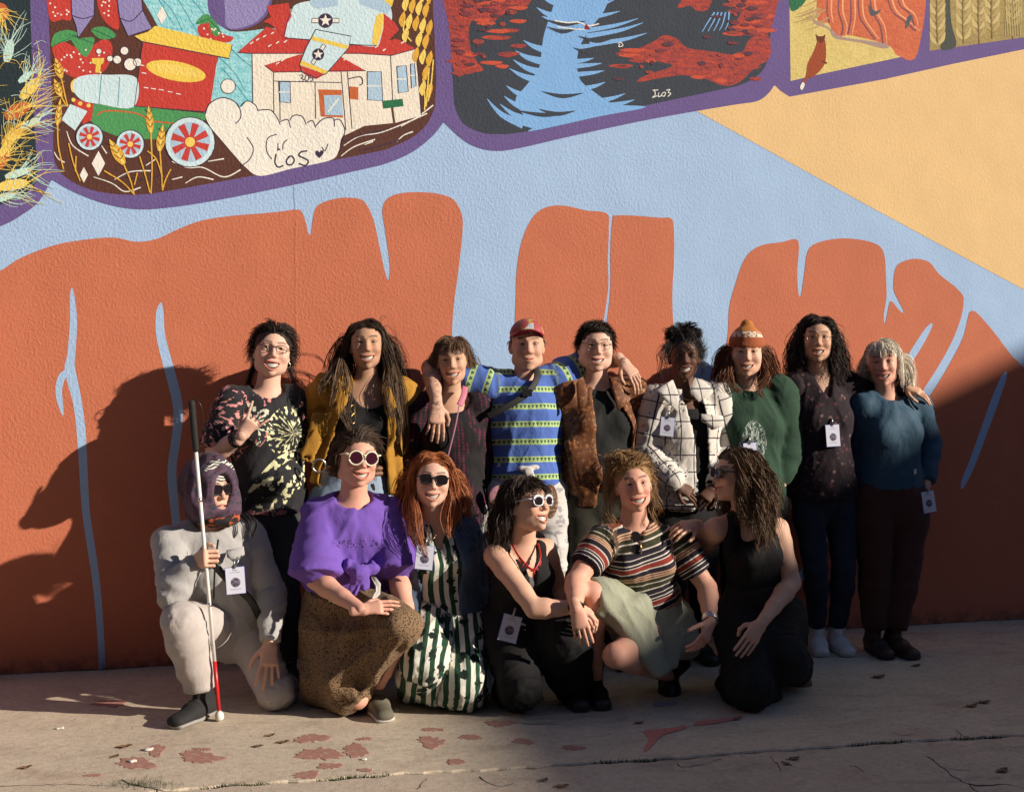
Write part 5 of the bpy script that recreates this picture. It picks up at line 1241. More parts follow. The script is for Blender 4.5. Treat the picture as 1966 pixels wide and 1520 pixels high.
DENIMN = lambda t, pc, base: t.mix(t.step(t.noise(t.vmath('MULTIPLY', pc, (1, 1, .4)), 9, 3), .45, .7), base, (.30, .36, .44))
def bodyv(**k): b = dict(BODY0); b.update(k); return b
def legs_of(J, B, pad, u1=1.95, padend=None, flat=.1): return leg(J, 'a', B, pad, 0, u1, padend, flat) + leg(J, 'b', B, pad, 0, u1, padend, flat)
def pants(name, J, B, mat, o, pad=.012, u1=1.95, padend=None, seed=1, top=.30, fold=.006, **kw):
    return garment(name, torso(J, B, pad * .7, -.06, top, flat0=1.0)[:7] + legs_of(J, B, pad, u1, padend), mat, o, J, bones(J, ['leg_a', 'leg_b']), fold=fold, seed=seed, **kw)
def torso_only(J, B, pad, t0, t1, flat0=.12, taper=None): 
    return torso(J, B, pad, t0, t1, flat0, taper)
def crew(J, r=.072, drop=.0, fwd=.02, up=.035):
    """round neck opening"""
    n = J['neck']; return (ell(n + V(0, -fwd, up - drop), (r, r * 1.05, .055 + drop)), .006)
def vneck(J, w, depth, fwd=.30):
    """wedge cut at the front: w half width at the top"""
    n = J['neck']; top = n + V(0, 0, .05); bot = n + V(0, 0, -depth)
    return (ecap(top + V(0, -.13, 0), bot + V(0, -.13, 0), (w, .12), (.006, .12), lat=(1, 0, 0)), .008)
def opening(J, pts, depth=.12, y0=-.14):
    """front slit through pts [(point, half width)]"""
    return [(ecap(a + V(0, y0, 0), b + V(0, y0, 0), (wa, depth), (wb, depth), lat=(1, 0, 0)), .006) for (a, wa), (b, wb) in zip(pts[:-1], pts[1:])]

# ---- back row, leftmost: black tie-dye shirt, rock sign
J = stand(joints(head=(523, 676, -.25), neck=(512, 758, -.23), sh_a=(446, 774, -.27), sh_b=(560, 772, -.21), hip_a=(482, 968, -.27), hip_b=(545, 970, -.25), el_a=(413, 868, -.33), wr_a=(465, 836, -.47), el_b=(566, 870, -.18), wr_b=(566, 950, -.2)), 512, 552)
J['hand_a'] = dict(d=(.60, -.10, .80), back=(-.1, -1, .1), thumb=1, special=[(3, 5, 5), (75, 95, 60), (75, 95, 60), (-4, 6, 8)], spread=16, thumb_curl=46, scale=.98)
B = bodyv(hw=.168, ww=.150, cw=.156, wd=.118, bust=.06, belly=.12, arm=1.05)
o, M, T = person(J, B, dict(yaw=4, pitch=6, roll=9, smile=1.0, open=.018, fw=1.10, jaw=.95, nose=.95, size=1.03, mouth=1.1), PALE1, 'person in black tie-dye shirt and glasses making a rock sign beside the wall')
def tiedye(t, pc, base):
    s_ = t.sep(pc); col = base
    for (cx, cz, r0, r1, k, colr, lo) in ((.085, .49, .0, .125, 9, (.66, .66, .38), .545), (.16, .12, .12, .30, 8, (.68, .67, .40), .55), (-.10, .53, .0, .10, 7, (.62, .66, .50), .56), (-.30, .62, .0, .3, 8, (.62, .24, .24), .60), (5.0, .10, .0, .4, 9, (.62, .26, .26), .56)):
        x = t.math('SUBTRACT', s_[0], cx); z = t.math('SUBTRACT', s_[2], cz); a = t.math('ARCTAN2', z, x); r = t.math('SQRT', t.math('ADD', t.math('MULTIPLY', x, x), t.math('MULTIPLY', z, z)))
        n = t.noise(t.comb(t.math('MULTIPLY', a, 1.0 * k / 3), t.math('MULTIPLY', r, 16), cx), 2.2, 2, .5)
        f = t.math('MULTIPLY', t.step(n, lo, lo + .03), t.math('MULTIPLY', t.math('LESS_THAN', r, r1), t.math('GREATER_THAN', r, r0))); f = t.math('MULTIPLY', f, t.math('MAXIMUM', t.math('LESS_THAN', s_[1], 0.03), t.math('GREATER_THAN', s_[0], 2.0)))
        col = t.mix(f, col, colr)
    e = t.math('MULTIPLY', t.step(s_[2], .16, .10), t.math('LESS_THAN', s_[0], 2)); col = t.mix(t.math('MULTIPLY', e, t.step(t.noise(pc, 26, 2), .52, .58)), col, (.62, .26, .27))
    return col
garment('shirt', torso_only(J, B, .024, -.06, .95) + arm(J, 'a', B, .026, 0, .92, .042, .12) + arm(J, 'b', B, .026, 0, .9, .03, .12), cloth('tie_dye_cotton', (.020, .020, .023), pat=tiedye), o, J, bones(J, ['torso', 'arm_a', 'arm_b']), cuts=[crew(J, .080, .012)], seed=11, fold=.006)
pants('leggings', J, B, cloth('charcoal_leggings', (.045, .044, .045)), o, .006, fold=.002)
HB = hair_mat('hair_black_brown', (.010, .007, .006), (.045, .028, .022))
hair(o, M, T, HB, n=1600, length=.075, steps=9, curl=.006, freq=70, vol=.018, r=.0021, seed=3, cap=.012, comb=(.1, .9, .30), lift=.06, top=.25, grav=.16, hairline=.078, side_low=-.035, clump=6, frizz=.004)
locks(o, HB, [[at(492, 690, -.2), at(478, 735, -.2), at(470, 752, -.24), at(474, 772, -.26)], [at(556, 700, -.2), at(562, 730, -.2), at(572, 760, -.2)]], 20, .008, .002, .004, 60, 4, 14)
glasses(o, M, T, plain('dark_red_frame', (.05, .012, .016), .3), None, .0235, .0165, 3.0, .0019)
mb = MB(); w = J['wr_a'] + (J['el_a'] - J['wr_a']) * .12; ax = nrm(J['wr_a'] - J['el_a']); e1 = _any_perp(ax); e2 = np.cross(ax, e1)
for kk in (0, .016, .030): mb.tube([w - ax * kk + (e1 * cos(a) + e2 * sin(a)) * .033 for a in np.linspace(0, 2 * pi, 16)[:-1]], .0055, 6, 0, True)
mb.build('bracelet', M_BLACK, o, True)
for s, ear in ((-1, -.078), (1, .078)):
    mb = MB(); c = M @ V(ear, .005, -.048) + T; mb.tube([c + (V(.012, 0, 0) * cos(a) + V(0, 0, .012) * sin(a)) for a in np.linspace(0, 2 * pi, 12)[:-1]], .0018, 5, 0, True); mb.build('earring', M_SILVER, o, True)
for s in SIDES: shoe(o, J['an_' + s], (.1, -1), SHOE_D, SOLE_D)

# ---- mustard jacket, long dark hair
J = stand(joints(head=(704, 662, -.27), neck=(706, 738, -.24), sh_a=(632, 752, -.25), sh_b=(772, 760, -.25), hip_a=(632, 962, -.28), hip_b=(716, 962, -.28), el_a=(570, 815, -.12), wr_a=(505, 850, -.085), el_b=(800, 850, -.14), wr_b=(850, 880, -.10)), 632, 700)
B = bodyv(hw=.170, ww=.138, cw=.150, bust=.06, arm=.95)
o, M, T = person(J, B, dict(yaw=0, pitch=2, roll=-1, smile=1.0, open=.0105, fw=.99, jaw=.85, mouth=1.1), TAN, 'person with long dark hair in open mustard jacket and light blue jeans')
garment('top', torso_only(J, B, .008, .02, .95), cloth('black_jersey', (.010, .010, .011), sheen=.0), o, J, bones(J, ['torso']), cuts=[(ell(J['neck'] + V(0, -.06, -.02), (.085, .10, .105)), .01)], fold=.003, seed=4)
MUST = cloth('mustard_corduroy', (.37, .185, .026), var=.2, pat=lambda t, pc, b: t.mix(t.math('MULTIPLY', t.step(t.noise(pc, 12, 4), .5, .7), .35), b, (.25, .12, .02)))
pe = (J['hip_a'] + J['hip_b']) / 2; nk = J['neck']
garment('jacket', torso_only(J, B, .034, .12, .96, taper=.02) + arm(J, 'a', B, .034, 0, 1.9, .03) + arm(J, 'b', B, .034, 0, 1.9, .03) + [(ecap(at(752, 830, -.30), at(768, 918, -.33), (.035, .02), (.012, .012), lat=(1, 0, 0)), .02), (ecap(at(618, 800, -.34), at(588, 882, -.36), (.045, .016), (.030, .010), lat=(1, 0, 0)), .03)],
        MUST, o, J, bones(J, ['torso', 'arm_a', 'arm_b']), shell=.016, cuts=opening(J, [(at(700, 700, -.27), .06), (at(700, 752, -.27), .085), (at(688, 830, -.27), .125), (at(672, 900, -.27), .170), (at(672, 1010, -.27), .18)]) + [crew(J, .085, .01)], fold=.010, seed=7)
for pts in ([at(672, 735, -.365), at(655, 742, -.385), at(640, 790, -.41), at(652, 800, -.415), at(668, 770, -.40)], [at(733, 738, -.36), at(742, 780, -.395), at(752, 800, -.40), at(762, 780, -.40), at(750, 745, -.375)]): flap(o, pts, MUST)
pants('jeans', J, B, cloth('light_denim', (.34, .42, .52), pat=lambda t, pc, b: t.mix(t.step(t.noise(pc, 7, 4), .42, .7), b, (.20, .27, .37))), o, .014, seed=5, top=.26)
mb = MB(); pb = pe + (nk - pe) * .27
for i in range(2): mb.tube([pb + V(.158 * cos(a), -.115 * sin(a) - .0, -.012 + .024 * i) for a in np.linspace(0, 2 * pi, 30)[:-1]], .014, 8, 0, True)
mb.build('belt', leather('brown_belt', (.17, .07, .03)), o, True)
mb = MB(); c = at(613, 894, -.43); mb.tube(ring_pts(c, V(1, .1, 0), V(0, 0, 1), .030, .030, 20), .0045, 8, 0, True); mb.build('buckle', M_SILVER, o, True)
H2 = hair_mat('hair_dark_brown', (.016, .010, .008), (.085, .050, .028))
col = [(M.T @ (J['sh_a'] + V(.02, 0, -.02) - T), V(.085, .075, .06)), (M.T @ (J['sh_b'] + V(-.02, 0, -.02) - T), V(.085, .075, .06)), (M.T @ (nk + V(0, 0, -.16) - T), V(.17, .125, .17))]
hair(o, M, T, H2, n=2000, length=.40, steps=14, part=-.025, curl=.006, freq=25, vol=.012, r=.0020, seed=5, hairline=.078, cap=.005, colliders=col, clump=8, face_gap=.070)
HL = hair_mat('hair_brown_ends', (.06, .035, .02), (.20, .125, .07))
locks(o, HL, [[at(655, 690, -.30), at(650, 720, -.36), at(640, 745, -.38), at(636, 780, -.40)], [at(660, 700, -.32), at(664, 740, -.385), at(662, 790, -.41), at(672, 830, -.42)], [at(650, 690, -.28), at(632, 725, -.35), at(618, 742, -.36), at(612, 758, -.36)], [at(752, 680, -.26), at(762, 720, -.32), at(775, 770, -.36), at(778, 830, -.37), at(776, 870, -.36)], [at(752, 690, -.28), at(756, 740, -.36), at(766, 800, -.40), at(764, 850, -.40)], [at(748, 700, -.3), at(744, 750, -.38), at(750, 800, -.41)]], 26, .013, .0019, .006, 25, 6, 14)
mb = MB(); mb.tube([at(684, 762, -.36), at(680, 785, -.405), at(684, 800, -.415)], .0016, 5); c = at(678, 790, -.42)
for d_ in (-.022, .022): mb.tube(ring_pts(c + V(0, 0, d_ - .012), V(.4, .9, 0) * .5 + V(.5, 0, 0), V(0, 0, 1), .017, .021, 14), .002, 5, 0, True)
sg = mb.build('sunglasses', M_GOLD, None, True); tag(sg, 'thin gold sunglasses hanging from the black top under a mustard jacket', 'sunglasses')
for s in SIDES: shoe(o, J['an_' + s], (0, -1), SHOE_D, SOLE_D)

# ---- short brown bob, black and magenta knit
J = stand(joints(head=(869, 694, -.27), neck=(866, 768, -.25), sh_a=(800, 782, -.27), sh_b=(916, 776, -.27), hip_a=(845, 990, -.30), hip_b=(905, 990, -.30), el_a=(790, 900, -.26), wr_a=(800, 1000, -.3), el_b=(928, 890, -.26), wr_b=(935, 990, -.26)), 850, 900)
B = bodyv(hw=.150, ww=.126, cw=.140, bust=.05, arm=.9)
o, M, T = person(J, B, dict(yaw=-4, pitch=0, roll=-3, smile=1.0, open=.0105, fw=.90, jaw=.82, nose=1.12, size=.97, mouth=1.05), OLIVE, 'person with short brown hair and bangs in black and magenta knit sweater', neck_r=.050)
def knit(t, pc, base):
    s_ = t.sep(pc); w = t.math('SINE', t.math('MULTIPLY', s_[0], 300.0)); z = t.math('SINE', t.math('ADD', t.math('MULTIPLY', s_[2], 420.0), t.math('MULTIPLY', t.noise(pc, 25, 2), 9.0)))
    n = t.noise(t.vmath('MULTIPLY', pc, (1.0, 1.0, .35)), 11, 2); zone = t.math('MULTIPLY', t.step(n, .46, .54), t.step(s_[0], -.05, .02))
    st = t.math('MULTIPLY', t.step(w, -.3, .4), t.step(z, -1.1, .1)); st = t.math('MULTIPLY', st, t.step(t.noise(t.vmath('MULTIPLY', pc, (3.0, 3.0, 1.0)), 26, 2), .40, .55)); return t.mix(t.math('MULTIPLY', st, zone), base, (.15, .014, .048))
KN = NT('knit_wool')
garment('sweater', torso_only(J, B, .020, -.10, .95) + arm(J, 'a', B, .022, 0, 1.95, .018) + arm(J, 'b', B, .022, 0, 1.95, .018), cloth('chunky_knit', (.011, .010, .012), weave=120, bump=.7, pat=knit), o, J, bones(J, ['torso', 'arm_a', 'arm_b']), cuts=[(ell(nkk := J['neck'] + V(0, -.07, .012), (.078, .09, .075)), .008)], fold=.006, seed=21)
pants('trousers', J, B, cloth('grey_striped_trousers', (.32, .31, .30), pat=lambda t, pc, b: t.mix(t.step(t.math('SINE', t.math('MULTIPLY', t.sep(pc)[0], 260.0)), .2, .6), b, (.10, .10, .10))), o, .012, seed=3, top=.1)
HBB = hair_mat('hair_brown', (.085, .045, .028), (.25, .15, .09))
hair(o, M, T, HBB, n=1900, length=.135, steps=10, part=.012, curl=.002, freq=20, vol=.012, r=.0019, seed=8, cap=.010, bangs=.042, clump=8, face_gap=.074, lenvar=.2, sweep=-.1)
strap(o, [at(893, 742, -.34), at(890, 760, -.375), at(882, 778, -.395)], .030, plain('pink_strap', (.50, .14, .22), .6), name='strap')
strap(o, [at(882, 776, -.40), at(874, 820, -.415), at(858, 885, -.42), at(850, 930, -.40)], .007, plain('pink_cord', (.36, .16, .24), .6), name='strap')
for s in SIDES: shoe(o, J['an_' + s], (0, -1), SHOE_D, SOLE_D)

# ---- patterned cap, blue banded sweater, arms round both neighbours
J = stand(joints(head=(1012, 664, -.28), neck=(1008, 733, -.25), sh_a=(936, 742, -.24), sh_b=(1072, 728, -.24), hip_a=(975, 950, -.30), hip_b=(1048, 950, -.30), el_a=(826, 706, -.17), wr_a=(838, 775, -.44), el_b=(1150, 690, -.14), wr_b=(1196, 694, -.34)), 975, 1045)
J['hand_a'] = dict(d=(-.02, -.12, -1), back=(.1, -1, .1), thumb=1, curl=(12, 14, 14, 18), spread=5, thumb_curl=30, scale=1.12)
J['hand_b'] = dict(d=(.55, -.40, -.75), back=(.15, -.7, .5), thumb=-1, curl=(18, 20, 20, 24), spread=4, thumb_curl=35, scale=1.08)
B = bodyv(hw=.158, ww=.140, cw=.160, bust=0, arm=1.02, cd=.115)
o, M, T = person(J, B, dict(yaw=3, pitch=-1, roll=0, smile=.65, open=.0004, fw=.96, jaw=1.16, size=1.03, nose=1.15, mouth=.92), TATT, 'person in colourful cap and blue banded sweater hugging both neighbours', tat=True, neck_r=.056)
def fair(t, pc, base):
    s_ = t.sep(pc); f = t.math('FRACT', t.math('DIVIDE', t.math('ADD', s_[2], .012), .084)); band = t.math('LESS_THAN', f, .34); mid = t.math('LESS_THAN', t.math('ABSOLUTE', t.math('SUBTRACT', f, .17)), .09)
    zig = t.math('ADD', t.math('SINE', t.math('MULTIPLY', s_[0], 330.0)), t.math('MULTIPLY', t.math('SUBTRACT', f, .17), 9.0)); col = t.mix(band, base, (.38, .52, .22)); return t.mix(t.math('MULTIPLY', mid, t.math('GREATER_THAN', zig, 0.0)), col, (.05, .10, .06))
SWB = cloth('blue_knit', (.075, .145, .45), pat=fair, weave=160, bump=.35)
garment('sweater', torso_only(J, B, .026, .10, .96, flat0=.5) + arm(J, 'a', B, .034, 0, .80, .040, .12) + arm(J, 'b', B, .034, 0, .92, .045, .12), SWB, o, J, bones(J, ['torso', 'arm_a', 'arm_b']), cuts=[crew(J, .068, .0)], fold=.009, seed=31)
def patch(t, pc, base):
    n = t.noise(pc, 16, 3, .6); return t.mix(t.step(n, .58, .62), base, (.30, .28, .30))
WP = cloth('off_white_cotton', (.55, .53, .51), pat=patch)
pants('trousers', J, B, WP, o, .030, 1.9, .045, seed=8, top=.30, fold=.010)
for (c, rx, rz, colr) in ((at(957, 955, -.435), .052, .06, (.42, .18, .25)), (at(1056, 962, -.45), .040, .085, (.12, .06, .035)), (at(1030, 1040, -.46), .05, .05, (.16, .07, .12))):
    F = field_of([(ell(c, (rx, .012, rz)), .01)], .006); v, q = F.mesh(); mesh_obj('patch', v, q, cloth('patch_cloth', colr, var=.4, pat=lambda t, pc, b: t.mix(t.step(t.noise(t.obj(), 60, 3), .48, .56), b, (.30, .20, .14))), o, True, {'pc': v})
strap(o, [at(1014, 900, -.47), at(1022, 922, -.48), at(1038, 948, -.475)], .040, WP, name='sash')
F = field_of([(ell(at(1014, 903, -.445), (.024, .018, .022)), .01), (ell(at(1026, 897, -.44), (.026, .012, .014)), .01), (ell(at(1003, 899, -.44), (.024, .012, .014)), .01)], .006); v, q = F.mesh(); mesh_obj('sash_knot', v, q, WP, o, True, {'pc': v})
strap(o, [at(1028, 702, -.30), at(1030, 728, -.36), at(1008, 758, -.395), at(970, 782, -.395), at(935, 800, -.37)], .032, plain('black_webbing', (.012, .012, .013), .7), name='strap')
mb = MB(); mb.box(at(1012, 754, -.402), (.045, .012, .034)); mb.build('strap_buckle', M_BLACK, o)
H4 = hair_mat('hair_light_brown', (.07, .04, .022), (.14, .085, .05)); hair(o, M, T, H4, n=300, length=.025, steps=5, vol=.002, r=.0016, seed=9, cap=.002, hairline=.03, rootmax=.03)
CAPM = NT('patterned_cap'); pcn = CAPM.attr('pc'); vv = CAPM.vor(pcn, 38, 'F1', 'Color'); sv = CAPM.n('ShaderNodeSeparateColor'); CAPM.lk(vv, sv.inputs[0])
cc = CAPM.ramp(sv.outputs[0], [(0, (.30, .05, .05)), (.28, (.42, .20, .04)), (.45, (.30, .33, .10)), (.6, (.32, .36, .42)), (.75, (.34, .06, .10)), (.9, (.5, .46, .36))], 'CONSTANT')
cc = CAPM.mix(CAPM.step(CAPM.sep(pcn)[0], -.01, -.06), cc, (.28, .05, .07)); CAPM = CAPM.out(cc, .7)
F = field_of([(ell((0, .018, .046), (.083, .100, .083)), .01)], .0045); F.cut(half((0, 0, .052), (0, .25, -1)), .003); v, q = F.mesh(); ch = mesh_obj('cap', v @ M.T + T, q, CAPM, o, True, {'pc': v})
vs, fs = [], []; nA, nR = 17, 5
for i in range(nA):
    a = radians(-82 + 164 * i / (nA - 1))
    for j in range(nR):
        rr = j / (nR - 1); x = sin(a) * (.081 + .004 * rr); y = .010 - cos(a) * (.092 + .062 * rr * cos(a) ** .5 if cos(a) > 0 else .09); z = .056 + .012 * (1 - (x / .085) ** 2) * rr - .022 * (abs(x) / .085) ** 2 * rr + .014 * cos(a)
        vs.append((x, y, z))
top = np.array(vs); allv = np.concatenate([top, top + V(0, .001, -.004)]); n0 = len(top)
for i in range(nA - 1):
    for j in range(nR - 1):
        a, b, c, d_ = i * nR + j, i * nR + j + 1, (i + 1) * nR + j + 1, (i + 1) * nR + j; fs += [(a, b, c, d_), (n0 + d_, n0 + c, n0 + b, n0 + a)]
    fs.append((i * nR + nR - 1, n0 + i * nR + nR - 1, n0 + (i + 1) * nR + nR - 1, (i + 1) * nR + nR - 1))
mesh_obj('visor', allv @ M.T + T, fs, plain('red_visor', (.34, .025, .03), .7), ch, True)
for s in SIDES: shoe(o, J['an_' + s], (0, -1), SHOE_D, SOLE_D)

# ---- short dark hair, glasses, copper jacket
J = stand(joints(head=(1144, 667, -.28), neck=(1143, 745, -.26), sh_a=(1086, 760, -.28), sh_b=(1218, 756, -.24), hip_a=(1112, 955, -.30), hip_b=(1190, 955, -.30), el_a=(1078, 856, -.22), wr_a=(1092, 925, -.32), el_b=(1240, 860, -.20), wr_b=(1235, 950, -.22)), 1118, 1180)
J['hand_a'] = dict(d=(.2, -.1, -1), back=(-.8, -.4, 0), thumb=1, curl=(20, 20, 20, 20))
B = bodyv(hw=.172, ww=.160, cw=.168, wd=.122, bust=.062, belly=.12, arm=1.05)
o, M, T = person(J, B, dict(yaw=5, pitch=1, roll=2, smile=.95, open=.009, fw=1.14, jaw=1.16, size=1.02, nose=.95), PALE1, 'person with short dark hair and round glasses in copper patterned jacket', neck_r=.058)
garment('shirt', torso_only(J, B, .008, -.02, .96) + arm(J, 'a', B, .010, 0, .5, .01) + arm(J, 'b', B, .010, 0, .5, .01), cloth('black_cotton', (.013, .014, .014)), o, J, bones(J, ['torso', 'arm_a', 'arm_b']), cuts=[crew(J, .072, .004)], fold=.005, seed=41)
def copper(t, pc, base):
    v = t.vor(pc, 42, 'F1'); n = t.noise(pc, 60, 3, .6, 1.2); return t.mix(t.math('MULTIPLY', t.step(n, .44, .58), t.step(v, .6, .2)), base, (.40, .17, .06))
COP = cloth('copper_velvet', (.12, .042, .015), rough=.6, pat=copper, var=.2, sheen=.1)
garment('jacket', torso_only(J, B, .030, -.06, .96) + arm(J, 'a', B, .028, 0, 1.9, .028) + arm(J, 'b', B, .028, 0, 1.9, .028) + [(ecap(at(1102, 850, -.40), at(1114, 936, -.41), (.050, .020), (.022, .012), lat=(1, 0, 0)), .05)], COP, o, J, bones(J, ['torso', 'arm_a', 'arm_b']), shell=.015,
        cuts=opening(J, [(at(1146, 700, -.28), .060), (at(1150, 755, -.28), .062), (at(1166, 830, -.28), .098), (at(1176, 900, -.28), .128), (at(1196, 1010, -.28), .185)]) + [crew(J, .080, .0)], fold=.0035, seed=43)
for pts in ([at(1120, 722, -.35), at(1106, 736, -.385), at(1110, 785, -.42), at(1126, 776, -.42), at(1128, 750, -.40)], [at(1172, 720, -.345), at(1176, 750, -.395), at(1186, 790, -.41), at(1204, 772, -.40), at(1192, 735, -.375)]): flap(o, pts, COP)
pants('trousers', J, B, cloth('dark_olive_trousers', (.030, .029, .020)), o, .022, seed=6)
H5 = hair_mat('hair_short_dark', (.012, .008, .006), (.05, .03, .022))
hair(o, M, T, H5, n=1700, length=.042, steps=7, vol=.010, r=.0018, seed=12, cap=.010, comb=(-.55, -.35, .2), lift=.06, top=.45, grav=.2, hairline=.076, side_low=-.015, frizz=.003, clump=5, nape=-.05)
glasses(o, M, T, plain('thin_dark_frame', (.05, .04, .045), .3, .5), None, .022, .019, 2.2, .0013)
for s in SIDES: shoe(o, J['an_' + s], (0, -1), SHOE_D, SOLE_D)

# ---- dark curls tied up, white checked overshirt
J = stand(joints(head=(1314, 686, -.30), neck=(1314, 756, -.28), sh_a=(1258, 772, -.29), sh_b=(1374, 766, -.29), hip_a=(1282, 968, -.32), hip_b=(1350, 968, -.32), el_a=(1236, 870, -.30), wr_a=(1300, 930, -.49), el_b=(1402, 870, -.30), wr_b=(1370, 935, -.49)), 1290, 1345)
J['hand_a'] = dict(d=(.85, -.15, -.50), back=(-.1, -.8, .6), thumb=-1, curl=(18, 22, 26, 30), spread=3, thumb_curl=30, scale=.95)
J['hand_b'] = dict(d=(-.70, -.2, -.70), back=(.2, -.8, .5), thumb=1, curl=(30, 35, 35, 35), spread=3, thumb_curl=30, scale=.95)
B = bodyv(hw=.150, ww=.120, cw=.138, bust=.048, arm=.88)
o, M, T = person(J, B, dict(yaw=0, pitch=2, roll=0, smile=1.0, open=.012, fw=.95, jaw=.9, size=.95, nose=1.15, mouth=1.12), DARK, 'person with dark curls tied up in white overshirt with black grid lines', neck_r=.045)
garment('top', torso_only(J, B, .006, -.02, .95), cloth('black_top', (.011, .010, .011)), o, J, bones(J, ['torso']), cuts=[(ell(J['neck'] + V(0, -.07, .0), (.075, .09, .075)), .01)], fold=.002)
def grid(t, pc, base):
    s_ = t.sep(pc); f1 = t.math('FRACT', t.math('DIVIDE', t.math('ADD', s_[0], .01), .066)); f2 = t.math('FRACT', t.math('DIVIDE', s_[2], .082)); return t.mix(t.math('MAXIMUM', t.math('LESS_THAN', f1, .085), t.math('LESS_THAN', f2, .07)), base, (.035, .035, .05))
WHP = cloth('white_checked_flannel', (.62, .585, .53), pat=grid, var=.05)
garment('overshirt', torso_only(J, B, .038, -.02, .96, taper=.012) + arm(J, 'a', B, .040, 0, 1.86, .034) + arm(J, 'b', B, .040, 0, 1.86, .034), WHP, o, J, bones(J, ['torso', 'arm_a', 'arm_b']), shell=.014, cuts=opening(J, [(at(1314, 700, -.3), .052), (at(1318, 760, -.3), .050), (at(1328, 850, -.3), .030), (at(1334, 1010, -.3), .045)], .13, -.12) + [crew(J, .075, .0)], fold=.008, seed=51)
for s, c in (('a', at(1302, 926, -.49)), ('b', at(1369, 932, -.49))):
    ax = nrm(J['wr_' + s] - J['el_' + s]); garment('cuff', [(ecap(c - ax * .055, c - ax * .005, .050, .044, c0=.2, c1=.2), .01)], WHP, o, J, bones(J, ['arm_' + s]), shell=.010, fold=.003)
for pts in ([at(1292, 728, -.345), at(1262, 748, -.395), at(1276, 768, -.425), at(1302, 790, -.435), at(1304, 760, -.42)], [at(1334, 724, -.345), at(1324, 752, -.41), at(1342, 772, -.43), at(1372, 752, -.41), at(1356, 734, -.37)]): flap(o, pts, WHP)
flap(o, [at(1346, 794, -.435), at(1388, 798, -.43), at(1392, 816, -.44), at(1372, 824, -.445), at(1346, 808, -.44)], WHP, 'pocket_flap')
pants('trousers', J, B, cloth('black_trousers', (.011, .010, .011)), o, .015)
H6 = hair_mat('hair_black', (.007, .006, .006), (.035, .028, .025))
hair(o, M, T, H6, n=1000, length=.07, steps=8, curl=.004, freq=70, vol=.008, r=.0018, seed=14, cap=.008, comb=(0, .6, .9), lift=.1, grav=.05, frizz=.005, hairline=.072)
g0 = T + M @ V(0, .03, .115); rs_ = np.random.RandomState(5); gd = []
for k in range(46):
    d_ = rs_.randn(3); d_ /= np.linalg.norm(d_); d_[2] = abs(d_[2]) * .7; p0 = g0 + d_ * V(.035, .03, .02); gd.append([p0, g0 + d_ * V(.075, .06, .05) + V(0, 0, .01), g0 + d_ * V(.085, .07, .055) + V(*rs_.randn(3)) * .02 - V(0, 0, .01)])
locks(o, H6, gd, 12, .010, .0023, .010, 90, 8, 10, .5)
locks(o, H6, [[at(1278, 660, -.34), at(1268, 690, -.36), at(1272, 730, -.36)], [at(1284, 655, -.37), at(1276, 690, -.39), at(1282, 715, -.39)], [at(1344, 655, -.35), at(1352, 685, -.37), at(1346, 722, -.37)], [at(1320, 640, -.39), at(1340, 660, -.41), at(1346, 690, -.39)]], 12, .010, .0016, .008, 70, 3, 12)
mb = MB(); mb.tube([J['neck'] + V(.055 * cos(a), -.062 - .02 * sin(a) - .018 * abs(sin(a)), .008 - .036 * abs(sin(a))) for a in np.linspace(0, pi, 14)], .0022, 5); mb.build('necklace', M_GOLD, o, True)
badge(at(1281, 819, -.455), .066, .090, 'name badge clipped to the white checked overshirt', (-.2, -1, .1), -.10)
for s in SIDES: shoe(o, J['an_' + s], (0, -1), SHOE_D, SOLE_D)

# ---- rust beanie, green sweatshirt
J = stand(joints(head=(1433, 679, -.28), neck=(1434, 752, -.26), sh_a=(1378, 764, -.26), sh_b=(1492, 758, -.26), hip_a=(1402, 968, -.30), hip_b=(1475, 968, -.30), el_a=(1372, 870, -.22), wr_a=(1385, 960, -.22), el_b=(1506, 850, -.24), wr_b=(1500, 930, -.34)), 1410, 1470)
J['hand_b'] = dict(d=(-.1, -.1, -1), back=(.6, -.8, 0), thumb=-1, curl=(20, 20, 20, 20))
B = bodyv(hw=.165, ww=.142, cw=.150, bust=.06, arm=1.0)
o, M, T = person(J, B, dict(yaw=0, pitch=0, roll=1, smile=1.0, open=.0095, fw=1.10, jaw=.9, nose=.92), PALE2, 'person in rust knit hat and dark green sweatshirt with long auburn hair')
def lily(t, pc, base):
    p = t.vmath('SUBTRACT', pc, (-.03, 0.0, .47)); s_ = t.sep(p); r = t.math('SQRT', t.math('ADD', t.math('MULTIPLY', t.math('MULTIPLY', s_[0], s_[0]), 3.2), t.math('MULTIPLY', s_[2], s_[2])))
    n = t.noise(t.vmath('MULTIPLY', pc, (1.6, 1, .6)), 30, 3, .6, 1.5); f = t.math('MULTIPLY', t.math('LESS_THAN', r, .125), t.math('LESS_THAN', s_[1], .0)); f = t.math('MULTIPLY', f, t.step(t.math('ABSOLUTE', t.math('SUBTRACT', n, .5)), .045, .02)); f = t.math('MULTIPLY', f, t.math('LESS_THAN', s_[0], 1.0)); return t.mix(f, base, (.42, .47, .45))
GRNS = cloth('green_sweatshirt', (.022, .054, .033), pat=lily, var=.12)
garment('sweatshirt', torso_only(J, B, .030, -.04, .96) + arm(J, 'a', B, .040, 0, 1.9, .03) + arm(J, 'b', B, .055, 0, 1.0, .075) + arm(J, 'b', B, .075, 1.0, 1.75, .03) + [(ell(at(1506, 800, -.27), (.055, .07, .13)), .05)], GRNS, o, J, bones(J, ['torso', 'arm_a', 'arm_b']), cuts=[crew(J, .074, .0)], fold=.007, seed=61)
pants('trousers', J, B, cloth('black_trousers_b', (.012, .012, .014)), o, .012)
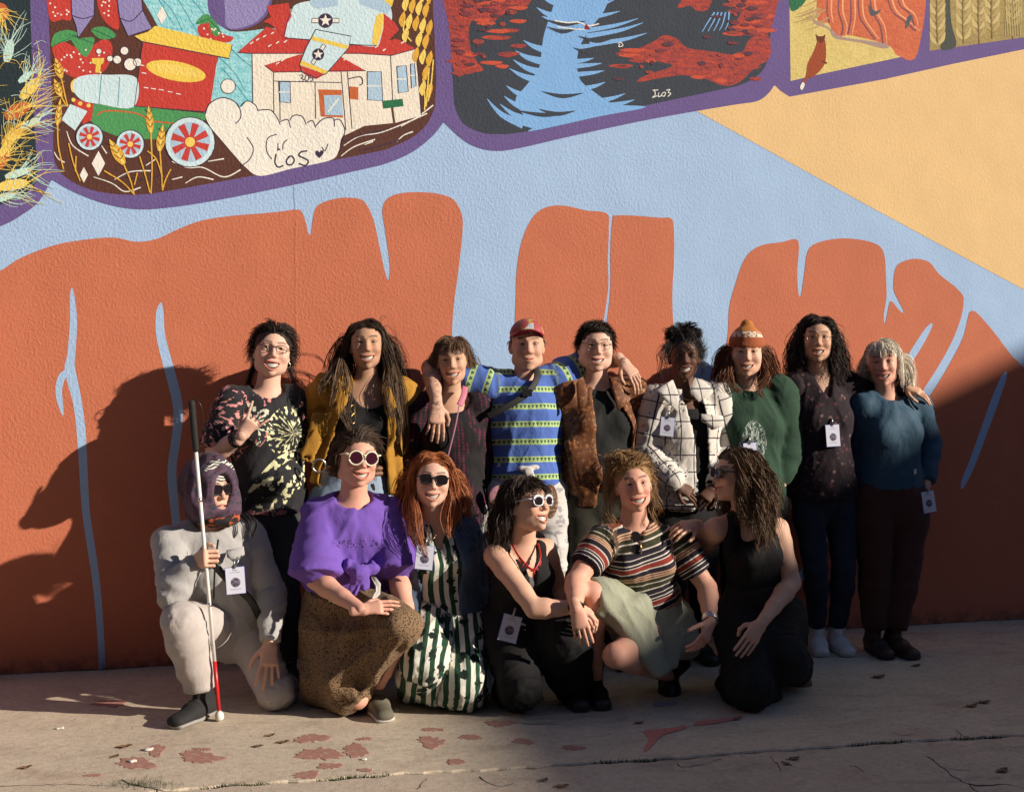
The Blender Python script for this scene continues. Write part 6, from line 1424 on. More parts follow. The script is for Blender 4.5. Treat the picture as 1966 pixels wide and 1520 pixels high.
H7 = hair_mat('hair_auburn', (.055, .017, .008), (.23, .085, .03))
col = [(M.T @ (J['sh_a'] + V(.02, 0, -.02) - T), V(.085, .075, .07)), (M.T @ (J['sh_b'] + V(-.02, 0, -.02) - T), V(.085, .075, .07))]
hair(o, M, T, H7, n=1500, length=.27, steps=13, part=0, curl=.008, freq=35, vol=.008, r=.0020, seed=16, cap=.0, colliders=col, side_low=-.05, hairline=.03, face_gap=.072, rootmax=.03)
locks(o, H7, [[at(1402, 690, -.28), at(1398, 720, -.34), at(1410, 745, -.37), at(1420, 752, -.38)], [at(1400, 690, -.26), at(1388, 720, -.32), at(1384, 745, -.34), at(1392, 765, -.36)], [at(1464, 690, -.28), at(1468, 720, -.34), at(1456, 742, -.37), at(1464, 762, -.385)]], 26, .012, .0019, .009, 35, 17, 13)
F = field_of([(ell((0, .016, .052), (.086, .104, .092)), .01), (ell((0, .02, .148), (.030, .03, .026)), .02), (ecap((0, .012, .040), (0, .004, .066), (.088, .106), (.087, .104), lat=(1, 0, 0), c0=.15, c1=.4), .008)], .0045); F.cut(half((0, 0, .036), (0, .12, -1)), .006); v, q = F.mesh()
RUSTK = NT('rust_knit'); p_ = RUSTK.attr('pc'); z_ = RUSTK.sep(p_)[2]; bandf = RUSTK.math('MULTIPLY', RUSTK.math('GREATER_THAN', z_, .084), RUSTK.math('LESS_THAN', z_, .112)); kc = RUSTK.mix(RUSTK.math('MULTIPLY', bandf, RUSTK.step(RUSTK.noise(p_, 60, 2), .45, .52)), (.30, .075, .022), (.62, .56, .46)); kc = RUSTK.mix(RUSTK.math('GREATER_THAN', z_, .112), kc, (.42, .15, .03))
RUSTK = RUSTK.out(kc, .9, RUSTK.bump(RUSTK.math('SINE', RUSTK.math('MULTIPLY', RUSTK.math('ARCTAN2', RUSTK.sep(p_)[0], RUSTK.sep(p_)[1]), 90.0)), .35, .003)); mesh_obj('knit_hat', v @ M.T + T, q, RUSTK, o, True, {'pc': v})
badge(at(1440, 862, -.43), .068, .060, 'name badge low on the dark green sweatshirt', (0, -1, .1), .05)
for s in SIDES: shoe(o, J['an_' + s], (0, -1), SHOE_D, SOLE_D)

# ---- long dark curls, dark floral blouse
J = joints(head=(1569, 652, -.28), neck=(1570, 728, -.25), sh_a=(1524, 744, -.25), sh_b=(1626, 742, -.23), hip_a=(1549, 948, -.28), hip_b=(1612, 948, -.28), el_a=(1515, 850, -.22), wr_a=(1518, 945, -.26), el_b=(1690, 762, -.12), wr_b=(1737, 742, -.33))
J['an_a'] = foot(1571, -.29, .10); J['an_b'] = foot(1610, -.31, .10); J['kn_a'] = at(1566, 1092, -.36); J['kn_b'] = at(1620, 1092, -.36)
J['hand_b'] = dict(d=(.62, -.40, -.25), back=(.1, -.6, .80), thumb=-1, curl=(14, 18, 20, 24), spread=6, thumb_curl=35, scale=.98)
J['hand_a'] = dict(d=(0, -.1, -1), back=(-.6, -.8, 0), thumb=1, curl=(20, 20, 20, 20))
B = bodyv(hw=.148, ww=.128, cw=.140, bust=.055, arm=.92, leg=.92)
o, M, T = person(J, B, dict(yaw=0, pitch=2, roll=1, smile=.85, open=.012, fw=1.02), OLIVE, 'person with long dark curls in dark floral blouse and navy jeans')
def floral(t, pc, base):
    v = t.vor(pc, 30, 'F1'); c_ = t.vor(pc, 30, 'F1', 'Color'); sp = t.n('ShaderNodeSeparateColor'); t.lk(c_, sp.inputs[0]); n = t.noise(pc, 50, 3, .6, 1.0)
    f = t.math('MULTIPLY', t.math('GREATER_THAN', sp.outputs[0], .35), t.step(t.math('ADD', v, t.math('MULTIPLY', n, .5)), .62, .45)); col = t.mix(f, base, (.085, .026, .034)); g_ = t.math('MULTIPLY', t.math('GREATER_THAN', sp.outputs[1], .72), t.step(t.math('ADD', v, t.math('MULTIPLY', n, .5)), .55, .4)); return t.mix(g_, col, (.15, .10, .09))
garment('blouse', torso_only(J, B, .022, -.03, .96, taper=.014) + arm(J, 'a', B, .022, 0, 1.92, .022) + arm(J, 'b', B, .022, 0, 1.92, .016), cloth('floral_viscose', (.016, .009, .014), pat=floral), o, J, bones(J, ['torso', 'arm_a', 'arm_b']), cuts=[crew(J, .068, .0), vneck(J, .075, .085)], fold=.008, seed=71)
pants('jeans', J, B, cloth('navy_denim', (.014, .018, .030), pat=lambda t, pc, b: t.mix(t.math('MULTIPLY', t.step(t.noise(pc, 8, 3), .45, .7), .6), b, (.035, .045, .07))), o, .006, 1.93, .010, seed=9, fold=.004)
H8 = hair_mat('hair_dark_curls', (.009, .006, .006), (.05, .028, .02))
col = [(M.T @ (J['sh_a'] + V(.02, 0, -.02) - T), V(.085, .075, .065)), (M.T @ (J['sh_b'] + V(-.02, 0, -.02) - T), V(.085, .075, .065))]
hair(o, M, T, H8, n=2000, length=.30, steps=16, part=.01, curl=.012, freq=55, vol=.016, r=.0019, seed=18, hairline=.076, cap=.006, colliders=col, clump=6, face_gap=.072, frizz=.014)
locks(o, H8, [[at(1600, 660, -.27), at(1622, 690, -.28), at(1636, 715, -.29), at(1642, 735, -.29)], [at(1540, 660, -.27), at(1532, 690, -.29), at(1538, 715, -.31)], [at(1604, 650, -.25), at(1616, 680, -.27), at(1612, 715, -.32), at(1620, 740, -.33)]], 22, .016, .0017, .012, 60, 19, 16)
glasses(o, M, T, M_GOLD, None, .024, .021, 2.0, .0010)
SNK = plain('grey_sneaker', (.62, .61, .60), .7, 0, .15, 60, .3, 150)
shoe(o, J['an_a'], (-.35, -1), SNK, SOLE_W, lace=SOLE_W); shoe(o, J['an_b'], (-.15, -1), SNK, SOLE_W, lace=SOLE_W)
badge(at(1599, 836, -.415), .074, .108, 'name badge on the dark floral blouse', (0, -1, .1), .04)

# ---- white bob, teal sweater
J = joints(head=(1696, 698, -.30), neck=(1702, 768, -.28), sh_a=(1656, 780, -.29), sh_b=(1762, 780, -.28), hip_a=(1673, 960, -.32), hip_b=(1744, 960, -.32), el_a=(1648, 870, -.24), wr_a=(1650, 960, -.28), el_b=(1784, 850, -.24), wr_b=(1777, 938, -.36))
J['an_a'] = foot(1681, -.41, .10); J['an_b'] = foot(1721, -.44, .10); J['kn_a'] = at(1680, 1098, -.38); J['kn_b'] = at(1736, 1098, -.40)
J['hand_b'] = dict(d=(-.10, -.15, -1), back=(.75, -.65, 0), thumb=-1, curl=(22, 28, 30, 34), spread=3, thumb_curl=30, scale=.95)
J['hand_a'] = dict(d=(0, -.1, -1), back=(-.6, -.8, 0), thumb=1, curl=(20, 20, 20, 20))
B = bodyv(hw=.160, ww=.140, cw=.150, bust=.055, arm=.92)
o, M, T = person(J, B, dict(yaw=-6, pitch=0, roll=-4, smile=.95, open=.0095, fw=.95, jaw=.88, nose=1.15, mouth=1.05), ROSY, 'person with white bobbed hair in dark teal sweater and brown trousers')
garment('sweater', torso_only(J, B, .026, .13, .96, flat0=.35) + arm(J, 'a', B, .022, 0, 1.8, .02) + arm(J, 'b', B, .022, 0, 1.82, .022, .15), cloth('teal_fleece', (.030, .075, .120), rough=.7), o, J, bones(J, ['torso', 'arm_a', 'arm_b']), cuts=[crew(J, .074, .006)], fold=.005, seed=81)
pants('trousers', J, B, cloth('brown_trousers', (.060, .023, .018)), o, .024, 1.93, .022, seed=12, fold=.006, top=.16)
H9 = hair_mat('hair_white', (.72, .65, .52), (.95, .90, .80), .5); hair(o, M, T, H9, n=2200, length=.215, steps=12, part=-.03, curl=.002, freq=15, vol=.014, r=.0021, seed=20, cap=.010, clump=9, face_gap=.074, lenvar=.06, spread=.0045, frizz=.001, bangs=.036, sweep=.6, side_low=-.03)
BBT = leather('brown_boot', (.045, .022, .014)); shoe(o, J['an_a'], (-.1, -1), BBT, SOLE_D, boot=.05); shoe(o, J['an_b'], (.05, -1), BBT, SOLE_D, boot=.05)
badge(at(1783, 963, -.43), .076, .108, 'name badge held at the hip over brown trousers', (.1, -1, .1), .12)
mb = MB(); mb.box(at(1757, 905, -.43), (.014, .004, .026)); mb.build('cloth_label', plain('white_tag', (.6, .6, .58), .8), o)
at = _at0
# ---- front row, leftmost: kneeling, hooded scarf, grey jacket, long cane
J = joints(head=(405, 940, -.82), neck=(404, 1014, -.77), sh_a=(326, 1042, -.80), sh_b=(478, 1030, -.70), hip_a=(425, 1205, -.66), hip_b=(474, 1205, -.62), el_a=(330, 1142, -.98), wr_a=(376, 1076, -.985), el_b=(522, 1135, -.76), wr_b=(518, 1236, -.90), kn_a=(350, 1192, -1.02), an_a=(386, 1318, -.95), kn_b=(528, 1328, -.88), an_b=(548, 1318, -.50))
J['hand_a'] = dict(d=(.45, -.85, .25), back=(-.9, -.35, .1), thumb=1, curl=(72, 74, 74, 74), spread=1, thumb_curl=40, scale=1.08)
J['hand_b'] = dict(d=(-.06, -.40, -.90), back=(.1, -.9, .4), thumb=-1, curl=(8, 10, 10, 14), spread=11, thumb_curl=20, scale=1.12)
B = bodyv(hw=.160, ww=.150, cw=.165, wd=.115, bust=0, arm=1.0, leg=1.05)
o, M, T = person(J, B, dict(yaw=30, pitch=0, roll=0, smile=.15, open=.003, fw=.97, jaw=1.02, browk=.6), PALE2, 'kneeling person in hooded scarf and dark glasses holding a long white cane')
GRJ = cloth('grey_fleece', (.37, .365, .36), var=.07)
garment('jacket', torso_only(J, B, .019, -.08, .96) + arm(J, 'a', B, .021, 0, 1.84, .017) + arm(J, 'b', B, .018, 0, 1.94, .018, .15), GRJ, o, J, bones(J, ['torso', 'arm_a', 'arm_b']), cuts=[crew(J, .070, .0)], fold=.0065, seed=91)
PNT = cloth('pale_grey_trousers', (.44, .40, .38), var=.06)
garment('trousers', torso(J, B, .012, -.06, .2, flat0=1.0)[:7] + leg(J, 'a', B, .008, 0, 1.98, .034, .15) + leg(J, 'b', B, .010, 0, 1.9, .026), PNT, o, J, bones(J, ['leg_a', 'leg_b']), fold=.009, seed=93)
SUEDE = plain('black_suede', (.012, .012, .013), .85); so = shoe(o, J['an_a'], (-.62, -.78), SUEDE, plain('grey_sole', (.26, .25, .23), .8), lace=plain('dark_lace', (.03, .03, .03), .8), w=.046)
shoe(o, J['an_b'], (.05, .5, -.9), SUEDE, SOLE_D)
def scarfm(t, pc, base):
    n = t.noise(pc, 14, 4, .65, 1.0); col = t.ramp(n, [(0, (.010, .008, .012)), (.36, (.03, .035, .05)), (.46, (.10, .055, .085)), (.56, (.06, .035, .06)), (.64, (.03, .03, .04)), (.74, (.34, .10, .04))]); return col
SCF = cloth('patterned_scarf', (.1, .06, .1), pat=scarfm, rough=.75)
F = field_of([(ell((0, .024, .018), (.114, .142, .132)), .01), (ell((.0, .02, -.07), (.100, .115, .085)), .03), (ecap((0, .03, .10), (0, -.055, .128), .05, .030), .03), (ecap((-.085, -.03, -.02), (-.080, -.05, -.09), .03, .03), .03), (ecap((.085, -.03, -.02), (.080, -.05, -.09), .03, .03), .03)], .0062); F.shell(.016)
F.cut(ell((0, -.150, .002), (.054, .105, .094)), .008); F.cut(half((0, 0, -.135), (0, 0, -1)), .006)
v, q = F.mesh(); v = v + vnormals(v, q) * (.008 * (1 - 2 * np.abs(fbm(v * np.array([18, 18, 6]), 4, 2))))[:, None]; mesh_obj('hooded_scarf', v @ M.T + T, q, SCF, o, True, {'pc': v})
F = field_of([(ell((.02, -.02, -.128), (.075, .07, .030)), .02), (ell((.06, -.055, -.122), (.040, .03, .030)), .02)], .006); v, q = F.mesh(); v = v + vnormals(v, q) * (.007 * (1 - 2 * np.abs(fbm(v * np.array([14, 14, 22]), 9, 2))))[:, None]
mesh_obj('neck_scarf', v @ M.T + T, q, cloth('orange_black_scarf', (.02, .016, .02), pat=lambda t, pc, b: t.mix(t.step(t.noise(pc, 22, 3, .6, 1.5), .50, .56), b, (.42, .085, .03))), o, True, {'pc': v})
ZEB = NT('zebra_cloth'); zc = ZEB.wave(ZEB.attr('pc'), 26, 9, 'Z', 3); ZEB = ZEB.out(ZEB.mix(ZEB.step(zc, .42, .52), (.02, .02, .02), (.62, .60, .57)), .8)
F = field_of([(ell((0, .012, .050), (.083, .100, .082)), .01), (ecap((0, -.03, .062), (0, -.055, .052), (.078, .083), (.084, .090), lat=(1, 0, 0), c0=.2, c1=.12), .01)], .005); F.cut(half((0, 0, .038), (0, .10, -1)), .003); v, q = F.mesh(); mesh_obj('hat', v @ M.T + T, q, ZEB, o, True, {'pc': v})
glasses(o, M, T, M_BLACK, M_LENS, .031, .021, 3.4, .003, .010, -.100, .034, 'sunglasses')
strap(o, [at(392, 1055, -.935), at(405, 1075, -.945), at(440, 1115, -.94), at(480, 1150, -.90), at(498, 1185, -.84)], .032, M_BLACK, name='strap')
strap(o, [at(419, 1035, -.945), at(413, 1085, -.965), at(410, 1150, -.96)], .008, M_BLACK, name='zipper')
flap(o, [at(434, 1056, -.925), at(468, 1048, -.90), at(470, 1064, -.915), at(452, 1076, -.935), at(436, 1070, -.935)], GRJ, 'pocket_flap')
locks(o, plain('dark_tassel', (.02, .018, .02), .8), [[at(462, 985, -.80), at(478, 1000, -.84), at(480, 1020, -.86)], [at(468, 985, -.78), at(490, 1002, -.80), at(484, 1030, -.83)]], 7, .008, .003, 0, 0, 3, 8, .3, name='tassel')
badge(at(452, 1114, -.985), .078, .110, 'name badge pinned on the grey jacket beside the cane', (.05, -1, .12), .05)
mb = MB(); mb.tube([at(438, 1068, -.955), at(449, 1078, -.97), at(452, 1092, -.975), at(456, 1078, -.97), at(464, 1066, -.945)], .0028, 5); mb.build('lanyard_clip', M_CLIP, o, True)
# the cane
ct, cb = at(367.5, 768, -1.055), gnd(421.5, 1384); cb[2] = .018; ca = nrm(ct - cb); Lc = np.linalg.norm(ct - cb)
cane = empty('long_cane', cb, 'long white cane with red lower section and black grip held upright', 'cane'); cp = lambda f: cb + (ct - cb) * f
ALU = plain('white_cane_paint', (.72, .71, .68), .3); REDP = plain('red_cane_tape', (.52, .012, .015), .35)
mb = MB(); mb.tube([cp(.18), cp(.50), cp(.85)], .0078, 12); mb.build('shaft', ALU, cane, True)
mb = MB(); mb.tube([cp(.022), cp(.18)], .0086, 12); mb.build('red_section', REDP, cane, True)
mb = MB(); mb.tube([cp(.84), cp(.848), cp(.99), cp(.998), cp(1.0)], [.010, .0135, .0138, .012, .006], 14)
for k in range(18): mb.tube([cp(.855 + .0075 * k) + _any_perp(ca) * .0001, cp(.858 + .0075 * k)], .0144, 12)
mb.build('grip', plain('black_rubber', (.012, .012, .012), .8, 0, .2, 60, .5, 200), cane, True)
for f in (.36, .53, .69):
    mb = MB(); mb.tube([cp(f - .006), cp(f + .006)], .0088, 12); mb.build('joint_ring', M_SILVER, cane, True)
mb = MB(); mb.tube([cp(.020), cp(.012), cp(-.004), cp(-.010)], [.008, .017, .019, .012], 14); mb.build('tip', plain('white_tip', (.70, .68, .63), .5), cane, True)
mb = MB(); mb.tube(cr([cp(1.0), cp(1.0) + V(.012, -.005, .006), cp(.985) + V(.035, -.01, 0), cp(.93) + V(.042, -.01, 0), cp(.88) + V(.036, -.01, 0), cp(.84) + V(.03, -.01, 0)], False, 5), .0018, 5); mb.build('wrist_cord', M_BLACK, cane, True)

# ---- purple tee, leopard skirt
J = joints(head=(686, 880, -.95), neck=(678, 965, -.90), sh_a=(612, 990, -.90), sh_b=(750, 986, -.87), hip_a=(628, 1160, -.80), hip_b=(700, 1160, -.82), el_a=(606, 1112, -1.00), wr_a=(694, 1170, -1.24), el_b=(762, 1102, -.96), wr_b=(790, 1206, -1.14), kn_a=(684, 1338, -1.08), an_a=(640, 1325, -.66), kn_b=(770, 1200, -1.22), an_b=(722, 1322, -1.02))
J['hand_a'] = dict(d=(.95, -.10, .12), back=(.0, -.62, .78), thumb=1, curl=(10, 12, 14, 18), spread=2, thumb_curl=35, scale=1.0)
J['hand_b'] = dict(d=(-.22, -.25, -.95), back=(.75, -.6, 0), thumb=-1, curl=(26, 30, 34, 38), spread=2, thumb_curl=35, scale=1.0)
B = bodyv(hw=.175, ww=.150, cw=.158, bust=.06, arm=1.02)
o, M, T = person(J, B, dict(yaw=14, pitch=1, roll=5, smile=1.0, open=.011, fw=1.10, jaw=1.08, size=1.02, mouth=1.1), ROSY, 'kneeling person in purple shirt, leopard skirt and round white sunglasses', neck_r=.055)
PUR = cloth('purple_cotton', (.155, .080, .40), var=.06, pat=lambda t, pc, b: t.mix(t.math('MULTIPLY', t.math('MULTIPLY', t.step(t.noise(t.vmath('MULTIPLY', pc, (1, 1, .8)), 90, 2), .56, .60), t.math('LESS_THAN', t.math('ABSOLUTE', t.math('SUBTRACT', t.sep(pc)[2], .475)), .018)), t.math('MULTIPLY', t.math('LESS_THAN', t.math('ABSOLUTE', t.sep(pc)[0]), .13), t.math('LESS_THAN', t.sep(pc)[1], 0.0))), b, (.04, .02, .10)))
garment('shirt', torso_only(J, B, .022, .22, .96, flat0=.35, taper=.022) + arm(J, 'a', B, .022, 0, .92, .082, .10) + arm(J, 'b', B, .022, 0, .90, .082, .10), PUR, o, J, bones(J, ['torso', 'arm_a', 'arm_b']), cuts=[crew(J, .082, .006)], fold=.009, seed=101)
F = field_of([(ell(at(690, 1100, -1.06), (.034, .03, .028)), .01), (ecap(at(688, 1108, -1.06), at(676, 1138, -1.07), (.030, .014), (.018, .010), lat=(1, 0, 0)), .01), (ecap(at(696, 1106, -1.06), at(702, 1128, -1.07), (.024, .014), (.022, .010), lat=(1, 0, 0)), .01), (ecap(at(690, 1098, -1.05), at(670, 1086, -1.03), .022, .03), .02), (ecap(at(692, 1098, -1.05), at(715, 1090, -1.03), .022, .03), .02)], .006)
v, q = F.mesh(); v = v + vnormals(v, q) * (.005 * (1 - 2 * np.abs(fbm(v * 28, 9, 2))))[:, None]; mesh_obj('shirt_knot', v, q, PUR, o, True, {'pc': v + 9})
def leop(t, pc, base):
    v = t.vor(pc, 135, 'F1'); n = t.noise(pc, 130, 2); return t.mix(t.step(t.math('ADD', v, t.math('MULTIPLY', n, .35)), .60, .48), base, (.018, .010, .006))
LEO = cloth('leopard_viscose', (.215, .138, .078), pat=leop, var=.15)
pe = (J['hip_a'] + J['hip_b']) / 2
SKP = [(ecap(pe + V(0, 0, .12), pe + V(0, -.02, 0), (.155, .115), (.185, .14), lat=(1, 0, 0)), .02), (ecap(pe, J['kn_a'] + V(-.03, .06, .06), (.185, .16), (.13, .12), lat=(1, 0, 0)), .04), (ecap(pe, J['kn_b'], (.13, .12), (.085, .085)), .05), (ecap(J['kn_b'] + V(-.02, 0, -.01), at(715, 1290, -1.14), .080, .05), .04), (ecap(at(700, 1215, -1.10), at(670, 1320, -1.08), (.10, .06), (.10, .06), lat=(1, 0, 0)), .05),
       (ecap(at(610, 1200, -.85), at(612, 1310, -.88), .085, .085), .04), (ecap(at(612, 1325, -.9), at(665, 1352, -1.06), .055, .05), .04)]
KB = J['kn_b']
def skirt_folds(v, pc):
    c = KB + V(.02, .05, .03); d = v - c; ph = np.arctan2(d[:, 2], d[:, 0]); r_ = np.hypot(d[:, 0], d[:, 2]); n_ = noise3(v * 7, 5)
    w = 1 - 2 * np.abs(np.sin(ph * 8 + n_ * .9 + r_ * 3)) ** .8; amp = .020 * np.clip((r_ - .05) / .15, 0, 1)
    out = v.copy(); out[:, 1] -= amp * w; out[:, 2] += amp * .3 * w; return out
garment('skirt', SKP, LEO, o, J, [(pe + V(0, 0, .2), pe + V(.05, -.2, -.5), V(1, 0, 0))], cuts=[(ell(at(697, 1325, -1.22), (.042, .10, .082)), .02), half((0, 0, .012), (0, 0, -1))], fold=.007, seed=103, post=skirt_folds)
H12 = hair_mat('hair_mid_brown', (.03, .017, .011), (.10, .062, .04))
hair(o, M, T, H12, n=1500, length=.11, steps=9, part=-.03, vol=.007, r=.0018, seed=22, cap=.008, comb=(.15, 1.0, .15), lift=.0, grav=.16, hairline=.068, side_low=-.04, clump=7)
locks(o, H12, [[at(655, 862, -.98), at(648, 890, -.97), at(648, 918, -.95)], [at(672, 846, -1.04), at(660, 852, -1.02), at(650, 872, -.98)]], 14, .007, .0016, 0, 0, 5, 10)
WFR = plain('cream_frame', (.72, .66, .50), .35); glasses(o, M, T, WFR, plain('plum_lens', (.045, .008, .018), .08, spec=.8), .029, .029, 2.0, .0040, .008, -.103, .033, 'sunglasses')
for s in (-1, 1):
    mb = MB(); c = M @ V(s * .078, .005, -.045) + T; mb.tube([c, c - V(0, 0, .045)], .0022, 5); mb.build('earring', M_GOLD, o, True)
flap(o, [at(712, 1105, -1.10), at(722, 1108, -1.12), at(731, 1120, -1.14), at(730, 1140, -1.16), at(718, 1153, -1.17), at(713, 1150, -1.17), at(722, 1136, -1.16), at(722, 1122, -1.14)], SOLE_W, 'ribbon', t=.002, bulge=.001)
shoe(o, J['an_b'], (.1, -1), plain('olive_shoe', (.12, .11, .08), .8), SOLE_W)

# ---- red hair, green striped jumpsuit, denim jacket
J = joints(head=(830, 921, -.94), neck=(838, 1004, -.91), sh_a=(796, 1034, -.92), sh_b=(890, 1024, -.88), hip_a=(824, 1190, -.86), hip_b=(886, 1190, -.86), el_a=(778, 1120, -.88), wr_a=(790, 1190, -.98), el_b=(908, 1125, -.82), wr_b=(902, 1196, -.94), kn_a=(812, 1268, -1.14), an_a=(800, 1335, -.80), kn_b=(892, 1312, -1.10), an_b=(898, 1325, -.66))
B = bodyv(hw=.165, ww=.140, cw=.148, bust=.06, arm=.95, leg=1.06)
o, M, T = person(J, B, dict(yaw=2, pitch=2, roll=4, smile=1.0, open=.011, fw=1.04, jaw=.9, nose=.95, mouth=1.05), PALE1, 'kneeling person with long red hair in green and white striped jumpsuit')
def gst(t, pc, base):
    s_ = t.sep(pc); w = t.math('FRACT', t.math('DIVIDE', t.math('ADD', s_[0], t.math('MULTIPLY', t.noise(pc, 6, 2), .02)), .042)); col = t.mix(t.math('LESS_THAN', w, .5), base, (.012, .050, .026))
    v = t.vor(pc, 15, 'F1'); n = t.noise(pc, 55, 3, .65); return t.mix(t.step(t.math('ADD', v, t.math('MULTIPLY', n, .6)), .64, .60), col, (.006, .018, .012))
JMP = cloth('striped_viscose', (.62, .61, .54), pat=gst, var=.04)
garment('jumpsuit', torso(J, B, .012, -.06, .95) + leg(J, 'a', B, .034, 0, 1.92, .05) + leg(J, 'b', B, .034, 0, 1.92, .05) + [(ecap(at(850, 1260, -1.02), at(850, 1325, -1.05), (.10, .06), (.10, .05), lat=(1, 0, 0)), .05), (ecap(at(830, 1330, -1.08), at(900, 1340, -1.10), .04, .045), .04)], JMP, o, J, bones(J, ['torso', 'flat_leg_a', 'flat_leg_b']), cuts=[crew(J, .070, .0), vneck(J, .07, .10), half((0, 0, .008), (0, 0, -1))], fold=.012, seed=111)
DNM = cloth('blue_denim', (.055, .085, .14), var=.25)
garment('jacket', torso_only(J, B, .026, -.02, .96) + arm(J, 'a', B, .026, 0, 1.9, .02) + arm(J, 'b', B, .028, 0, 1.9, .024), DNM, o, J, bones(J, ['torso', 'arm_a', 'arm_b']), shell=.014, cuts=opening(J, [(at(834, 960, -.92), .06), (at(836, 1020, -.92), .075), (at(838, 1100, -.92), .105), (at(838, 1230, -.92), .115)]) + [crew(J, .078, .0)], fold=.008, seed=113)
H13 = hair_mat('hair_red', (.19, .045, .016), (.50, .19, .07)); nk = J['neck']
col = [(M.T @ (J['sh_a'] + V(.02, 0, -.02) - T), V(.08, .072, .06)), (M.T @ (J['sh_b'] + V(-.02, 0, -.02) - T), V(.08, .072, .06))]
hair(o, M, T, H13, n=1900, length=.31, steps=14, part=.0, curl=.007, freq=28, vol=.013, r=.0020, seed=24, hairline=.076, cap=.006, colliders=col, clump=8, face_gap=.070)
locks(o, H13, [[at(792, 950, -.97), at(788, 990, -1.01), at(796, 1030, -1.05), at(806, 1072, -1.08)], [at(796, 960, -.99), at(800, 1000, -1.04), at(812, 1040, -1.08), at(818, 1070, -1.09)], [at(786, 940, -.93), at(780, 990, -.97), at(786, 1030, -1.02)], [at(868, 940, -.97), at(874, 985, -1.0), at(868, 1020, -1.03)], [at(866, 950, -.98), at(862, 1000, -1.03), at(858, 1030, -1.06)]], 24, .012, .0019, .008, 30, 25, 14)
glasses(o, M, T, M_BLACK, M_LENS, .026, .020, 2.8, .0026, .009, -.102, .034, 'sunglasses')
badge(at(815, 1070, -1.10), .074, .100, 'name badge half hidden under long red hair', (-.1, -1, .2), -.12)
mb = MB(); mb.tube(cr([at(824, 1000, -.985), at(824, 1025, -1.03), at(829, 1036, -1.045), at(838, 1025, -1.03), at(846, 1000, -.985)], False, 4), .0016, 5); mb.build('necklace', M_GOLD, o, True)

# ---- black sleeveless top, red necklace, laughing to the right
J = joints(head=(1012, 970, -1.12), neck=(1000, 1046, -1.06), sh_a=(952, 1066, -1.08), sh_b=(1046, 1056, -1.00), hip_a=(968, 1200, -.98), hip_b=(1036, 1200, -.96), el_a=(1026, 1168, -1.27), wr_a=(1106, 1166, -1.30), el_b=(1072, 1130, -.92), wr_b=(1082, 1200, -1.0), kn_a=(1000, 1322, -1.20), an_a=(975, 1330, -.78), kn_b=(1088, 1228, -1.18), an_b=(1096, 1330, -1.06))
J['hand_a'] = dict(d=(.78, -.20, -.55), back=(.35, -.65, .65), thumb=1, curl=(28, 30, 32, 36), spread=3, thumb_curl=20, scale=.98)
B = bodyv(hw=.160, ww=.126, cw=.128, bust=.05, arm=.98, leg=1.0)
o, M, T = person(J, B, dict(yaw=46, pitch=12, roll=4, smile=1.0, open=.014, fw=.96, nose=1.2, jaw=.92), PALE2, 'crouching person in black sleeveless top and red necklace laughing to the right')
BLK = cloth('black_linen', (.010, .010, .011), sheen=0.0)
garment('vest', torso(J, B, .010, -.02, .76)[:-2] + [(ecap(J['neck'] + V(-.076, -.02, -.012), J['sh_a'] + V(.045, -.04, -.09), .036, .036), .03), (ecap(J['neck'] + V(.076, -.02, -.012), J['sh_b'] + V(-.045, -.04, -.09), .036, .036), .03)], BLK, o, J, bones(J, ['torso']), cuts=[(ell(J['sh_a'] + V(-.040, 0, .0), (.062, .14, .085)), .008), (ell(J['sh_b'] + V(.040, 0, .0), (.062, .14, .085)), .008), crew(J, .070, .0), (ecap(J['neck'] + V(.015, -.16, .04), J['neck'] + V(.035, -.17, -.165), (.060, .13), (.015, .11), lat=(1, 0, 0)), .008)], fold=.005, seed=121)
garment('inner_top', torso(J, B, .004, .30, .62)[:9], cloth('charcoal_inner_top', (.10, .10, .105), sheen=0), o, J, bones(J, ['torso']), fold=.002)
garment('trousers', torso(J, B, .012, -.06, .25)[:7] + leg(J, 'a', B, .030, 0, 1.9, .04) + leg(J, 'b', B, .034, 0, 1.75, .055, .15) + [(ecap(at(1010, 1250, -1.1), at(1075, 1260, -1.1), .09, .06), .05)], BLK, o, J, bones(J, ['leg_a', 'leg_b']), cuts=[half((0, 0, .008), (0, 0, -1))], fold=.012, seed=123)
H14 = hair_mat('hair_dark_shag', (.014, .008, .007), (.06, .034, .024)); hair(o, M, T, H14, n=1900, length=.185, steps=12, part=.0, curl=.009, freq=38, vol=.016, r=.0020, seed=26, cap=.010, bangs=.045, clump=6, face_gap=.078, frizz=.012, lenvar=.4)
glasses(o, M, T, plain('clear_frame', (.55, .56, .60), .15), M_LENS, .026, .021, 2.8, .0028, .009, -.102, .034, 'sunglasses', brow=plain('silver_brow', (.62, .64, .70), .25))
REDN = plain('red_coral', (.36, .012, .010), .35); mb = MB(); rr_ = random.Random(3); nk = J['neck']
pth = cr([nk + V(-.050, -.055, .012), nk + V(-.030, -.100, -.035), nk + V(.022, -.130, -.085), nk + V(.062, -.100, -.040), nk + V(.066, -.050, .012)], False, 8); mb.tube(pth, .0045, 6)
for p in pth[8:27]:
    d_ = nrm(V(rr_.uniform(-.6, .6), -.35, -1)); mb.tube([p, p + d_ * rr_.uniform(.010, .024)], [.0045, .002], 5)
mb.build('necklace', REDN, o, True)
badge(at(979, 1206, -1.20), .080, .112, 'name badge hanging at the waist of the black trousers', (-.05, -1, .1), -.28)
shoe(o, J['an_b'], (0, -1), SHOE_D, SOLE_D)

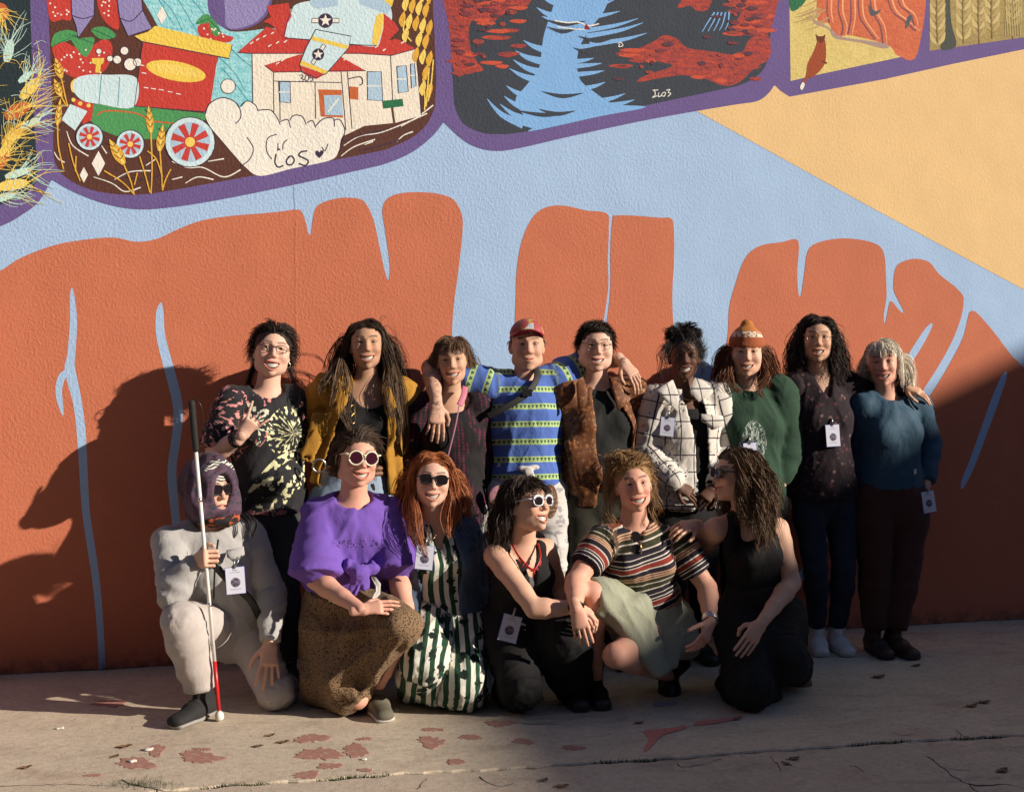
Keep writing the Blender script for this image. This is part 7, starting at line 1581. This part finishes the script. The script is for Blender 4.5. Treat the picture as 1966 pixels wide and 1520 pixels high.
# ---- curly fair hair, striped tee, sage skirt
J = joints(head=(1216, 930, -1.10), neck=(1216, 1012, -1.06), sh_a=(1156, 1040, -1.08), sh_b=(1302, 1042, -1.05), hip_a=(1204, 1195, -.96), hip_b=(1284, 1195, -.95), el_a=(1104, 1116, -1.20), wr_a=(1106, 1168, -1.36), el_b=(1358, 1128, -1.12), wr_b=(1364, 1194, -1.30), kn_a=(1138, 1140, -1.22), an_a=(1143, 1300, -1.06), kn_b=(1182, 1258, -1.32), an_b=(1290, 1296, -1.00))
J['hand_a'] = dict(d=(.22, -.12, -.97), back=(-.25, -.95, .1), thumb=1, curl=(10, 12, 14, 18), spread=4, thumb_curl=28, scale=1.02)
J['hand_b'] = dict(d=(-.45, -.35, -.80), back=(.65, -.70, .2), thumb=-1, curl=(22, 24, 26, 30), spread=6, thumb_curl=8, scale=1.04)
B = bodyv(hw=.168, ww=.148, cw=.156, bust=.06, arm=1.02, leg=1.02)
o, M, T = person(J, B, dict(yaw=8, pitch=2, roll=-7, smile=1.0, open=.012, fw=.95, jaw=.95, nose=1.12, mouth=1.12), ROSY, 'squatting person with curly fair hair in multicoloured striped tee and sage skirt', neck_r=.054)
def mst(t, pc, base):
    f = t.math('FRACT', t.math('DIVIDE', t.math('ADD', t.sep(pc)[2], .035), .19))
    N_, W_, R_, T_, O_, K_ = (.014, .012, .022), (.58, .52, .46), (.22, .030, .022), (.50, .31, .20), (.035, .038, .018), (.05, .018, .016)
    seq = [(0, N_), (.10, W_), (.13, O_), (.26, W_), (.29, O_), (.38, T_), (.42, K_), (.44, T_), (.48, K_), (.50, T_), (.53, N_), (.64, W_), (.67, R_), (.78, W_), (.80, N_), (.84, W_), (.87, N_), (.95, W_), (.97, N_)]
    return t.ramp(f, seq, 'CONSTANT')
STR = cloth('striped_jersey', (.3, .3, .3), pat=mst)
garment('shirt', torso_only(J, B, .012, .10, .96) + arm(J, 'a', B, .020, 0, .62, .028, .12) + arm(J, 'b', B, .020, 0, .66, .028, .12), STR, o, J, bones(J, ['torso', 'arm_a', 'arm_b']), cuts=[crew(J, .068, .0), vneck(J, .055, .055)], fold=.007, seed=131)
pe = (J['hip_a'] + J['hip_b']) / 2
SAGE = cloth('sage_linen', (.30, .315, .235), var=.06)
garment('skirt', [(ecap(pe + V(0, 0, .13), pe, (.150, .115), (.185, .15), lat=(1, 0, 0)), .02), (ecap(pe, J['kn_a'] + (pe - J['kn_a']) * .12, (.125, .10), (.092, .090)), .05), (ecap(pe + V(.02, -.06, -.02), at(1276, 1275, -1.22), (.17, .12), (.06, .03), lat=(1, 0, .2)), .05), (ecap(pe + V(.1, 0, -.02), at(1315, 1235, -1.08), .12, .07), .05), (ecap(at(1206, 1170, -1.2), at(1268, 1288, -1.28), (.115, .05), (.045, .028), lat=(1, 0, -.5)), .04)],
        SAGE, o, J, [(pe + V(0, 0, .2), pe + V(.05, -.2, -.4), V(1, 0, 0))], shell=.02, cuts=[(ecap(J['kn_b'] + V(-.02, -.02, -.01), at(1225, 1300, -1.12), .066, .04), .01), (ell(J['kn_a'] + V(-.045, -.01, 0), (.070, .12, .10)), .01)], fold=.010, seed=133)
H15 = hair_mat('hair_fair_curls', (.14, .075, .032), (.44, .27, .12))
hair(o, M, T, H15, n=1500, length=.10, steps=12, curl=.010, freq=75, vol=.012, r=.0017, seed=28, cap=.012, comb=(-.1, .7, .6), lift=.08, grav=.22, clump=5, frizz=.008, face_gap=.076, hairline=.074)
g0 = T + M @ V(-.015, .02, .10); rs_ = np.random.RandomState(15); gd = []
for k in range(44):
    d_ = rs_.randn(3); d_ /= np.linalg.norm(d_); d_[2] = abs(d_[2]) * .8; gd.append([g0 + d_ * V(.05, .04, .015), g0 + d_ * V(.085, .07, .055), g0 + d_ * V(.09, .07, .05) + V(*rs_.randn(3)) * .025 - V(0, 0, .012)])
locks(o, H15, gd, 11, .011, .0019, .011, 80, 18, 11, .5)
locks(o, H15, [[at(1178, 940, -1.08), at(1172, 985, -1.12), at(1180, 1020, -1.16), at(1182, 1055, -1.18)], [at(1176, 930, -1.04), at(1162, 970, -1.08), at(1160, 1010, -1.12)], [at(1252, 930, -1.1), at(1264, 965, -1.12), at(1266, 990, -1.10)], [at(1248, 935, -1.12), at(1256, 970, -1.13), at(1258, 1005, -1.14)], [at(1150, 1035, -1.14), at(1142, 1065, -1.16), at(1146, 1090, -1.16)]], 12, .010, .0015, .010, 60, 21, 14)
mb = MB(); c = at(1225, 1030, -1.205)
mb.tube(ring_pts(c + V(-.012, 0, .0), V(1, 0, 0), V(0, 0, 1), .020, .022, 14, 2.6), .0025, 6, 0, True); mb.tube(ring_pts(c + V(-.010, -.004, -.055), V(1, 0, 0), V(0, 0, 1), .020, .022, 14, 2.6), .0025, 6, 0, True)
for dz in (.0, -.055): pts = ring_pts(c + V(-.011, -.001, dz), V(1, 0, 0), V(0, 0, 1), .019, .021, 14, 2.6); mb.add(pts, [tuple(range(14))], 1)
mb.tube([c + V(.006, -.004, -.02), c + V(.012, -.012, -.045), c + V(.012, -.012, -.075)], .003, 6, 2); mb.disc = None
sg = mb.build('sunglasses', [M_BLACK, M_LENS, M_GOLD], None, True); tag(sg, 'dark folded sunglasses hanging from the neck of the striped tee', 'sunglasses')
for (wr, el, mt, r_) in ((J['wr_a'], J['el_a'], M_BLACK, .031), (J['wr_b'], J['el_b'], M_SILVER, .032)):
    mb = MB(); ax = nrm(wr - el); e1 = _any_perp(ax); e2 = np.cross(ax, e1)
    for kk in ((.012,) if mt is M_BLACK else (.010, .020, .030)): mb.tube([wr - ax * kk + (e1 * cos(a) + e2 * sin(a)) * r_ for a in np.linspace(0, 2 * pi, 18)[:-1]], .0045 if mt is M_BLACK else .0055, 6, 0, True)
    mb.build('bracelet', mt, o, True)
shoe(o, J['an_a'], (-.1, -1), leather('black_boot', (.012, .011, .011), .45), SOLE_D, boot=.09, lace=M_BLACK, w=.045); shoe(o, J['an_b'], (-.15, -.75, -.5), leather('black_boot_b', (.012, .011, .011), .45), SOLE_D, boot=.08)

# ---- black sleeveless top, long wavy hair, profile
J = joints(head=(1414, 912, -1.17), neck=(1434, 988, -1.12), sh_a=(1374, 1016, -1.12), sh_b=(1492, 1016, -1.08), hip_a=(1424, 1190, -1.05), hip_b=(1494, 1190, -1.02), el_a=(1356, 1045, -.96), wr_a=(1334, 1006, -1.10), el_b=(1520, 1118, -1.16), wr_b=(1460, 1198, -1.38), kn_a=(1440, 1318, -1.36), an_a=(1400, 1318, -.95), kn_b=(1500, 1262, -1.28), an_b=(1532, 1285, -1.02))
J['hand_a'] = dict(d=(-.80, -.50, .02), back=(.0, -.62, .78), thumb=1, curl=(26, 28, 30, 30), spread=4, thumb_curl=20, scale=.98)
J['hand_b'] = dict(d=(-.66, -.30, -.68), back=(.25, -.80, .55), thumb=-1, curl=(5, 7, 8, 10), spread=2, thumb_curl=42, scale=1.04)
B = bodyv(hw=.165, ww=.118, cw=.122, wd=.10, cd=.105, bust=.048, arm=1.0, leg=1.02)
o, M, T = person(J, B, dict(yaw=-66, pitch=3, roll=-2, smile=.9, open=.008, fw=.98), PALE2, 'kneeling person with long wavy hair and sunglasses turned sideways in black top')
garment('vest', torso(J, B, .010, -.02, .74)[:-2] + [(ecap(J['neck'] + V(-.072, -.02, -.012), J['sh_a'] + V(.055, -.04, -.09), .036, .036), .03), (ecap(J['neck'] + V(.072, -.02, -.012), J['sh_b'] + V(-.055, -.04, -.09), .036, .036), .03)], cloth('black_rib', (.009, .009, .010), sheen=0), o, J, bones(J, ['torso']), cuts=[(ell(J['sh_a'] + V(-.040, 0, .0), (.062, .14, .085)), .008), (ell(J['sh_b'] + V(.040, 0, .0), (.062, .14, .085)), .008), crew(J, .066, .0)], fold=.004, seed=141)
TRS = cloth('black_trousers_c', (.018, .018, .017), sheen=0)
garment('trousers', torso(J, B, .022, -.08, .32)[:7] + leg(J, 'a', B, .045, 0, 1.8, .04) + leg(J, 'b', B, .045, 0, 1.75, .04) + [(ecap(at(1450, 1230, -1.2), at(1480, 1290, -1.28), .10, .07), .05), (ecap(J['kn_a'], at(1480, 1335, -1.25), .07, .05), .04)], TRS, o, J, bones(J, ['leg_a', 'leg_b']), cuts=[half((0, 0, .008), (0, 0, -1))], fold=.012, seed=143)
H16 = hair_mat('hair_wavy_brown', (.045, .026, .016), (.21, .13, .07)); 
hair(o, M, T, H16, n=2000, length=.30, steps=15, curl=.014, freq=30, vol=.016, r=.0021, seed=30, cap=.008, clump=8, face_gap=.076, lenvar=.2)
locks(o, H16, [[at(1440, 900, -1.18), at(1456, 950, -1.22), at(1450, 1000, -1.25), at(1458, 1050, -1.25)], [at(1450, 900, -1.15), at(1474, 950, -1.18), at(1476, 1000, -1.20), at(1462, 1040, -1.23)], [at(1456, 895, -1.1), at(1486, 940, -1.12), at(1496, 975, -1.14)], [at(1430, 905, -1.22), at(1440, 955, -1.26), at(1446, 1010, -1.27)], [at(1446, 890, -1.16), at(1468, 930, -1.2), at(1484, 985, -1.18)]], 26, .015, .0020, .014, 28, 31, 16)
glasses(o, M, T, M_BLACK, M_LENS, .027, .021, 2.6, .0028, .009, -.102, .034, 'sunglasses')
mb = MB(); nk = J['neck']; mb.tube(cr([nk + V(-.056, -.03, .012), nk + V(-.035, -.085, -.018), nk + V(.0, -.105, -.030), nk + V(.04, -.08, -.012), nk + V(.056, -.03, .012)], False, 5), .0024, 5); mb.build('necklace', M_GOLD, o, True)
BRB = leather('tan_boot', (.15, .058, .026)); shoe(o, J['an_b'], (.10, -.55, -.70), BRB, SOLE_D, boot=.05, w=.05); shoe(o, J['an_a'], (-.2, -1, 0), BRB, SOLE_D, boot=.05)
garment('sock', [(ecap(J['an_b'] + V(-.03, -.02, .04), J['an_b'] + V(-.03, -.02, .0), .045, .044), .01)], SOLE_W, o, J, bones(J, ['leg_b']), fold=.002)

# ------------------------------------------------------------------ small things on the ground
LEAF = [plain('dry_leaf_brown', (.20, .11, .05), .8, 0, .3, 60), plain('dry_leaf_yellow', (.42, .30, .09), .8, 0, .3, 60), plain('dry_leaf_dark', (.13, .085, .055), .8, 0, .3, 60)]
def leaf(u, v, s, a, m, label):
    s = s * .8; g = gnd(u, v); pts, n = [], 9
    for i in range(n):
        t = i / (n - 1); w = .34 * sin(pi * t ** .8) * (1 + .25 * sin(t * 21)); pts.append((t - .5, w, t))
    vs = []; R_ = np.array(Matrix.Rotation(a, 3, 'Z'))
    for (x, w, t) in pts:
        for k in (-1, 0, 1): vs.append(R_ @ (V(x, w * k, .07 * abs(k) * (1 + .5 * sin(t * 9)) + .06 * t * t + .02) * s) + V(g[0], g[1], .001))
    fs = [(3 * i + k, 3 * i + k + 1, 3 * i + k + 4, 3 * i + k + 3) for i in range(n - 1) for k in (0, 1)]
    o = mesh_obj('dry_leaf', np.array(vs) - V(g[0], g[1], 0), fs, m, None, True); o.location = (g[0], g[1], 0); tag(o, label, 'leaf', 'dry leaves on the concrete')
    st = [R_ @ (V(-.5 - .08 * i, .03 * i, .03) * s) for i in range(4)]; mb = MB(); mb.tube([p + V(g[0], g[1], .001) for p in st], .0016, 4); mb.build('stem', m, o)
for (u, v, s, a, k, lb) in ((520, 1412, .05, .4, 0, 'small curled brown leaf left of the long red paint flake'), (240, 1434, .07, .1, 0, 'yellow leaf above the two red flakes at lower left'), (222, 1452, .045, .9, 2, 'dark leaf at the left end of the lower left red flakes'), (50, 1474, .06, .3, 0, 'lone tan leaf near the bottom left corner'), (496, 1433, .05, .0, 2, 'small dark leaf between the red flakes at lower centre'), (545, 1425, .06, .2, 0, 'yellow brown leaf touching the long red paint flake'),
                            (1688, 1300, .08, .1, 0, 'brown leaf on the ground in front of the brown boots'), (1760, 1278, .06, .2, 2, 'dark leaf nearest the wall to the right of the boots'), (1866, 1356, .07, .15, 0, 'pale brown leaf at far right on the shaded concrete'), (1890, 1349, .07, .0, 2, 'dark leaf just behind the pale leaf at far right'), (1415, 1381, .05, .5, 0, 'tan leaf on the end of the red chalk mark'), (1228, 1388, .05, .2, 0, 'small leaf left of the red chalk mark'), (1525, 1457, .06, .1, 2, 'dark leaf just below the slab joint'), (1508, 1466, .05, 2.2, 0, 'brown leaf below the slab joint beside a darker one'), (1925, 1480, .07, .4, 2, 'dark leaf near the bottom right corner'), (1080, 1510, .06, .0, 0, 'brown leaf at the bottom edge near the centre'), (1045, 1498, .05, .6, 2, 'dark leaf above the brown one at the bottom edge')):
    leaf(u, v, s, a, LEAF[k], lb)
def crumb(u, v, s, seed, lb):
    s = s * .6; g = gnd(u, v); F = Field(V(-1, -1, 0) * s, V(1, 1, .8) * s, s / 6); r_ = random.Random(seed)
    for k in range(5): F.add(ell(V(r_.uniform(-.5, .5), r_.uniform(-.35, .35), r_.uniform(.05, .2)) * s, (s * r_.uniform(.25, .45), s * r_.uniform(.2, .35), s * r_.uniform(.15, .25))), s * .1)
    F.cut(half((0, 0, .001), (0, 0, -1)), .001); v, q = F.mesh(); v = v + vnormals(v, q) * (s * .05 * noise3(v * 3 / s * 3, seed))[:, None]
    o = mesh_obj('plaster_crumb', v, q, PLA, None, False); o.location = (g[0], g[1], 0); tag(o, lb, 'plaster', 'plaster crumbs on the concrete')
for i, (u, v, s, lb) in enumerate(((284, 1440, .055, 'heap of pale plaster on the upper lower-left red flake'), (255, 1462, .045, 'heap of pale plaster on the widest lower-left red flake'), (115, 1398, .040, 'pale crumb left of the cane on the lit concrete'), (700, 1458, .030, 'thin pale crumb under the jagged red flake'), (1171, 1408, .028, 'white crumb left of the red chalk mark'), (1103, 1312, .035, 'white scrap on the ground behind the black boot'), (1612, 1372, .020, 'tiny white crumb on the shaded concrete at right'), (762, 1363, .022, 'small pale crumb in front of the leopard skirt'))): crumb(u, v, s, i + 2, lb)
